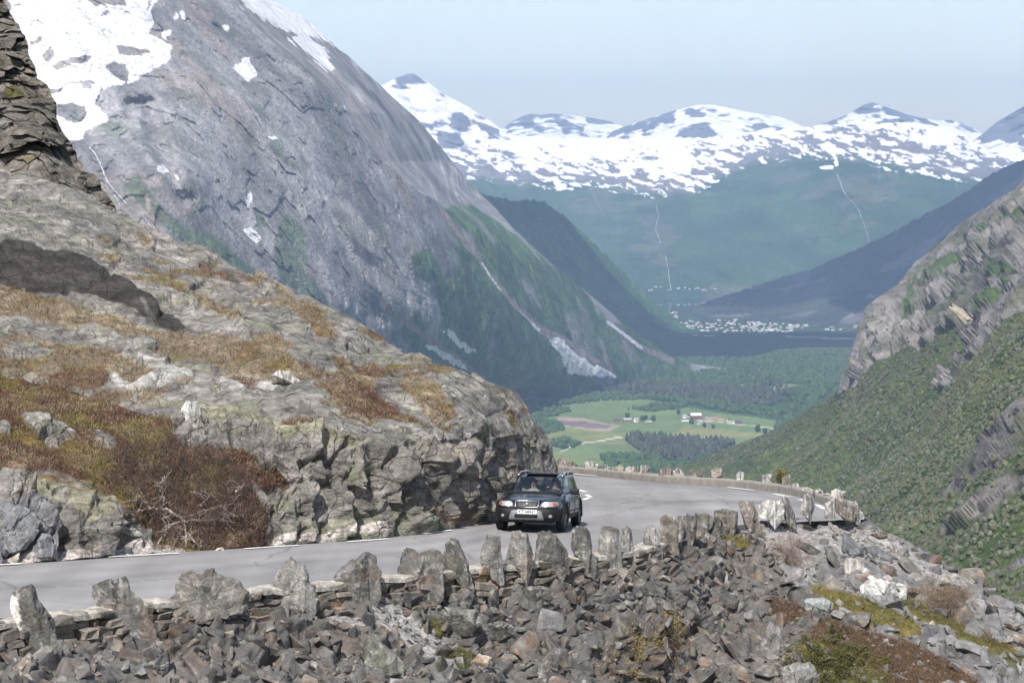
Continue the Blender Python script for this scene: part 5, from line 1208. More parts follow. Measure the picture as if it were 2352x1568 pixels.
# the boulders one can pick out: each traced, at its own distance
def boulder(ol, th, base, lab, seed, rg=.2, rust=0, white=0, dy=.3, name='boulder', grp=None, lich=.0):
    uc = np.mean([q[0] for q in ol]); vc = np.mean([q[1] for q in ol]); vb = max(q[1] for q in ol)
    q, n_ = RS.sample(uc, vc)
    o = stone(ol, float(q[0, 1]) - dy, th, seed, base, name=name, ridge=rg, rust=rust, white=white, n=90, K=13, top_lichen=lich)
    tag(o, lab, 'boulder', grp); return o
GS = (.17, .172, .18)
boulder([(1745,1475),(1770,1430),(1790,1440),(1810,1500),(1830,1530),(1800,1545),(1760,1530),(1735,1510)], .7, LG, "large pale grey angular boulder near the bottom edge", 61, .4)
boulder([(1790,1540),(1820,1515),(1860,1520),(1885,1560),(1890,1610),(1790,1610)], .8, LG, "pale smooth boulder cut off by the bottom edge of the picture", 62, .5)
boulder([(1965,1355),(1985,1345),(2020,1350),(2045,1365),(2050,1385),(2020,1400),(1985,1398),(1968,1380)], .6, (.22,.24,.235), "blue-grey lichened boulder lying beside the yellow moss", 63, .5) if False else None
boulder([(1846,1380),(1860,1372),(1895,1373),(1915,1385),(1915,1400),(1890,1415),(1862,1410),(1848,1395)], .55, (.22,.24,.235), "blue-grey lichened boulder at the upper edge of the yellow moss", 63, .4)
boulder([(1923,1310),(1940,1285),(1965,1282),(1998,1310),(1990,1335),(1960,1345),(1935,1340)], .6, (.32,.30,.28), "pale pinkish faceted boulder among the dark slate blocks", 64, .3, white=.3)
boulder([(1970,1345),(2000,1325),(2050,1335),(2085,1350),(2085,1378),(2050,1392),(2010,1390),(1975,1375)], .8, (.36,.36,.35), "long contorted boulder striped white and grey", 65, .4, white=.6)
boulder([(1985,1255),(2010,1250),(2050,1275),(2060,1290),(2020,1288),(1990,1272)], .5, (.10,.103,.108), "dark blue-grey slate block perched above the pale faceted boulder", 66, .5)
boulder([(1945,1262),(1975,1258),(1992,1282),(1985,1295),(1955,1290)], .45, (.11,.113,.118), "dark square slate block left of the perched dark block", 67, .3)
boulder([(2070,1345),(2130,1345),(2170,1360),(2165,1378),(2110,1382),(2075,1370)], .6, BR, "flat-topped brown boulder above the bare brown shrub", 68, .6)
boulder([(1195,1352),(1215,1345),(1262,1352),(1274,1362),(1268,1375),(1230,1384),(1200,1378)], .4, (.075,.072,.07), "black layered slab lying below the slim brown-edged stone", 69, .6)
boulder([(301,1555),(315,1530),(360,1515),(385,1490),(390,1520),(375,1550),(330,1560)], .5, (.10,.10,.10), "dark broken boulder under the blocky mossy-shouldered stone", 70, .1)
boulder([(1220,1565),(1240,1520),(1275,1485),(1300,1495),(1280,1530),(1310,1570),(1250,1600)], .6, G, "large angular grey boulder at the bottom middle of the scree", 71, .2, rust=.3)
boulder([(1305,1560),(1340,1545),(1370,1560),(1352,1592),(1310,1595)], .5, (.075,.075,.075), "dark bluish boulder at the bottom edge below the scree", 72, .4)
boulder([(1112,1447),(1120,1430),(1150,1425),(1180,1440),(1178,1455),(1150,1470),(1118,1465)], .5, G, "rounded dark boulder right of the gravel chute", 73, .3)
boulder([(1020,1395),(1100,1400),(1110,1430),(1085,1462),(1045,1455),(1020,1425)], .6, (.13,.13,.12), "square dark boulder below the mottled leaning stone", 74, .4)
boulder([(990,1525),(1005,1508),(1040,1512),(1055,1540),(1040,1562),(1005,1560)], .5, GS, "grey angular boulder standing in the grassy patch at the bottom", 75, .2)
boulder([(830,1480),(855,1450),(880,1475),(925,1520),(925,1580),(860,1590),(840,1540)], .6, (.13,.13,.11), "long dark slab standing on edge below the gravel", 76, .3)
boulder([(1077,1522),(1100,1500),(1130,1508),(1122,1532),(1095,1540)], .3, (.34,.27,.22), "small pink and rust-orange boulder at the bottom of the gravel chute", 77, .4, rust=.6)
boulder([(30,1530),(70,1500),(80,1525),(75,1550),(20,1560)], .4, BR, "flat brown slab below the leaning stone with the quartz edge", 78, .6, rust=.5)
# rocks that lie on the hillside above the road
def hill_rock(ol, th, base, lab, seed, rg=.2, rust=0, white=0):
    uc = np.mean([q[0] for q in ol]); vc = np.mean([q[1] for q in ol])
    q, n_ = RH.sample(uc, vc)
    o = stone(ol, float(q[0, 1]) - .15, th, seed, base, name='boulder', ridge=rg, rust=rust, white=white, n=90, K=13, top_lichen=0)
    tag(o, lab, 'boulder', None)
hill_rock([(60,955),(85,945),(120,958),(175,990),(172,1018),(160,1045),(120,1030),(80,1005),(58,975)], .8, (.19,.185,.165), "large flat lichened slab tilted in the brown heather", 81, .5)
hill_rock([(262,820),(262,795),(290,778),(330,775),(370,790),(365,815),(330,824),(290,828)], .8, (.17,.165,.155), "rounded grey boulder in the golden grass halfway up the hill", 82, .4)
hill_rock([(0,1150),(40,1160),(85,1180),(90,1200),(75,1240),(60,1262),(15,1275),(-30,1275),(-40,1180)], .7, (.16,.165,.175), "big blue-grey wedge of rock at the roadside on the far left", 83, .6)
hill_rock([(75,1250),(95,1225),(115,1228),(125,1258),(120,1280),(70,1278)], .5, (.16,.165,.175), "blue-grey triangular rock at the roadside beside the big wedge", 84, .3)
hill_rock([(248,1200),(290,1205),(328,1225),(322,1232),(285,1228),(250,1215)], .5, (.24,.24,.22), "thin flat grey slab lying above the gravel verge", 85, .6)
hill_rock([(412,955),(425,925),(455,920),(462,950),(440,978),(420,975)], .5, (.3,.3,.28), "black and white lichened rock on the ledge above the brown bush", 86, .5, white=.3)
hill_rock([(430,1010),(455,995),(485,1000),(478,1025),(455,1035)], .4, LG, "broken grey rock beside the top of the brown bush", 87, .3)
hill_rock([(485,1010),(510,1022),(540,1050),(530,1056),(500,1040)], .3, LG, "sharp pale splinter of rock pointing down over the bush", 88, .3)
hill_rock([(980,1060),(1000,1035),(1030,1050),(1020,1068)], .4, LG, "pale pointed rock on the shelf above the road cutting", 89, .3) if False else None
hill_rock([(985,1000),(1000,978),(1018,990),(1022,1008),(1005,1015)], .4, LG, "small pale pyramid of rock on the shelf above the cutting", 90, .3)
hill_rock([(1020,1000),(1040,980),(1065,978),(1068,1008),(1040,1012)], .4, G, "small dark pyramid of rock on the shelf above the cutting", 91, .2)
hill_rock([(494,1262),(502,1256),(513,1256),(516,1262),(514,1268),(496,1268)], .2, (.5,.46,.40), "small cream-coloured stone on the tarmac edge by the bush", 92, .3)
hill_rock([(615,865),(640,850),(665,855),(690,875),(680,882),(640,878)], .5, LG, "whitish hump of lichened rock beside the golden grass", 93, .3, white=.4)
# ================================================================== the car coming up the road
CF = np.array([.52, 52.43]); HD = np.array([-.168, -.9858])
rc = CF - HD * 1.38
zf = float(R_np(*CF)); zr = float(R_np(*(CF - HD * 2.76))); pit = math.atan2(zf - zr, 2.76)
Xd = Vector((HD[0] * math.cos(pit), HD[1] * math.cos(pit), math.sin(pit))); Yd = Vector((-HD[1], HD[0], 0)); Zd = Xd.cross(Yd)
car = bpy.data.objects.new("estate_car", None); COL.objects.link(car)
car.matrix_world = Matrix(((Xd.x, Yd.x, Zd.x, rc[0]), (Xd.y, Yd.y, Zd.y, rc[1]), (Xd.z, Yd.z, Zd.z, (zf + zr) / 2), (0, 0, 0, 1)))
tag(car, 'dark blue-black estate car with lit headlights climbing the road towards the camera', 'car')
m_paint = simple_mat("dark_car_paint", (.003, .004, .008), .22, metal=0., spec=.4, coat=.35)
m_plast = simple_mat("black_plastic", (.011, .011, .013), .6, spec=.25)
m_silver = simple_mat("satin_silver_trim", (.17, .173, .178), .55, metal=.2)
m_rail = simple_mat("roof_rail_metal", (.6, .61, .63), .35, metal=.6)
m_rub = simple_mat("tyre_rubber", (.015, .015, .016), .85, spec=.3, bump=.3, nscale=40)
m_rim = simple_mat("dark_alloy", (.06, .06, .065), .35, metal=.8)
m_dark = simple_mat("grille_black", (.006, .006, .007), .6)
m_chrome = simple_mat("chrome", (.5, .5, .52), .3, metal=.9)
m_lens = simple_mat("headlamp_lens", (.36, .37, .37), .15, spec=.7, coat=1.0, metal=.3)
m_lit = simple_mat("lit_bulb", (.9, .9, .8), .3, emit=(1., .96, .82), emit_s=3.0)
m_amber = simple_mat("amber_indicator", (.30, .10, .05), .3, coat=1)
m_plate = simple_mat("number_plate_white", (.78, .78, .77), .5)
m_ink = simple_mat("black_lettering", (.02, .02, .022), .6)
m_seat = simple_mat("beige_seat", (.32, .29, .25), .8)
m_trim = simple_mat("interior_dark", (.05, .05, .055), .8)
m_seam = simple_mat("panel_gap", (.004, .004, .005), .9)
# window glass: clear with a fresnel sheen
m_gl = bpy.data.materials.new("window_glass"); m_gl.use_nodes = True
N = m_gl.node_tree.nodes; L = m_gl.node_tree.links; N.remove(N["Principled BSDF"])
tr = N.new("ShaderNodeBsdfTransparent"); tr.inputs[0].default_value = (.62, .68, .68, 1)
gg = N.new("ShaderNodeBsdfGlossy"); gg.inputs["Roughness"].default_value = .02; gg.inputs[0].default_value = (1, 1, 1, 1)
fr = N.new("ShaderNodeFresnel"); fr.inputs[0].default_value = 1.55; mx = N.new("ShaderNodeMixShader")
L.new(fr.outputs[0], mx.inputs[0]); L.new(tr.outputs[0], mx.inputs[1]); L.new(gg.outputs[0], mx.inputs[2]); L.new(mx.outputs[0], N["Material Output"].inputs[0])

def selip(a0, a1, w_, nf, nr, t):
    """plan outline: front extent a0, rear a1, half width w_; exponents front/rear"""
    xc = (a0 + a1) / 2 ; c, s = math.cos(t), math.sin(t)
    n = nf if c > 0 else nr
    x = xc + (a0 - xc if c > 0 else xc - a1) * math.copysign(abs(c) ** (2 / n), c)
    return x, w_ * math.copysign(abs(s) ** (2 / n), s)
def slices(levels, NT=96, ts=None):
    ts = ts or [2 * math.pi * k / NT for k in range(NT)]
    return np.array([[(*selip(a0, a1, w_, nf, nr, t), z) for t in ts] for (z, a0, a1, w_, nf, nr) in levels])
def closed_mesh(name, G, mat, parent, smooth=True):
    nl, nt = G.shape[:2]; V_ = G.reshape(-1, 3)
    i = np.arange(nl * nt).reshape(nl, nt)
    F = np.stack([i[:-1].ravel(), np.roll(i[:-1], -1, 1).ravel(), np.roll(i[1:], -1, 1).ravel(), i[1:].ravel()], -1)
    V_ = np.concatenate([V_, [G[0].mean(0), G[-1].mean(0)]]); b0, t0 = nl * nt, nl * nt + 1
    T = [(i[0, (k + 1) % nt], i[0, k], b0) for k in range(nt)] + [(i[-1, k], i[-1, (k + 1) % nt], t0) for k in range(nt)]
    o = np_obj(name, V_, [F, np.array(T)], mat, None, smooth, parent)
    return o
lv = [(.27, 2.16, -2.14, .78, 5, 5), (.30, 2.28, -2.26, .86, 5, 5), (.36, 2.345, -2.32, .905, 5.2, 5), (.45, 2.365, -2.36, .925, 5.2, 5), (.54, 2.36, -2.37, .928, 5.2, 5), (.60, 2.345, -2.37, .928, 5.2, 5), (.625, 2.315, -2.345, .926, 5.2, 5),
      (.66, 2.29, -2.33, .924, 5.2, 5), (.72, 2.265, -2.325, .918, 5.2, 5), (.78, 2.23, -2.32, .908, 3.0, 5), (.815, 2.19, -2.315, .90, 2.9, 5), (.84, 2.12, -2.31, .892, 2.8, 5), (.862, 2.0, -2.305, .885, 2.8, 5), (.885, 1.82, -2.30, .876, 2.9, 5), (.91, 1.58, -2.295, .862, 3.2, 5),
      (.935, 1.32, -2.29, .845, 3.6, 5), (.96, 1.08, -2.285, .828, 4, 5), (.985, .86, -2.28, .81, 4.5, 5)]
G = slices(lv, 120)
body = closed_mesh("body", G, m_paint, car)
for x_ in (1.38, -1.38):
    bm = bmesh.new(); bmesh.ops.create_cone(bm, cap_ends=True, segments=40, radius1=.405, radius2=.405, depth=3.0)
    me = bpy.data.meshes.new("arch"); bmesh.ops.rotate(bm, verts=bm.verts, cent=(0, 0, 0), matrix=Matrix.Rotation(math.pi / 2, 3, 'X')); bmesh.ops.translate(bm, verts=bm.verts, vec=(x_, 0, .35)); bm.to_mesh(me); bm.free()
    cut = bpy.data.objects.new("cut", me); COL.objects.link(cut); cut.parent = car
    bo = body.modifiers.new("arch", 'BOOLEAN'); bo.object = cut; bo.operation = 'DIFFERENCE'; bo.solver = 'EXACT'
    if x_ < 0:
        bpy.context.view_layer.update()
        dg_ = bpy.context.evaluated_depsgraph_get(); nm = bpy.data.meshes.new_from_object(body.evaluated_get(dg_)); body.modifiers.clear(); body.data = nm
        for o_ in [o_ for o_ in car.children if o_.name.startswith("cut")]: bpy.data.objects.remove(o_)
nm.materials.clear(); nm.materials.append(m_paint); nm.materials.append(m_plast)
for f_ in nm.polygons:
    c = f_.center
    inarch = min((c.x - 1.38) ** 2, (c.x + 1.38) ** 2) + (c.z - .35) ** 2 < .47 ** 2
    low = c.z < (.625 if abs(c.x) > 1.75 else .42)
    f_.material_index = 1 if (low or inarch) else 0
# inner block keeps light from showing through the arches
def cbox(name, c, s, mat, parent=None, bev=.01, rot=None):
    bm = bmesh.new(); bmesh.ops.create_cube(bm, size=1); bmesh.ops.scale(bm, verts=bm.verts, vec=s)
    if bev: bmesh.ops.bevel(bm, geom=list(bm.edges), offset=bev, segments=2, affect='EDGES', profile=.6)
    me = bpy.data.meshes.new(name)
    if rot: bmesh.ops.rotate(bm, verts=bm.verts, cent=(0, 0, 0), matrix=Euler(rot).to_matrix())
    bmesh.ops.translate(bm, verts=bm.verts, vec=c); bm.to_mesh(me); bm.free(); me.materials.append(mat)
    return link(bpy.data.objects.new(name, me), parent or car)
cbox("chassis", (0, 0, .33), (4.0, 1.25, .18), m_dark)
def tube(pts, r, mat, name=None, parent=None, seg=8, taper=None, asdata=False):
    pts = [Vector(q) for q in pts]; V_ = []; F_ = []
    for k, q in enumerate(pts):
        a = pts[max(0, k - 1)]; b_ = pts[min(len(pts) - 1, k + 1)]; t = (b_ - a).normalized()
        u_ = t.orthogonal().normalized() if k == 0 else (u_ - t * u_.dot(t)).normalized()
        v_ = t.cross(u_); rr = r if not taper else r + (taper - r) * k / (len(pts) - 1)
        for s in range(seg):
            an = 2 * math.pi * s / seg; V_.append(q + u_ * math.cos(an) * rr + v_ * math.sin(an) * rr)
    for k in range(len(pts) - 1):
        for s in range(seg): F_.append((k * seg + s, k * seg + (s + 1) % seg, (k + 1) * seg + (s + 1) % seg, (k + 1) * seg + s))
    if asdata: return np.array(V_), np.array(F_)
    caps = [tuple(range(seg))[::-1], tuple(len(V_) - seg + s for s in range(seg))]
    me = bpy.data.meshes.new(name); me.from_pydata(V_, [], F_ + caps); me.materials.append(mat)
    me.polygons.foreach_set("use_smooth", [True] * len(me.polygons))
    return link(bpy.data.objects.new(name, me), parent or car)
# wheel-arch flares
for sx in (1.38, -1.38):
    for sy in (1, -1):
        V_ = []; 
        for k in range(25):
            an = math.radians(-12 + 204 * k / 24)
            for (r_, y_) in ((.40, .80), (.40, .915), (.42, .925), (.455, .912), (.455, .80)):
                V_.append((sx + r_ * math.cos(an), sy * y_, .35 + r_ * math.sin(an)))
        np_obj("wheel_arch_trim", np.array(V_), grid_faces(25, 5) if sy > 0 else grid_faces(25, 5)[:, ::-1], m_plast, None, True, car)
# wheels
def lathe_data(prof, seg=40):
    V_ = np.array([[(r_ * math.cos(2 * math.pi * s / seg), y_, r_ * math.sin(2 * math.pi * s / seg)) for s in range(seg)] for (r_, y_) in prof])
    i = np.arange(len(prof) * seg).reshape(len(prof), seg)
    return V_.reshape(-1, 3), np.stack([i[:-1].ravel(), np.roll(i[:-1], -1, 1).ravel(), np.roll(i[1:], -1, 1).ravel(), i[1:].ravel()], -1)
tyre_d = lathe_data([(.225, -.10), (.30, -.112), (.335, -.105), (.347, -.08), (.35, 0), (.347, .08), (.335, .105), (.30, .112), (.232, .10), (.225, .07)])
for sx in (1.38, -1.38):
    for sy in (1, -1):
        yw = sy * .80
        wh = np_obj("wheel", *lathe_data([(.0, .02), (.2, .02), (.2, -.05)], 24), m_dark, None, True, car); wh.location = (sx, yw, .35)
        if sy < 0: wh.rotation_euler = (0, 0, math.pi)
        if sx > 0: wh.rotation_euler.z += math.radians(-3)
        np_obj("tyre", *tyre_d, m_rub, None, True, wh)
        rim = np_obj("rim", *lathe_data([(.226, .02), (.232, .098), (.222, .10), (.214, .06)], 40), m_rim, None, True, wh)
        VS = []; FS = []; n0 = 0
        for k in range(5):
            for dk in (-.16, .16):
                an = 2 * math.pi * k / 5 + .3
                a = (.05 * math.cos(an), .085, .05 * math.sin(an)); b_ = (.222 * math.cos(an + dk), .09, .222 * math.sin(an + dk))
                v_, f_ = tube([a, b_], .014, None, asdata=True, seg=6); VS.append(v_); FS.append(f_ + n0); n0 += len(v_)
        v_, f_ = lathe_data([(.0, .10), (.05, .098), (.058, .08), (.058, .03)], 20); VS.append(v_); FS.append(f_ + n0)
        np_obj("spokes", np.concatenate(VS), np.concatenate(FS), m_silver, None, False, rim)
# greenhouse: pillars and roof skin, panes cut out by panel
GZ = .93
gl = [(.975, .93, -2.24, .800, 5.5, 6), (1.0, .87, -2.235, .793, 5.5, 6), (1.03, .805, -2.23, .785, 5.5, 6), (1.10, .66, -2.21, .766, 5.5, 6), (1.17, .52, -2.19, .745, 5.5, 6), (1.24, .38, -2.165, .723, 5.5, 6), (1.31, .245, -2.14, .70, 5.5, 6), (1.36, .15, -2.12, .682, 5.5, 6), (1.40, .06, -2.10, .662, 5.2, 6),
      (1.435, -.05, -2.06, .635, 4.8, 6), (1.46, -.16, -2.0, .60, 4.2, 5.5), (1.48, -.30, -1.92, .54, 4, 5), (1.495, -.50, -1.75, .42, 3.5, 4), (1.50, -.75, -1.5, .2, 3, 3)]
gl = [(.975 + (a_[0] - .975) * GZ, *a_[1:]) for a_ in gl]
NT = 240; Gg = slices(gl, NT); nl = len(gl); idx = np.arange(nl * NT).reshape(nl, NT)
body_f = []; pane = {"windscreen": [], "side_window": [], "rear_window": [], "side_window2": []}
for i_ in range(nl - 1):
    for j in range(NT):
        q = (idx[i_, j], idx[i_, (j + 1) % NT], idx[i_ + 1, (j + 1) % NT], idx[i_ + 1, j])
        c = (Gg[i_, j] + Gg[i_ + 1, (j + 1) % NT]) / 2; x, y, z = c; hw = gl[i_][3]
        xf = np.interp(z, [g[0] for g in gl], [g[1] for g in gl])
        key = None
        if z < 1.37 and i_ >= 1:
            if x > xf - .14 and abs(y) < hw - .055: key = "windscreen"
            elif x < -2.02 and abs(y) < hw - .08: key = "rear_window"
            elif abs(y) > hw - .10 and z < 1.34:
                xa = xf - .19
                if x < xa and x > -.30: key = "side_window"
                elif -.37 > x > -1.18: key = "side_window"
                elif -1.26 > x > -1.96 + .0 * z: key = "side_window"
                if key: key += ("+" if y > 0 else "-") + ("a" if x > -.33 else ("b" if x > -1.22 else "c"))
        if key: pane.setdefault(key, []).append(q)
        else: body_f.append(q)
top_c = len(Gg.reshape(-1, 3)); V_ = np.concatenate([Gg.reshape(-1, 3), [[-1.1, 0, 1.466]]])
np_obj("roof", V_, [np.array(body_f), np.array([(idx[-1, j], idx[-1, (j + 1) % NT], top_c) for j in range(NT)])], m_paint, None, True, car)
for key, fl in pane.items():
    if not fl: continue
    fl = np.array(fl); used_, inv = np.unique(fl, return_inverse=True)
    np_obj(key.split('+')[0].split('-')[0].replace("2", ""), V_[used_] * [1, .997, 1] , inv.reshape(fl.shape), m_gl, None, True, car)
# chrome/black window surround, belt line, roof rails, sunroof
for sy in (1, -1):
    tube([(.80, sy * .80, .985), (.2, sy * .806, .99), (-.8, sy * .808, 1.0), (-1.9, sy * .80, 1.005), (-2.18, sy * .77, 1.01)], .011, m_plast, "window_trim")
    rail = tube([(.02, sy * .60, 1.42), (-.06, sy * .60, 1.47), (-.3, sy * .60, 1.495), (-1.0, sy * .60, 1.505), (-1.65, sy * .595, 1.49), (-1.88, sy * .59, 1.455), (-1.95, sy * .585, 1.41)], .019, m_rail, "roof_rail")
    for x_ in (-.05, -.75, -1.45, -1.88): cbox("rail_foot", (x_, sy * .597, 1.45), (.10, .035, .07), m_plast, rail, .008)
    tube([(1.60, sy * .906, .52), (.9, sy * .934, .52), (0, sy * .936, .52), (-.85, sy * .934, .52)], .018, m_plast, "side_moulding")
    for x_ in (.10, -.88):
        hd = cbox("door_handle", (x_, sy * .91, .83), (.17, .03, .03), m_paint, None, .01)
    for xs in ((.86, .80), (-.20, -.20), (-1.22, -1.15)):
        tube([(xs[0], sy * .912, .93), (xs[0], sy * .924, .75), (xs[1], sy * .932, .42)], .006, m_seam, "door_gap", seg=5)
    mi = cbox("wing_mirror", (.66, sy * 1.03, 1.03), (.13, .24, .155), m_plast, None, .045)
    cbox("mirror_arm", (.68, sy * .88, .985), (.07, .14, .035), m_plast, mi, .01)
    cbox("mirror_glass", (.593, sy * 1.03, 1.03), (.006, .19, .11), m_chrome, mi, 0)
sr = cbox("sunroof", (-.42, 0, 1.457), (.50, .84, .022), m_dark, None, .008)
cbox("sunroof_deflector", (-.13, 0, 1.462), (.05, .84, .03), m_plast, sr, .01)
for k in range(6): cbox("slat", (-.66, -.33 + .13 * k, 1.47), (.03, .09, .01), m_plast, sr, 0)
# front: grille, badge, lamps, plate, skid plate, lower intake, fog lamps
def fx(y, z):
    a0 = np.interp(z, [l[0] for l in lv], [l[1] for l in lv]); w_ = np.interp(z, [l[0] for l in lv], [l[3] for l in lv]); nf = 5.2
    a1 = np.interp(z, [l[0] for l in lv], [l[2] for l in lv]); xc = (a0 + a1) / 2
    s = min(1, abs(y / w_)) ** (nf / 2); c = math.sqrt(max(0, 1 - s * s)) ** (2 / nf)
    return xc + (a0 - xc) * c
def patch(name, outline, mat, off=.006, thick=.0, parent=None, NR=5):
    """a piece laid on the curved front: outline in (y, z)"""
    o = resample(outline, 48); c = o.mean(0); V_ = []
    for s in np.linspace(1, 0, NR):
        for q in o:
            y, z = c + (q - c) * s; V_.append((fx(y, z) + off + thick * min(1, (1 - s) * 4), y, z))
    rim_ = [(fx(q[0], q[1]) - .02, q[0], q[1]) for q in o]
    V_ = np.array(rim_ + V_); 
    i = np.arange(len(V_)).reshape(NR + 1, 48)
    F = np.stack([i[:-1].ravel(), i[1:].ravel(), np.roll(i[1:], -1, 1).ravel(), np.roll(i[:-1], -1, 1).ravel()], -1)
    return np_obj(name, V_, F, mat, None, True, parent or car)
fas = patch("grille", [(-.27, .665), (.27, .665), (.305, .80), (.30, .812), (-.30, .812), (-.305, .80)], m_dark, .012)
def bar(pts, r, mat, name, parent): return tube([(fx(y, z) + .022, y, z) for y, z in pts], r, mat, name, parent, seg=6)
bar([(-.27, .66), (0, .655), (.27, .66), (.298, .68), (.312, .80), (.298, .818), (0, .824), (-.298, .818), (-.312, .80), (-.298, .68), (-.27, .66)], .013, m_chrome, "grille_frame", fas)
for z in (.70, .74, .78): bar([(-.29, z), (0, z), (.29, z)], .0055, m_silver, "grille_bar", fas)
for y in (-.19, -.095, .0, .095, .19): bar([(y, .67), (y, .812)], .005, m_silver, "grille_bar", fas)
# seen from the front the slash runs from lower left to upper right: car's right (-Y) is the viewer's left
bar([(-.17, .668), (.13, .815)], .011, m_chrome, "slash_bar", fas)
bd = tube([(fx(0, .74) + .024, -.0, .742), (fx(0, .74) + .046, -.0, .742)], .034, m_chrome, "round_badge", fas, seg=20)
for sy in (1, -1):
    hl = patch("headlight", [(sy * .37, .665), (sy * .70, .668), (sy * .80, .70), (sy * .795, .765), (sy * .74, .80), (sy * .52, .812), (sy * .41, .795), (sy * .36, .73)], m_lens, .008, .02)
    patch("bulb", [(sy * .49 + .07 * math.cos(t), .735 + .052 * math.sin(t)) for t in np.linspace(0, 2 * math.pi, 17)[:-1]], m_lit, .034, .004, hl)
    patch("indicator", [(sy * .66, .69), (sy * .775, .705), (sy * .785, .755), (sy * .72, .79), (sy * .655, .785)], m_amber, .032, .003, hl)
    patch("fog_light_recess", [(sy * .53, .40), (sy * .72, .405), (sy * .74, .46), (sy * .55, .475)], m_dark, .004)
    patch("fog_light", [(sy * .63 + .045 * math.cos(t), .432 + .04 * math.sin(t)) for t in np.linspace(0, 2 * math.pi, 17)[:-1]], m_lens, .012, .006)
skid = patch("skid_plate", [(-.47, .33), (.47, .33), (.40, .565), (.36, .585), (-.36, .585), (-.40, .565)], m_silver, .022, .006)
patch("lower_intake", [(-.29, .385), (.29, .385), (.305, .43), (.29, .49), (-.29, .49), (-.305, .43)], m_dark, .038, .0, skid)
for z in (.42, .45): bar([(-.28, z), (0, z), (.28, z)], .005, m_plast, "intake_bar", skid)
for k in range(4): cbox("skid_notch", (fx(0, .34) + .02, -.21 + .14 * k, .335), (.02, .07, .02), m_plast, skid, 0)
xp = fx(0, .56) + .05
plt_ = cbox("number_plate", (xp, .03, .545), (.012, .50, .108), m_plate, None, .003)
tc_ = bpy.data.curves.new("lettering", 'FONT'); tc_.body = "KT 68429"; tc_.size = .118; tc_.align_x = 'CENTER'; tc_.align_y = 'CENTER'; tc_.extrude = .001; tc_.offset = .0035; tc_.space_character = 1.0
to = bpy.data.objects.new("lettering", tc_); COL.objects.link(to); bpy.context.view_layer.update()
me = bpy.data.meshes.new_from_object(to.evaluated_get(bpy.context.evaluated_depsgraph_get())); bpy.data.objects.remove(to); me.materials.clear(); me.materials.append(m_ink); me.name = "lettering"
lo = link(bpy.data.objects.new("lettering", me), plt_)
bb = np.array([v.co for v in me.vertices]); wdt = np.ptp(bb[:, 0]); lo.scale = (.45 / wdt, .95, 1)
lo.rotation_euler = (math.pi / 2, 0, math.pi / 2); lo.location = (xp + .0085, .03, .545)
# wipers, bonnet seams, radio
for y0, y1 in ((-.62, .02), (-.02, .62)): tube([(.92, y0, .995), (.88, (y0 + y1) / 2, 1.005), (.84, y1, 1.02)], .010, m_plast, "wiper", seg=5)
cbox("scuttle", (.90, 0, .975), (.20, 1.42, .03), m_plast, None, .01)
for sy in (1, -1): tube([(1.02, sy * .72, .962), (1.5, sy * .66, .925), (1.95, sy * .56, .876), (2.10, sy * .42, .846)], .004, m_seam, "bonnet_gap", seg=4)
# cabin
it = cbox("dashboard", (.58, 0, .93), (.40, 1.40, .14), m_trim, None, .04)
for sy in (1, -1):
    s = cbox("seat", (-.38, sy * .37, .80), (.14, .50, .66), m_seat, None, .05, (0, math.radians(-12), 0))
    cbox("headrest", (-.46, sy * .37, 1.19), (.09, .26, .17), m_seat, s, .04)
cbox("rear_seat", (-1.25, 0, .80), (.16, 1.25, .62), m_seat, None, .05)
cbox("cabin_floor", (-.7, 0, .48), (2.6, 1.40, .05), m_trim, None, 0)
cbox("rear_view_mirror", (.18, 0, 1.33), (.03, .22, .06), m_trim, None, .01)
st = []
for k in range(25):
    an = 2 * math.pi * k / 24; st.append((.28 + .07 * math.sin(an) * -1, .37 + .18 * math.cos(an), 1.0 + .17 * math.sin(an)))
tube(st, .013, m_trim, "steering_wheel", seg=6)
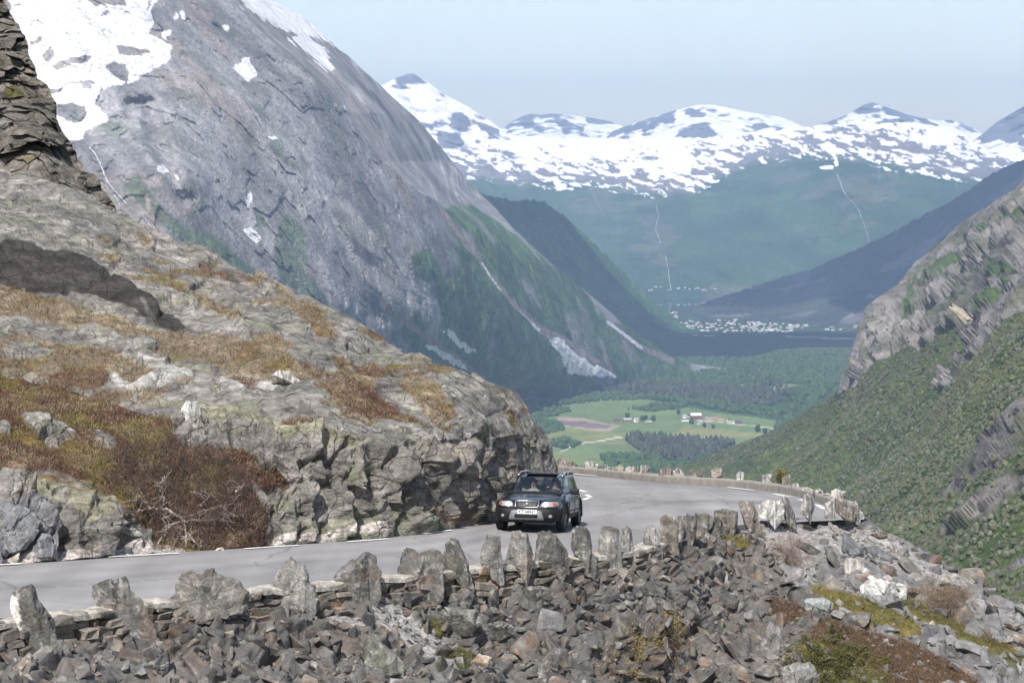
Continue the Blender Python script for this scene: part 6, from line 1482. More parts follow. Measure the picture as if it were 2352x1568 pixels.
# ---- people in the front seats
m_skin = simple_mat("skin", (.52, .33, .25), .55, spec=.4); m_hair1 = simple_mat("fair_hair", (.42, .31, .20), .7); m_hair2 = simple_mat("dark_hair", (.06, .045, .035), .7)
m_top1 = simple_mat("pale_top", (.45, .42, .38), .85); m_top2 = simple_mat("dark_jacket", (.05, .06, .09), .85)
def person(yc, hair, topm, label, hands, hx=0.0):
    """seated figure in car space: one skinned body; hair and top as children"""
    hipz = .53; V_ = []; E_ = []; Rr = []
    def v(x, y, z, r_): V_.append((x, y, z)); Rr.append(r_); return len(V_) - 1
    def e(a, b_): E_.append((a, b_))
    pel = v(-.22, yc, hipz, .15); wa = v(-.24, yc, hipz + .18, .135); ch = v(-.26, yc, hipz + .36, .155); sh = v(-.26, yc, hipz + .47, .11); nk = v(-.25, yc, hipz + .55, .058)
    h1 = v(-.235 + hx, yc, hipz + .63, .078); h2 = v(-.225 + hx, yc, hipz + .70, .092); h3 = v(-.235 + hx, yc, hipz + .775, .078)
    for a, b_ in ((pel, wa), (wa, ch), (ch, sh), (sh, nk), (nk, h1), (h1, h2), (h2, h3)): e(a, b_)
    for s, hnd in zip((1, -1), hands):
        sA = v(-.24, yc + s * .17, hipz + .43, .065); el = v(*hnd[0], .043); wr = v(*hnd[1], .030); e(sh, sA); e(sA, el); e(el, wr)
        pm = v(hnd[1][0] + .05, hnd[1][1], hnd[1][2] + .035, .030); e(wr, pm)
        for f_ in range(4):
            k1 = v(hnd[1][0] + .085, hnd[1][1] - .027 + .018 * f_, hnd[1][2] + .06, .0095); k2 = v(hnd[1][0] + .10, hnd[1][1] - .030 + .020 * f_, hnd[1][2] + .030 + .006 * (f_ % 2), .008); e(pm, k1); e(k1, k2)
        tb = v(hnd[1][0] + .07, hnd[1][1] - s * .045, hnd[1][2] + .05, .010); e(pm, tb)
        kn = v(.22, yc + s * .12, hipz + .08, .08); th = v(-.05, yc + s * .10, hipz - .01, .095); an = v(.42, yc + s * .12, hipz - .10, .055); e(pel, th); e(th, kn); e(kn, an)
    me = bpy.data.meshes.new("person"); me.from_pydata(V_, E_, []); me.materials.append(m_skin)
    o = bpy.data.objects.new("person", me); COL.objects.link(o); o.matrix_world = car.matrix_world.copy()
    sk = o.modifiers.new("skin", 'SKIN'); sk.use_smooth_shade = True
    for k, sv in enumerate(me.skin_vertices[0].data): sv.radius = (Rr[k], Rr[k] * (1.0 if Rr[k] < .1 else .72 if k not in (h1, h2, h3) else 1)); sv.use_root = (k == 0)
    sb = o.modifiers.new("sub", 'SUBSURF'); sb.levels = 2; sb.render_levels = 2
    tag(o, label, 'person')
    cx, cy, cz = -.225 + hx, yc, hipz + .70
    # hair: shell over the back and top of the head
    bm = bmesh.new(); bmesh.ops.create_icosphere(bm, subdivisions=4, radius=1)
    for q in bm.verts:
        q.co = Vector((q.co.x * .112 - .018, q.co.y * .100, q.co.z * .128 + .012)) * (1 + .05 * math.sin(q.co.y * 60))
    bmesh.ops.delete(bm, geom=[q for q in bm.verts if q.co.x > .03 and q.co.z < .055], context='VERTS')
    bmesh.ops.translate(bm, verts=bm.verts, vec=(cx, cy, cz)); me = bpy.data.meshes.new("hair"); bm.to_mesh(me); bm.free(); me.materials.append(hair)
    link(bpy.data.objects.new("hair", me), o)
    m_eye = bpy.data.materials.get("eye_dark") or simple_mat("eye_dark", (.03, .025, .02), .3)
    m_lip = bpy.data.materials.get("lips") or simple_mat("lips", (.42, .17, .14), .5)
    for s in (1, -1):
        ey = cbox("eye", (cx + .088, cy + s * .033, cz + .005), (.014, .026, .012), m_eye, o, .004)
        cbox("ear", (cx - .01, cy + s * .094, cz), (.035, .014, .055), m_skin, o, .006)
    cbox("nose", (cx + .098, cy, cz - .022), (.03, .024, .045), m_skin, o, .009); cbox("mouth", (cx + .086, cy, cz - .06), (.012, .042, .010), m_lip, o, .003)
    # top: a slightly larger torso sleeve
    Vt = []; prof = [(.12, .17, .115), (.30, .185, .12), (.40, .215, .125), (.46, .20, .11), (.50, .13, .085), (.53, .075, .07)]
    for (dz, ry, rx_) in prof:
        for s in range(24):
            a_ = 2 * math.pi * s / 24; Vt.append((-.25 + rx_ * 1.12 * math.cos(a_), yc + ry * 1.05 * math.sin(a_), hipz + dz))
    i = np.arange(len(prof) * 24).reshape(len(prof), 24)
    np_obj("top", np.array(Vt), np.stack([i[:-1].ravel(), np.roll(i[:-1], -1, 1).ravel(), np.roll(i[1:], -1, 1).ravel(), i[1:].ravel()], -1), topm, None, True, o)
    for s, hnd in zip((1, -1), hands):
        sl_ = tube([(-.24, yc + s * .17, hipz + .43), hnd[0], tuple(np.array(hnd[0]) * .35 + np.array(hnd[1]) * .65)], .072, topm, "sleeve", o, seg=12, taper=.042)
    return o
person(.37, m_hair2, m_top2, "person in a dark jacket driving, one hand raised on the steering wheel", [((-.02, .60, .86), (.17, .53, 1.02)), ((-.02, .20, .84), (.17, .24, 1.07))])
person(-.22, m_hair1, m_top1, "fair-haired person in a pale top in the passenger seat", [((-.06, .0, .80), (.10, -.12, .80)), ((-.06, -.46, .80), (.10, -.32, .80))], .03)
# ================================================================== plants
M_leaf = terrain_mat("plant_leaves", [.3], .005, .8, .25, spec=.2, bump=.1)
M_bark = terrain_mat("plant_bark", [.05], .005, .9, .3, spec=.2, bump=.3)
rp_ = np.random.RandomState(99)
def prisms(A, B, ra, rb):
    """three-sided stems from A to B (n,3)"""
    n = len(A); t = B - A; t /= np.linalg.norm(t, axis=1, keepdims=True) + 1e-9
    u_ = np.cross(t, np.array([.3, .5, .8])); u_ /= np.linalg.norm(u_, axis=1, keepdims=True) + 1e-9; v_ = np.cross(t, u_)
    V_ = np.zeros((n, 6, 3)); 
    for k in range(3):
        a = 2 * math.pi * k / 3; o = u_ * math.cos(a) + v_ * math.sin(a)
        V_[:, k] = A + o * np.reshape(ra, (-1, 1)); V_[:, 3 + k] = B + o * np.reshape(rb, (-1, 1))
    b_ = (np.arange(n) * 6)[:, None]
    F = np.concatenate([b_ + np.array([[k, (k + 1) % 3, 3 + (k + 1) % 3, 3 + k]]) for k in range(3)])
    return V_.reshape(-1, 3), F
def grow(root, dirv, length, r0, depth, rs, out, bend=.5, split=3, shrink=.62, up=.1):
    p = np.array(root, float); d = np.array(dirv, float); d /= np.linalg.norm(d); n = 4
    for k in range(n):
        q = p + d * length / n; ra = r0 * (1 - .5 * k / n); rb = r0 * (1 - .5 * (k + 1) / n)
        out.append((p, q, ra, rb, depth)); p = q
        d = d + rs.randn(3) * bend * .5 + np.array([0, 0, up]); d /= np.linalg.norm(d)
        if depth > 0 and k >= 1:
            for _ in range(split if k == n - 1 else 1):
                nd = d + rs.randn(3) * .75; grow(p, nd, length * shrink * rs.uniform(.7, 1.2), r0 * .55, depth - 1, rs, out, bend, split, shrink, up)
def stems_obj(name, out, mat, col, parent=None, jit=.25):
    A = np.array([o[0] for o in out]); B = np.array([o[1] for o in out]); ra = np.array([o[2] for o in out]); rb = np.array([o[3] for o in out])
    V_, F = prisms(A, B, ra, rb)
    C = np.repeat(np.array(col)[None], len(V_), 0) * np.repeat(1 + jit * rp_.randn(len(A)).clip(-2, 2), 6)[:, None]
    return np_obj(name, V_, F, mat, {"Col": np.clip(C, .005, .9)}, False, parent)
def leaves(P, size, rs, col, jit=.3, flat=None):
    """small folded leaf faces (two triangles) at points P"""
    n = len(P); a = rs.randn(n, 3); a /= np.linalg.norm(a, axis=1, keepdims=True); b_ = np.cross(a, rs.randn(n, 3)); b_ /= np.linalg.norm(b_, axis=1, keepdims=True)
    s = (size * rs.uniform(.6, 1.3, n))[:, None]
    V_ = np.stack([P - a * s, P + b_ * s * .5, P + a * s, P - b_ * s * .5], 1).reshape(-1, 3)
    F = (np.arange(n) * 4)[:, None] + np.array([[0, 1, 2, 3]])
    C = np.repeat(np.asarray(col) * np.ones((n, 3)) * (1 + jit * rs.randn(n, 1)).clip(.3, 2), 4, 0)
    return V_, F, np.clip(C, .005, .9)
def shrub(name, relief, uv, n_root, h, col, seed, label, cat='shrub', leafcol=None, leafsize=.02, nleaf=0, depth=3, r0=.008, spread=.7, up=.1, group=None, split=2, jitter=6):
    rs = np.random.RandomState(seed); out = []
    for _ in range(n_root):
        u = uv[0] + rs.randn() * jitter; v = uv[1] + rs.randn() * jitter * .5
        q, n_ = relief.sample(u, v)
        grow(q[0] - n_[0] * .03, np.array([0, -.15, 1]) + rs.randn(3) * spread, h * rs.uniform(.35, .6), r0, depth, rs, out, .45, split, .66, up)
    root = bpy.data.objects.new(name, None); q, n_ = relief.sample(uv[0], uv[1]); root.location = q[0]; COL.objects.link(root)
    root.matrix_world = Matrix.Translation(Vector(q[0]))
    tag(root, label, cat, group)
    o = stems_obj("stems", [(a - q[0], b_ - q[0], ra, rb, d_) for a, b_, ra, rb, d_ in out], M_bark, col, root)
    if nleaf:
        tips = np.array([b_ for a, b_, ra, rb, d_ in out if d_ <= 1]) - q[0]
        P = tips[rs.randint(len(tips), size=nleaf)] + rs.randn(nleaf, 3) * .03
        V_, F, C = leaves(P, leafsize, rs, leafcol); np_obj("leaves", V_, F, M_leaf, {"Col": C}, False, root)
    return root
# the big leafless thicket at the foot of the hillside
rs = np.random.RandomState(3)
thick = [(225, 1075), (300, 1040), (380, 1025), (440, 1030), (500, 1060), (560, 1090), (590, 1120), (600, 1180), (625, 1235), (590, 1255), (500, 1258), (420, 1262), (350, 1250), (320, 1200), (260, 1140)]
out = []
cnt = 0
while cnt < 430:
    u = rs.uniform(215, 630); v = rs.uniform(1015, 1262)
    if not inpoly(np.array([u]), np.array([v]), thick)[0]: continue
    q, n_ = RH.sample(u, v); cnt += 1
    dirv = n_[0] * .8 + np.array([0, -.2, .6]) + rs.randn(3) * .55
    grow(q[0], dirv, rs.uniform(.22, .42), rs.uniform(.006, .010), 2, rs, out, .5, 2, .7, .06)
q0 = RH.sample(430, 1240)[0][0]
bush = bpy.data.objects.new("bare_thicket", None); COL.objects.link(bush); bush.matrix_world = Matrix.Translation(Vector(q0))
tag(bush, 'big leafless brown thicket with twisted silvery branches at the foot of the hillside', 'thicket')
stems_obj("twigs", [(a - q0, b_ - q0, ra, rb, d_) for a, b_, ra, rb, d_ in out], M_bark, (.070, .052, .045), bush, .35)
BR_ = [[(428, 1262), (426, 1225), (424, 1188)], [(424, 1190), (382, 1168), (343, 1166), (308, 1175), (255, 1163)], [(424, 1190), (470, 1170), (506, 1162), (532, 1155)], [(463, 1160), (472, 1145), (486, 1133)], [(376, 1157), (372, 1127), (366, 1110), (395, 1082)],
       [(424, 1195), (389, 1205), (366, 1221), (340, 1230)], [(434, 1192), (470, 1195), (505, 1192), (540, 1200)], [(372, 1127), (360, 1112), (372, 1108), (378, 1092)], [(418, 1215), (402, 1240), (396, 1262)], [(430, 1220), (446, 1245), (444, 1262)], [(343, 1166), (330, 1150), (300, 1145)], [(540, 1130), (556, 1118), (560, 1110)],
       [(506, 1162), (530, 1180), (560, 1185)], [(389, 1205), (380, 1225), (360, 1250)], [(382, 1168), (395, 1180), (372, 1190)]]
out = []
for pl in BR_:
    pts = []
    for (u, v) in pl:
        q, n_ = RH.sample(u, min(v, 1260)); lift = .50 if v < 1255 else .02
        rx, rz = ray(u, v); y = q[0, 1] - lift; pts.append(np.array([float(rx) * y, y, float(rz) * y]))
    pts = np.array(pts); ts = np.linspace(0, len(pts) - 1, 6 * len(pts)); c = np.stack([np.interp(ts, range(len(pts)), pts[:, k]) for k in range(3)], -1) + rs.randn(6 * len(pts), 3) * .018
    for k in range(len(c) - 1): out.append((c[k] - q0, c[k + 1] - q0, .030 * (1 - .55 * k / len(c)), .030 * (1 - .55 * (k + 1) / len(c)), 0))
    for k in range(4, len(c), 3):
        tmp = []; grow(c[k], rs.randn(3) * [1, .5, .8], .3, .007, 1, rs, tmp, .4, 2, .6, .02); out += [(a - q0, b_ - q0, ra, rb, 0) for a, b_, ra, rb, _ in tmp]
stems_obj("branches", out, M_bark, (.27, .235, .205), bush, .15)
# small birch beyond the kerb
yk = float(road_pt(1795, 1130)[0, 1]) + 2.2
rx, rz = ray(1795, 1160); root = np.array([float(rx) * yk, yk, float(rz) * yk])
tree = bpy.data.objects.new("small_tree", None); COL.objects.link(tree); tree.matrix_world = Matrix.Translation(Vector(root)); tag(tree, 'small young leafy tree rising behind the kerb on the bend', 'tree')
out = []; rs = np.random.RandomState(8)
for dx, hh in ((-.10, 1.0), (.0, 1.05), (.12, .95), (.30, .75), (-.22, .8), (.5, .5)):
    grow(np.array([dx * .3, 0, 0]), np.array([dx * .55, rs.randn() * .1, 1]), hh * 1.15, .022, 0, rs, out, .10, 1, .5, .1)
    base = out[-4:]
    for (a, b_, ra, rb, _) in base:
        for k in range(7):
            f = rs.rand(); grow(a * (1 - f) + b_ * f, np.array([rs.randn(), rs.randn(), .9]), .20 * hh, .006, 1, rs, out, .3, 2, .6, .15)
stems_obj("trunk", out, M_bark, (.10, .08, .06), tree)
tips = np.array([b_ for a, b_, ra, rb, d_ in out if ra < .012]); P = tips[rs.randint(len(tips), size=2600)] + rs.randn(2600, 3) * .05
V_, F, C = leaves(P, .035, rs, mixc(np.repeat(np.array([[.085, .095, .02]]), 2600, 0), np.array([.16, .15, .03]), rs.rand(2600))); np_obj("crown", V_, F, M_leaf, {"Col": C}, False, tree)
# shrubs on the near bank
shrub("bare_shrub", RS, (1825, 1300), 34, 1.0, (.20, .155, .13), 11, 'grey-brown leafless shrub with pale stalks among the slate blocks', jitter=17, r0=.007)
shrub("bare_shrub", RS, (1795, 1268), 14, .8, (.34, .31, .28), 12, 'few upright dead white stalks above the grey-brown shrub', jitter=12, depth=1, r0=.007, spread=.25)
shrub("bare_shrub", RS, (2175, 1405), 44, .95, (.16, .11, .075), 13, 'reddish-brown leafless shrub under the dark slate blocks on the right', jitter=22, leafcol=(.12, .11, .03), nleaf=900, leafsize=.02)
shrub("budding_shrub", RS, (1545, 1520), 8, 1.5, (.13, .09, .06), 14, 'thin shrub with tiny yellow buds rising over the rubble', jitter=10, leafcol=(.26, .21, .04), nleaf=700, leafsize=.018, r0=.006, spread=.3, up=.25)
shrub("budding_shrub", RS, (1445, 1558), 12, 1.1, (.13, .09, .06), 15, 'low tangled shrub with yellow buds at the bottom edge of the scree', jitter=24, leafcol=(.26, .21, .04), nleaf=1100, leafsize=.018, r0=.006, spread=.5, up=.15)
shrub("juniper_bush", RS, (1925, 1530), 110, .36, (.09, .06, .04), 16, 'spreading dark green juniper bush at the bottom right', jitter=48, leafcol=(.070, .074, .024), nleaf=15000, leafsize=.026, r0=.008, spread=1.1, up=.02)
shrub("bare_shrub", RH, (1045, 1200), 40, .42, (.15, .09, .06), 17, 'low rust-brown brush growing at the foot of the cutting behind the car', jitter=20, r0=.005, spread=.5)
shrub("bare_shrub", RH, (1196, 1130), 26, .6, (.16, .085, .045), 18, 'rust-brown plant hanging on the rock left of the car roof', jitter=10, leafcol=(.17, .09, .045), nleaf=1200, leafsize=.02, r0=.005)
shrub("bare_shrub", RH, (130, 1050), 40, .35, (.11, .06, .045), 19, 'low dark heather bush under the large tilted slab', jitter=30, r0=.005)
# ---- ground cover
def tufts(relief, n, maskf, seed, region, hgt, colf):
    rs = np.random.RandomState(seed); u = rs.uniform(region[0], region[1], n); v = rs.uniform(region[2], region[3], n)
    T = poly_interp(relief.ps[0])(u); B = poly_interp(relief.ps[1])(u)
    k = (v > T + 3) & (v < B - 2) & (maskf(u, v) > rs.uniform(.3, .75, n)); u = u[k]; v = v[k]
    q, n_ = relief.sample(u, v); m = len(u); bl = 6
    P = np.repeat(q, bl, 0) + rs.randn(m * bl, 3) * .05; nn = np.repeat(n_, bl, 0)
    d = nn * .7 + np.array([0, 0, .6]) + rs.randn(m * bl, 3) * .45; d /= np.linalg.norm(d, axis=1, keepdims=True)
    s = rs.randn(m * bl, 3); s /= np.linalg.norm(s, axis=1, keepdims=True)
    L_ = (hgt * rs.uniform(.5, 1.3, m * bl))[:, None]; w_ = L_ * .16
    V_ = np.stack([P - s * w_, P + s * w_, P + d * L_], 1).reshape(-1, 3); F = (np.arange(m * bl) * 3)[:, None] + np.array([[0, 1, 2]])
    col = colf(u, v, q, rs); C = np.repeat(np.repeat(col, bl, 0) * (1 + .25 * rs.randn(m * bl, 1)).clip(.4, 1.8), 3, 0)
    return V_, F, np.clip(C, .005, .9)
gold, green, patch, kcl = RH_soft
class GridMask:
    def __init__(s, r, a): s.r = r; s.a = a.reshape(r.nv, r.nu)
    def __call__(s, u, v):
        r = s.r; T = poly_interp(r.ps[0])(u); B = np.maximum(poly_interp(r.ps[1])(u), T + 2); t = np.clip((v - T) / (B - T), 0, 1) ** (1 / r.ps[2])
        i = np.clip(np.interp(u, r.us, np.arange(r.nu)).astype(int), 0, r.nu - 1); j = np.clip((t * (r.nv - 1)).astype(int), 0, r.nv - 1)
        return s.a[j, i]
def hc(u, v, q, rs):
    a = mixc(np.repeat(np.array([[.095, .052, .034]]), len(u), 0), np.array([.13, .11, .04]), sstep(-.1, .4, fbm(q / 1.3, 3, 660)))
    a = mixc(a, np.array([.19, .145, .085]), sstep(.1, .5, fbm(q / 1.7, 3, 667)) * .8)
    return mixc(a, np.array([.20, .16, .12]), (rs.rand(len(u)) < .22) * 1.0)
def gc(u, v, q, rs): return mixc(np.repeat(np.array([[.205, .165, .115]]), len(u), 0), np.array([.13, .10, .06]), rs.rand(len(u)) * .8)
parts = [tufts(RH, 36000, GridMask(RH, green), 1, (-60, 1100, 840, 1270), .075, hc), tufts(RH, 42000, GridMask(RH, np.maximum(gold, patch)), 2, (-60, 1250, 500, 1010), .075, gc)]
VS = []; FS = []; CS = []; n0 = 0
for V_, F, C in parts: VS.append(V_); FS.append(F + n0); CS.append(C); n0 += len(V_)
tag(np_obj("heather_and_dry_grass", np.concatenate(VS), np.concatenate(FS), M_leaf, {"Col": np.concatenate(CS)}, False), 'heather and dry golden grass covering the ledges of the hillside', 'heather', None, 'stuff')
ms = GridMask(RS, sstep(.35, .6, s_moss)); mh = GridMask(RS, sstep(.35, .6, s_heath))
parts = [tufts(RS, 60000, ms, 3, (960, 2400, 1200, 1600), .05, lambda u, v, q, rs: mixc(np.repeat(np.array([[.13, .11, .035]]), len(u), 0), np.array([.08, .085, .03]), sstep(-.2, .5, fbm(q / 1.2, 3, 5)))),
         tufts(RS, 40000, mh, 4, (1740, 2400, 1350, 1600), .05, lambda u, v, q, rs: mixc(np.repeat(np.array([[.095, .06, .04]]), len(u), 0), np.array([.15, .10, .05]), rs.rand(len(u)) * .6))]
VS = []; FS = []; CS = []; n0 = 0
for V_, F, C in parts: VS.append(V_); FS.append(F + n0); CS.append(C); n0 += len(V_)
tag(np_obj("moss_and_heather", np.concatenate(VS), np.concatenate(FS), M_leaf, {"Col": np.concatenate(CS)}, False), 'yellow-green moss and red-brown heather on the near bank', 'moss', None, 'stuff')
# ================================================================== woods, farms and villages in the valley
rv = np.random.RandomState(55)
def ico(sub, seed, rough=.25):
    bm = bmesh.new(); bmesh.ops.create_icosphere(bm, subdivisions=sub, radius=1); V_ = np.array([v.co for v in bm.verts]); F_ = np.array([[l.index for l in f.verts] for f in bm.faces]); bm.free()
    V_ = V_ * (1 + rough * fbm(V_ * 1.7 + seed, 3, seed))[:, None]; return V_, F_
crowns2 = [ico(2, k, .38) for k in range(8)]; crowns1 = [ico(1, 20 + k, .3) for k in range(8)]
def scatter(lib, P, S, C, rs, zs=1.0):
    VS = []; FS = []; CS = []; n0 = 0
    for k, (Vb, Fb) in enumerate(lib):
        sel = np.arange(len(P)) % len(lib) == k; Pk = P[sel]; Sk = S[sel]; Ck = C[sel]; m = len(Pk)
        if not m: continue
        a = rs.uniform(0, 2 * math.pi, m); ca, sa = np.cos(a), np.sin(a)
        X = Vb[None, :, 0] * ca[:, None] - Vb[None, :, 1] * sa[:, None]; Y = Vb[None, :, 0] * sa[:, None] + Vb[None, :, 1] * ca[:, None]; Z = np.repeat(Vb[None, :, 2], m, 0) * zs
        V_ = np.stack([X, Y, Z], -1) * Sk[:, None, None] + Pk[:, None]
        sh = 1 + .09 * rs.randn(m, len(Vb)).clip(-1.5, 1.5)
        VS.append(V_.reshape(-1, 3)); CS.append((Ck[:, None] * sh[:, :, None]).reshape(-1, 3)); FS.append((Fb[None] + (np.arange(m) * len(Vb))[:, None, None]).reshape(-1, Fb.shape[1]) + n0); n0 += m * len(Vb)
    return np.concatenate(VS), np.concatenate(FS), np.concatenate(CS)
M_can = terrain_mat("tree_crowns", [1.2], .4, .95, .3, spec=.1, bump=.8)
# birch wood on the right-hand mountain
n = 120000; u = rv.uniform(1250, 2400, n); v = rv.uniform(700, 1560, n)
T = poly_interp(R5.ps[0])(u); k = v > T + 2; u = u[k]; v = v[k]
cg = GridMask(R5, R5_crag)(u, v); q, n_ = R5.sample(u, v)
y = q[:, 1]; prob = np.clip((y / 2300.) ** 2, .035, 1) * np.where(cg > .5, .02, np.where(cg > .3, .35, 1))
k = rv.rand(len(u)) < prob; u, v, q = u[k], v[k], q[k]; print("crowns", len(u))
S = rv.uniform(.9, 1.8, len(u)) * (1 + .6 * (rv.rand(len(u)) < .12)) * np.where(q[:, 1] < 1000, .75, 1)
cn = fbm(q / 120., 3, 900); cn2 = fbm(q / 40., 3, 901)
C = mixc(np.repeat(np.array([[.066, .075, .047]]), len(u), 0), np.array([.088, .098, .056]), sstep(-.4, .4, cn2 + .6 * rv.randn(len(u)) * .4))
C = mixc(C, np.array([.13, .14, .10]), (rv.rand(len(u)) < .06 + .28 * sstep(.1, .6, cn)) * .75)
C = mixc(C, np.array([.10, .085, .05]), (rv.rand(len(u)) < .10) * .7)
near_ = q[:, 1] < 1500
pp = []
for lib_, sel in ((crowns2, near_), (crowns1, ~near_)):
    pp.append(scatter(lib_, q[sel] + np.array([0, 0, 1.]) * (S[sel] * .6)[:, None], S[sel], C[sel], rv, 1.1))
VS = []; FS = []; CS = []; n0 = 0
for V_, F, Cc in pp: VS.append(V_); FS.append(F + n0); CS.append(Cc); n0 += len(V_)
tag(np_obj("birch_wood", np.concatenate(VS), np.concatenate(FS), M_can, {"Col": np.clip(np.concatenate(CS), .005, .9)}, False), 'birch wood covering the lower slope of the mountain on the right', 'wood', None, 'stuff')
# valley trees
def floor_pt(u, v):
    u = np.atleast_1d(np.float64(u)); v = np.atleast_1d(np.float64(v)); rx, rz = ray(u, v); lo = np.full(u.shape, 2700.); hi = np.full(u.shape, 13500.)
    for _ in range(40):
        m = (lo + hi) / 2; ab = rz * m > z_floor(m); lo = np.where(ab, m, lo); hi = np.where(ab, hi, m)
    return np.stack([rx * m, m, rz * m], -1)
def in_any(u, v, polys):
    r_ = np.zeros(len(u), bool)
    for pl in polys: r_ |= inpoly(u, v, pl)
    return r_
fir_z = [[(1438, 1000), (1500, 1006), (1600, 1009), (1690, 1019), (1640, 1047), (1560, 1064), (1500, 1052), (1470, 1038), (1438, 1014)], [(1370, 886), (1480, 882), (1650, 888), (1800, 912), (1812, 935), (1700, 930), (1580, 915), (1480, 905), (1380, 905)], [(1640, 905), (1810, 925), (1810, 938), (1660, 925)]]
dec_z = [[(1375, 1047), (1480, 1044), (1660, 1050), (1620, 1095), (1400, 1080)], [(1225, 932), (1300, 929), (1400, 921), (1500, 918), (1570, 926), (1640, 940), (1780, 960), (1800, 950), (1700, 925), (1560, 912), (1400, 905), (1225, 905)], [(1440, 942), (1490, 933), (1585, 926), (1572, 938), (1500, 947)],
         [(1205, 930), (1300, 940), (1312, 947), (1280, 956), (1240, 962), (1290, 975), (1298, 990), (1240, 1002), (1205, 990)], [(1262, 1012), (1300, 1008), (1338, 1018), (1320, 1028), (1270, 1030)], [(1205, 830), (1960, 815), (1960, 920), (1800, 915), (1640, 885), (1370, 884), (1340, 905), (1205, 905)], [(1900, 900), (1960, 880), (1850, 985), (1780, 985), (1820, 940)]]
n = 26000; u = rv.uniform(1200, 1970, n); v = rv.uniform(800, 1098, n)
f_ = in_any(u, v, fir_z); d_ = in_any(u, v, dec_z) & ~f_; P = floor_pt(u, v)
keep = rv.rand(n) < np.clip((P[:, 1] / 5600.) ** 1.6 * .55, 0, 1)
P[:, 2] += 45 * hillm_mask(u, v)
cone = []
for k in range(4):
    sg = 6; V_ = [(0, 0, 1.0)] + [(.30 * math.cos(2 * math.pi * s / sg + k), .30 * math.sin(2 * math.pi * s / sg + k), .30) for s in range(sg)] + [(.14 * math.cos(2 * math.pi * s / sg), .14 * math.sin(2 * math.pi * s / sg), 0.) for s in range(sg)]
    F_ = [(0, 1 + s, 1 + (s + 1) % sg) for s in range(sg)] + [(1 + s, 7 + s, 7 + (s + 1) % sg) for s in range(sg)] + [(1 + s, 7 + (s + 1) % sg, 1 + (s + 1) % sg) for s in range(sg)]
    cone.append((np.array(V_), np.array(F_)))
sel = f_ & keep; Pf = P[sel]; nf = len(Pf)
V1, F1, C1 = scatter(cone, Pf, rv.uniform(13, 22, nf), np.repeat(np.array([[.055, .062, .045]]), nf, 0) * (1 + .3 * rv.randn(nf, 1)).clip(.5, 1.6), rv)
tag(np_obj("spruce_wood", V1, F1, M_can, {"Col": np.clip(C1, .004, .9)}, False), 'dark spruce plantation standing between the green valley fields', 'wood', None, 'stuff')
sel = d_ & keep; Pd = P[sel]; nd = len(Pd); Sd = rv.uniform(4, 8, nd); print("valley trees", nf, nd)
cd = mixc(np.repeat(np.array([[.030, .062, .022]]), nd, 0), np.array([.06, .10, .035]), rv.rand(nd))
V1, F1, C1 = scatter(crowns1, Pd + np.array([0, 0, 1.]) * (Sd * .8)[:, None], Sd, cd, rv, 1.15)
tag(np_obj("valley_wood", V1, F1, M_can, {"Col": np.clip(C1, .004, .9)}, False), 'green broadleaf woods and hedgerows around the valley fields', 'wood', None, 'stuff')
# single trees near the farms
def lone(u, v, s, lab):
    p_ = floor_pt(u, v)[0]; t_ = bpy.data.objects.new("farm_tree", None); COL.objects.link(t_); t_.matrix_world = Matrix.Translation(Vector(p_)); tag(t_, lab, 'tree')
    Vb, Fb = crowns2[int(u) % 8]; C = np.repeat(np.array([[.03, .055, .022]]), len(Vb), 0) * (1 + .3 * rv.randn(len(Vb), 1)).clip(.4, 1.7)
    np_obj("crown", Vb * [s, s, s * 1.25] + [0, 0, s * 1.5], Fb, M_can, {"Col": C}, False, t_)
    V_, F_ = prisms(np.array([[0, 0, -1.]]), np.array([[0, 0, s]]), np.array([s * .1]), np.array([s * .07])); np_obj("trunk", V_, F_, M_bark, {"Col": np.full((6, 3), .08)}, False, t_)
for u, v, s, lab in ((1441, 962, 7, 'single round tree behind the red farmhouse with white gables'), (1588, 975, 7, 'single round tree below the long white farm shed'), (1618, 982, 5, 'small dark tree in the middle of the pale green field'), (1638, 985, 5, 'small bushy tree beside a field track'), (1740, 993, 8, 'round tree on the right-hand field edge'),
                     (1757, 996, 6, 'rightmost round tree of the field edge'), (1475, 968, 6, 'thin tree left of the brown farm shed'), (1483, 966, 6, 'thin tree just behind the brown farm shed'), (1500, 968, 7, 'broad tree right of the brown farm shed'), (1559, 952, 6, 'dark tree left of the big barn with the white roof'), (1518, 1004, 6, 'lone tree at the upper edge of the spruce plantation')):
    lone(u, v, s, lab)
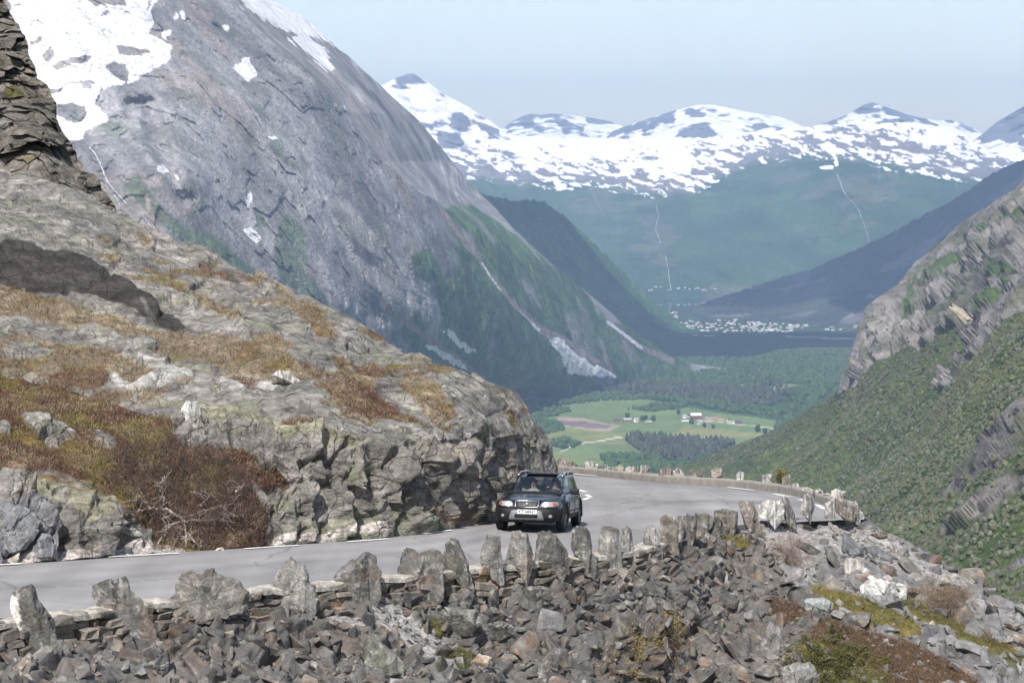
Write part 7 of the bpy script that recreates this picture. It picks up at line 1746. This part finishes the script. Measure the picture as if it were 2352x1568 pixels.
# farm buildings
m_wred = simple_mat("red_boards", (.22, .045, .035), .8); m_wwht = simple_mat("white_boards", (.72, .72, .70), .7); m_rgrey = simple_mat("grey_roof", (.30, .29, .29), .7); m_rwht = simple_mat("pale_metal_roof", (.62, .58, .56), .5); m_rdk = simple_mat("dark_roof", (.07, .065, .07), .7); m_wbr = simple_mat("brown_boards", (.14, .08, .06), .8)
m_win = simple_mat("dark_window", (.03, .035, .04), .3)
def gable_data(L_, W_, H_, R_h, ov=.06):
    a, b_ = L_ / 2, W_ / 2
    wv = np.array([(-a, -b_, -1), (a, -b_, -1), (a, b_, -1), (-a, b_, -1), (-a, -b_, H_), (a, -b_, H_), (a, b_, H_), (-a, b_, H_), (-a, 0, H_ + R_h), (a, 0, H_ + R_h)])
    wq = np.array([(0, 1, 5, 4), (1, 2, 6, 5), (2, 3, 7, 6), (3, 0, 4, 7)]); wt = np.array([(5, 6, 9), (7, 4, 8)])
    A = a + .6; Bq = b_ + .7; zz = H_ - R_h * .7 / b_; t = .35
    rvv = np.array([(-A, -Bq, zz), (A, -Bq, zz), (A, 0, H_ + R_h + .1), (-A, 0, H_ + R_h + .1), (-A, Bq, zz), (A, Bq, zz)] + [(-A, -Bq, zz + t), (A, -Bq, zz + t), (A, 0, H_ + R_h + .1 + t), (-A, 0, H_ + R_h + .1 + t), (-A, Bq, zz + t), (A, Bq, zz + t)])
    rq = np.array([(6, 7, 8, 9), (9, 8, 11, 10), (0, 3, 2, 1), (3, 4, 5, 2), (0, 1, 7, 6), (4, 10, 11, 5), (0, 6, 9, 3), (3, 9, 10, 4), (1, 2, 8, 7), (2, 5, 11, 8)])
    return wv, wq, wt, rvv, rq
def farm(u, v, L_, W_, H_, rh, yaw, wm, rm, name, lab):
    p_ = floor_pt(u, v)[0]; o = bpy.data.objects.new(name, None); COL.objects.link(o); o.matrix_world = Matrix.Translation(Vector(p_)) @ Matrix.Rotation(math.radians(yaw), 4, 'Z'); tag(o, lab, 'farm building')
    wv, wq, wt, rvv, rq = gable_data(L_, W_, H_, rh)
    np_obj("wall", wv, [wq, wt], wm, None, False, o); np_obj("roof", rvv, rq, rm, None, False, o)
    nwin = max(2, int(L_ / 6))
    for k in range(min(nwin, 5)):
        x = -L_ / 2 + L_ * (k + .5) / nwin
        cb = np.array([(x - .8, -W_ / 2 - .06, H_ * .35), (x + .8, -W_ / 2 - .06, H_ * .35), (x + .8, -W_ / 2 - .06, H_ * .75), (x - .8, -W_ / 2 - .06, H_ * .75)]); np_obj("window", cb, np.array([[0, 1, 2, 3]]), m_win, None, False, o)
farm(1598, 958, 30, 15, 6, 6, 6, m_wred, m_rwht, "barn", 'large red barn with a pale roof, biggest building of the farms')
farm(1573, 959, 11, 9, 5, 3.5, -15, m_wwht, m_rgrey, "farmhouse", 'white farmhouse just left of the big pale-roofed barn')
farm(1581, 957, 8, 7, 4, 3, 20, m_wwht, m_rdk, "farmhouse", 'small white house touching the left end of the big barn')
farm(1574, 969, 20, 8, 3.5, 1.8, 5, m_wwht, m_rwht, "shed", 'long low white shed below the white farmhouse')
farm(1607, 966, 12, 9, 4, 3.5, 10, m_wwht, m_rdk, "farmhouse", 'white farmhouse with a dark roof below the big barn')
farm(1417, 967, 17, 10, 5, 4.5, -10, m_wred, m_rdk, "barn", 'dark red barn at the right end of the ploughed brown field')
farm(1441, 967, 22, 10, 4.5, 4.5, 10, m_wred, m_rgrey, "farmhouse", 'red farmhouse with white-edged gables right of the dark red barn')
farm(1461, 968, 10, 9, 6, 5, 40, m_wwht, m_rgrey, "farmhouse", 'tall narrow white farmhouse between the red farmhouse and the brown shed')
farm(1490, 972, 18, 9, 4, 3, 0, m_wbr, m_rgrey, "shed", 'long brown farm shed among trees')
farm(1674, 968, 9, 8, 5, 3.5, 25, m_wwht, m_rdk, "farmhouse", 'small white house left of the bright red barn')
farm(1696, 971, 17, 10, 4.5, 4, 5, m_wred, m_rdk, "barn", 'bright red barn on the right side of the fields')
farm(1684, 971, 7, 6, 3, 2.5, 0, m_wwht, m_rgrey, "shed", 'tiny white shed touching the bright red barn')
# the town by the fjord and the houses on the far shore: small in the photograph, each one an object
hs = []
for k, (wc, rc_) in enumerate([((.80, .79, .76), (.10, .10, .11)), ((.78, .76, .70), (.28, .13, .10)), ((.62, .50, .36), (.30, .29, .30)), ((.80, .80, .80), (.45, .45, .46)), ((.40, .12, .10), (.09, .09, .10))]):
    wv, wq, wt, rvv, rq = gable_data([13, 12, 16, 22, 12][k], [9, 9, 10, 12, 9][k], [6, 5.5, 6.5, 6, 5.5][k], [3.2, 3.4, 2.6, 1.4, 3.2][k])
    me = np_mesh("town_house", np.concatenate([wv, rvv]), [wq, wt, rq + len(wv)], simple_mat("house_wall", wc, .7), None, False); me.materials.append(simple_mat("house_roof", rc_, .6))
    mi_ = np.zeros(len(me.polygons), np.int32); mi_[6:] = 1; me.polygons.foreach_set("material_index", mi_); hs.append(me)
def town(n, poly, lab, grp, seed, flip=None):
    rs = np.random.RandomState(seed); a = np.array(poly); k = 0; used = []
    while k < n:
        u = rs.uniform(a[:, 0].min(), a[:, 0].max()); v = rs.uniform(a[:, 1].min(), a[:, 1].max())
        if not inpoly(np.array([u]), np.array([v]), poly)[0]: continue
        if any(abs(u - x) < 3.6 and abs(v - y_) < 1.6 for x, y_ in used): 
            if rs.rand() < .9: continue
        used.append((u, v)); p_ = floor_pt(u, v)[0] if flip is None else flip.sample(u, v)[0][0] * .999
        if u > 1860 and v < 855 and v > 800: p_[2] += 40
        kk = rs.choice(5, p=[.42, .16, .14, .2, .08]); o = bpy.data.objects.new("town_house", hs[kk]); o.matrix_world = Matrix.Translation(Vector(p_)) @ Matrix.Rotation(rs.uniform(-.5, .5), 4, 'Z') @ Matrix.Scale(rs.uniform(.62, .98), 4); COL.objects.link(o); k += 1
        um = (u - a[:, 0].min()) / np.ptp(a[:, 0]); vm = (v - a[:, 1].min()) / np.ptp(a[:, 1]); nx_ = max(2, int(np.ptp(a[:, 0]) / 22))
        tag(o, '%s house, %s row, block %d of %d, %s' % (['white dark-roofed', 'cream red-roofed', 'tan grey-roofed', 'big white grey-roofed', 'red dark-roofed'][kk], 'upper' if vm < .34 else ('middle' if vm < .67 else 'lower'), int(um * nx_) + 1, nx_, lab), 'house', grp)
town(150, [(1552, 738), (1600, 738), (1640, 742), (1650, 735), (1690, 733), (1760, 742), (1820, 744), (1868, 748), (1840, 757), (1800, 763), (1740, 765), (1640, 763), (1580, 757), (1556, 748)], 'distant town', 'houses of the distant town', 4)
town(10, [(1535, 718), (1556, 718), (1556, 730), (1538, 730)], 'waterside hamlet', 'houses at the water by the wooded ridge', 5)
town(22, [(1895, 749), (1975, 750), (1975, 760), (1900, 760)], 'outlying hamlet by the crag', 'houses at the right end of the distant town', 6)
town(20, [(1484, 658), (1650, 660), (1650, 669), (1490, 669)], 'far fjord shore', 'houses on the far shore of the fjord', 7, R4)
town(12, [(1880, 846), (1935, 843), (1935, 850), (1885, 852)], 'wooded rise beside the crag', 'houses on the wooded rise beside the crag', 8)
town(5, [(1665, 868), (1695, 868), (1695, 872), (1668, 873)], 'clearing beyond the farms', 'houses in the woods beyond the farms', 9)
# waterfalls: white ribbons of water lying on the mountain faces
m_fall = simple_mat("white_water", (.50, .53, .56), .5, noise=.3, nscale=.05)
def fall(relief, pts, w0, w1, lab, off=10):
    pts = np.array(pts, float); ts = np.linspace(0, len(pts) - 1, 9 * len(pts)); c = np.stack([np.interp(ts, range(len(pts)), pts[:, k]) for k in range(2)], -1)
    rs = np.random.RandomState(int(pts[0, 0])); c += rs.randn(*c.shape) * .5; t = np.gradient(c, axis=0); n = np.stack([-t[:, 1], t[:, 0]], -1); n /= np.linalg.norm(n, axis=1, keepdims=True)
    w_ = .62 * np.linspace(w0, w1, len(c))[:, None] * rs.uniform(.45, 1.2, (len(c), 1)) / 2
    rows = []
    for sgn in (-1, 0, 1):
        uv = c + n * w_ * sgn; q, nn = relief.sample(uv[:, 0], uv[:, 1]); L_ = np.linalg.norm(q, axis=1, keepdims=True); rows.append(q * (1 - off * (1.4 if sgn == 0 else 1) / L_))
    o = np_obj("waterfall", np.array(rows).reshape(-1, 3), grid_faces(3, len(c)), m_fall, None, True); tag(o, lab, 'waterfall', None, 'structure')
fall(RL, [(205, 338), (218, 352), (230, 375), (241, 405), (252, 425), (270, 445), (292, 470)], 4.5, 3, 'w')
fall(RL, [(262, 447), (276, 472)], 3, 2, 'w'); fall(RL, [(325, 490), (338, 510), (353, 530)], 2.5, 2.5, 'w'); fall(RL, [(236, 385), (246, 418), (262, 440)], 2, 2, 'w')
fall(RL, [(872, 290), (885, 320), (893, 348)], 1.5, 1, 'w')
for pl, a, b_ in (([(1507, 470), (1513, 495), (1506, 525), (1518, 560)], 2, 3), ([(1528, 588), (1535, 620), (1541, 668)], 2.5, 2.5), ([(1920, 400), (1940, 440), (1975, 490), (1990, 530), (1998, 558)], 3.0, 1.4), ([(2012, 372), (2022, 400), (2015, 432)], 1.2, 1), ([(1363, 445), (1382, 485)], 1.6, 1), ([(2192, 400), (2200, 440)], 1.2, 1.2)):
    fall(R4, pl, a, b_, 'w', 45)
# a bank of cloud overhead, out of the picture, whose shadow lies on the far ridges
def cloud(cx, cy, sx, sy, seed):
    Vb, Fb = ico(4, seed, .22); V_ = Vb * [sx, sy, 260]; V_[:, 2] = np.maximum(V_[:, 2], -90)
    return V_ + [cx, cy, 2750], Fb
VS = []; FS = []; n0 = 0
for c in ((-50, 6000, 1300, 750), (1750, 8200, 950, 1500), (650, 8850, 750, 480), (2700, 8300, 1000, 1500), (-900, 6500, 800, 700)):
    V_, F_ = cloud(c[0], c[1], c[2], c[3], int(abs(c[0]) + 3)); VS.append(V_); FS.append(F_ + n0); n0 += len(V_)
m_cl = simple_mat("cloud_white", (.85, .86, .88), 1.0, spec=0)
tag(np_obj("cloud", np.concatenate(VS), np.concatenate(FS), m_cl, None, True), kind='structure')
# ------------------------------------------------------------------ the air of the valley: one closed box round everything
hm = bpy.data.materials.new("haze"); hm.use_nodes = True
N = hm.node_tree.nodes; L = hm.node_tree.links
for n_ in list(N):
    if n_.type == 'BSDF_PRINCIPLED': N.remove(n_)
pv = N.new("ShaderNodeVolumePrincipled")
pv.inputs["Color"].default_value = (.455, .66, 1.0, 1)
pv.inputs["Density"].default_value = 5.3e-5
pv.inputs["Anisotropy"].default_value = 0.0
L.new(pv.outputs[0], N["Material Output"].inputs["Volume"])
b = [(-31000, -4000, -765.), (31000, -4000, -765.), (31000, 27500, -765.), (-31000, 27500, -765.), (-31000, -4000, 1450.), (31000, -4000, 1450.), (31000, 27500, 1450.), (-31000, 27500, 1450.)]
hz = np_obj("haze", b, np.array([[0, 3, 2, 1], [4, 5, 6, 7], [0, 1, 5, 4], [1, 2, 6, 5], [2, 3, 7, 6], [3, 0, 4, 7]]), hm)
tag(hz, kind='stuff')
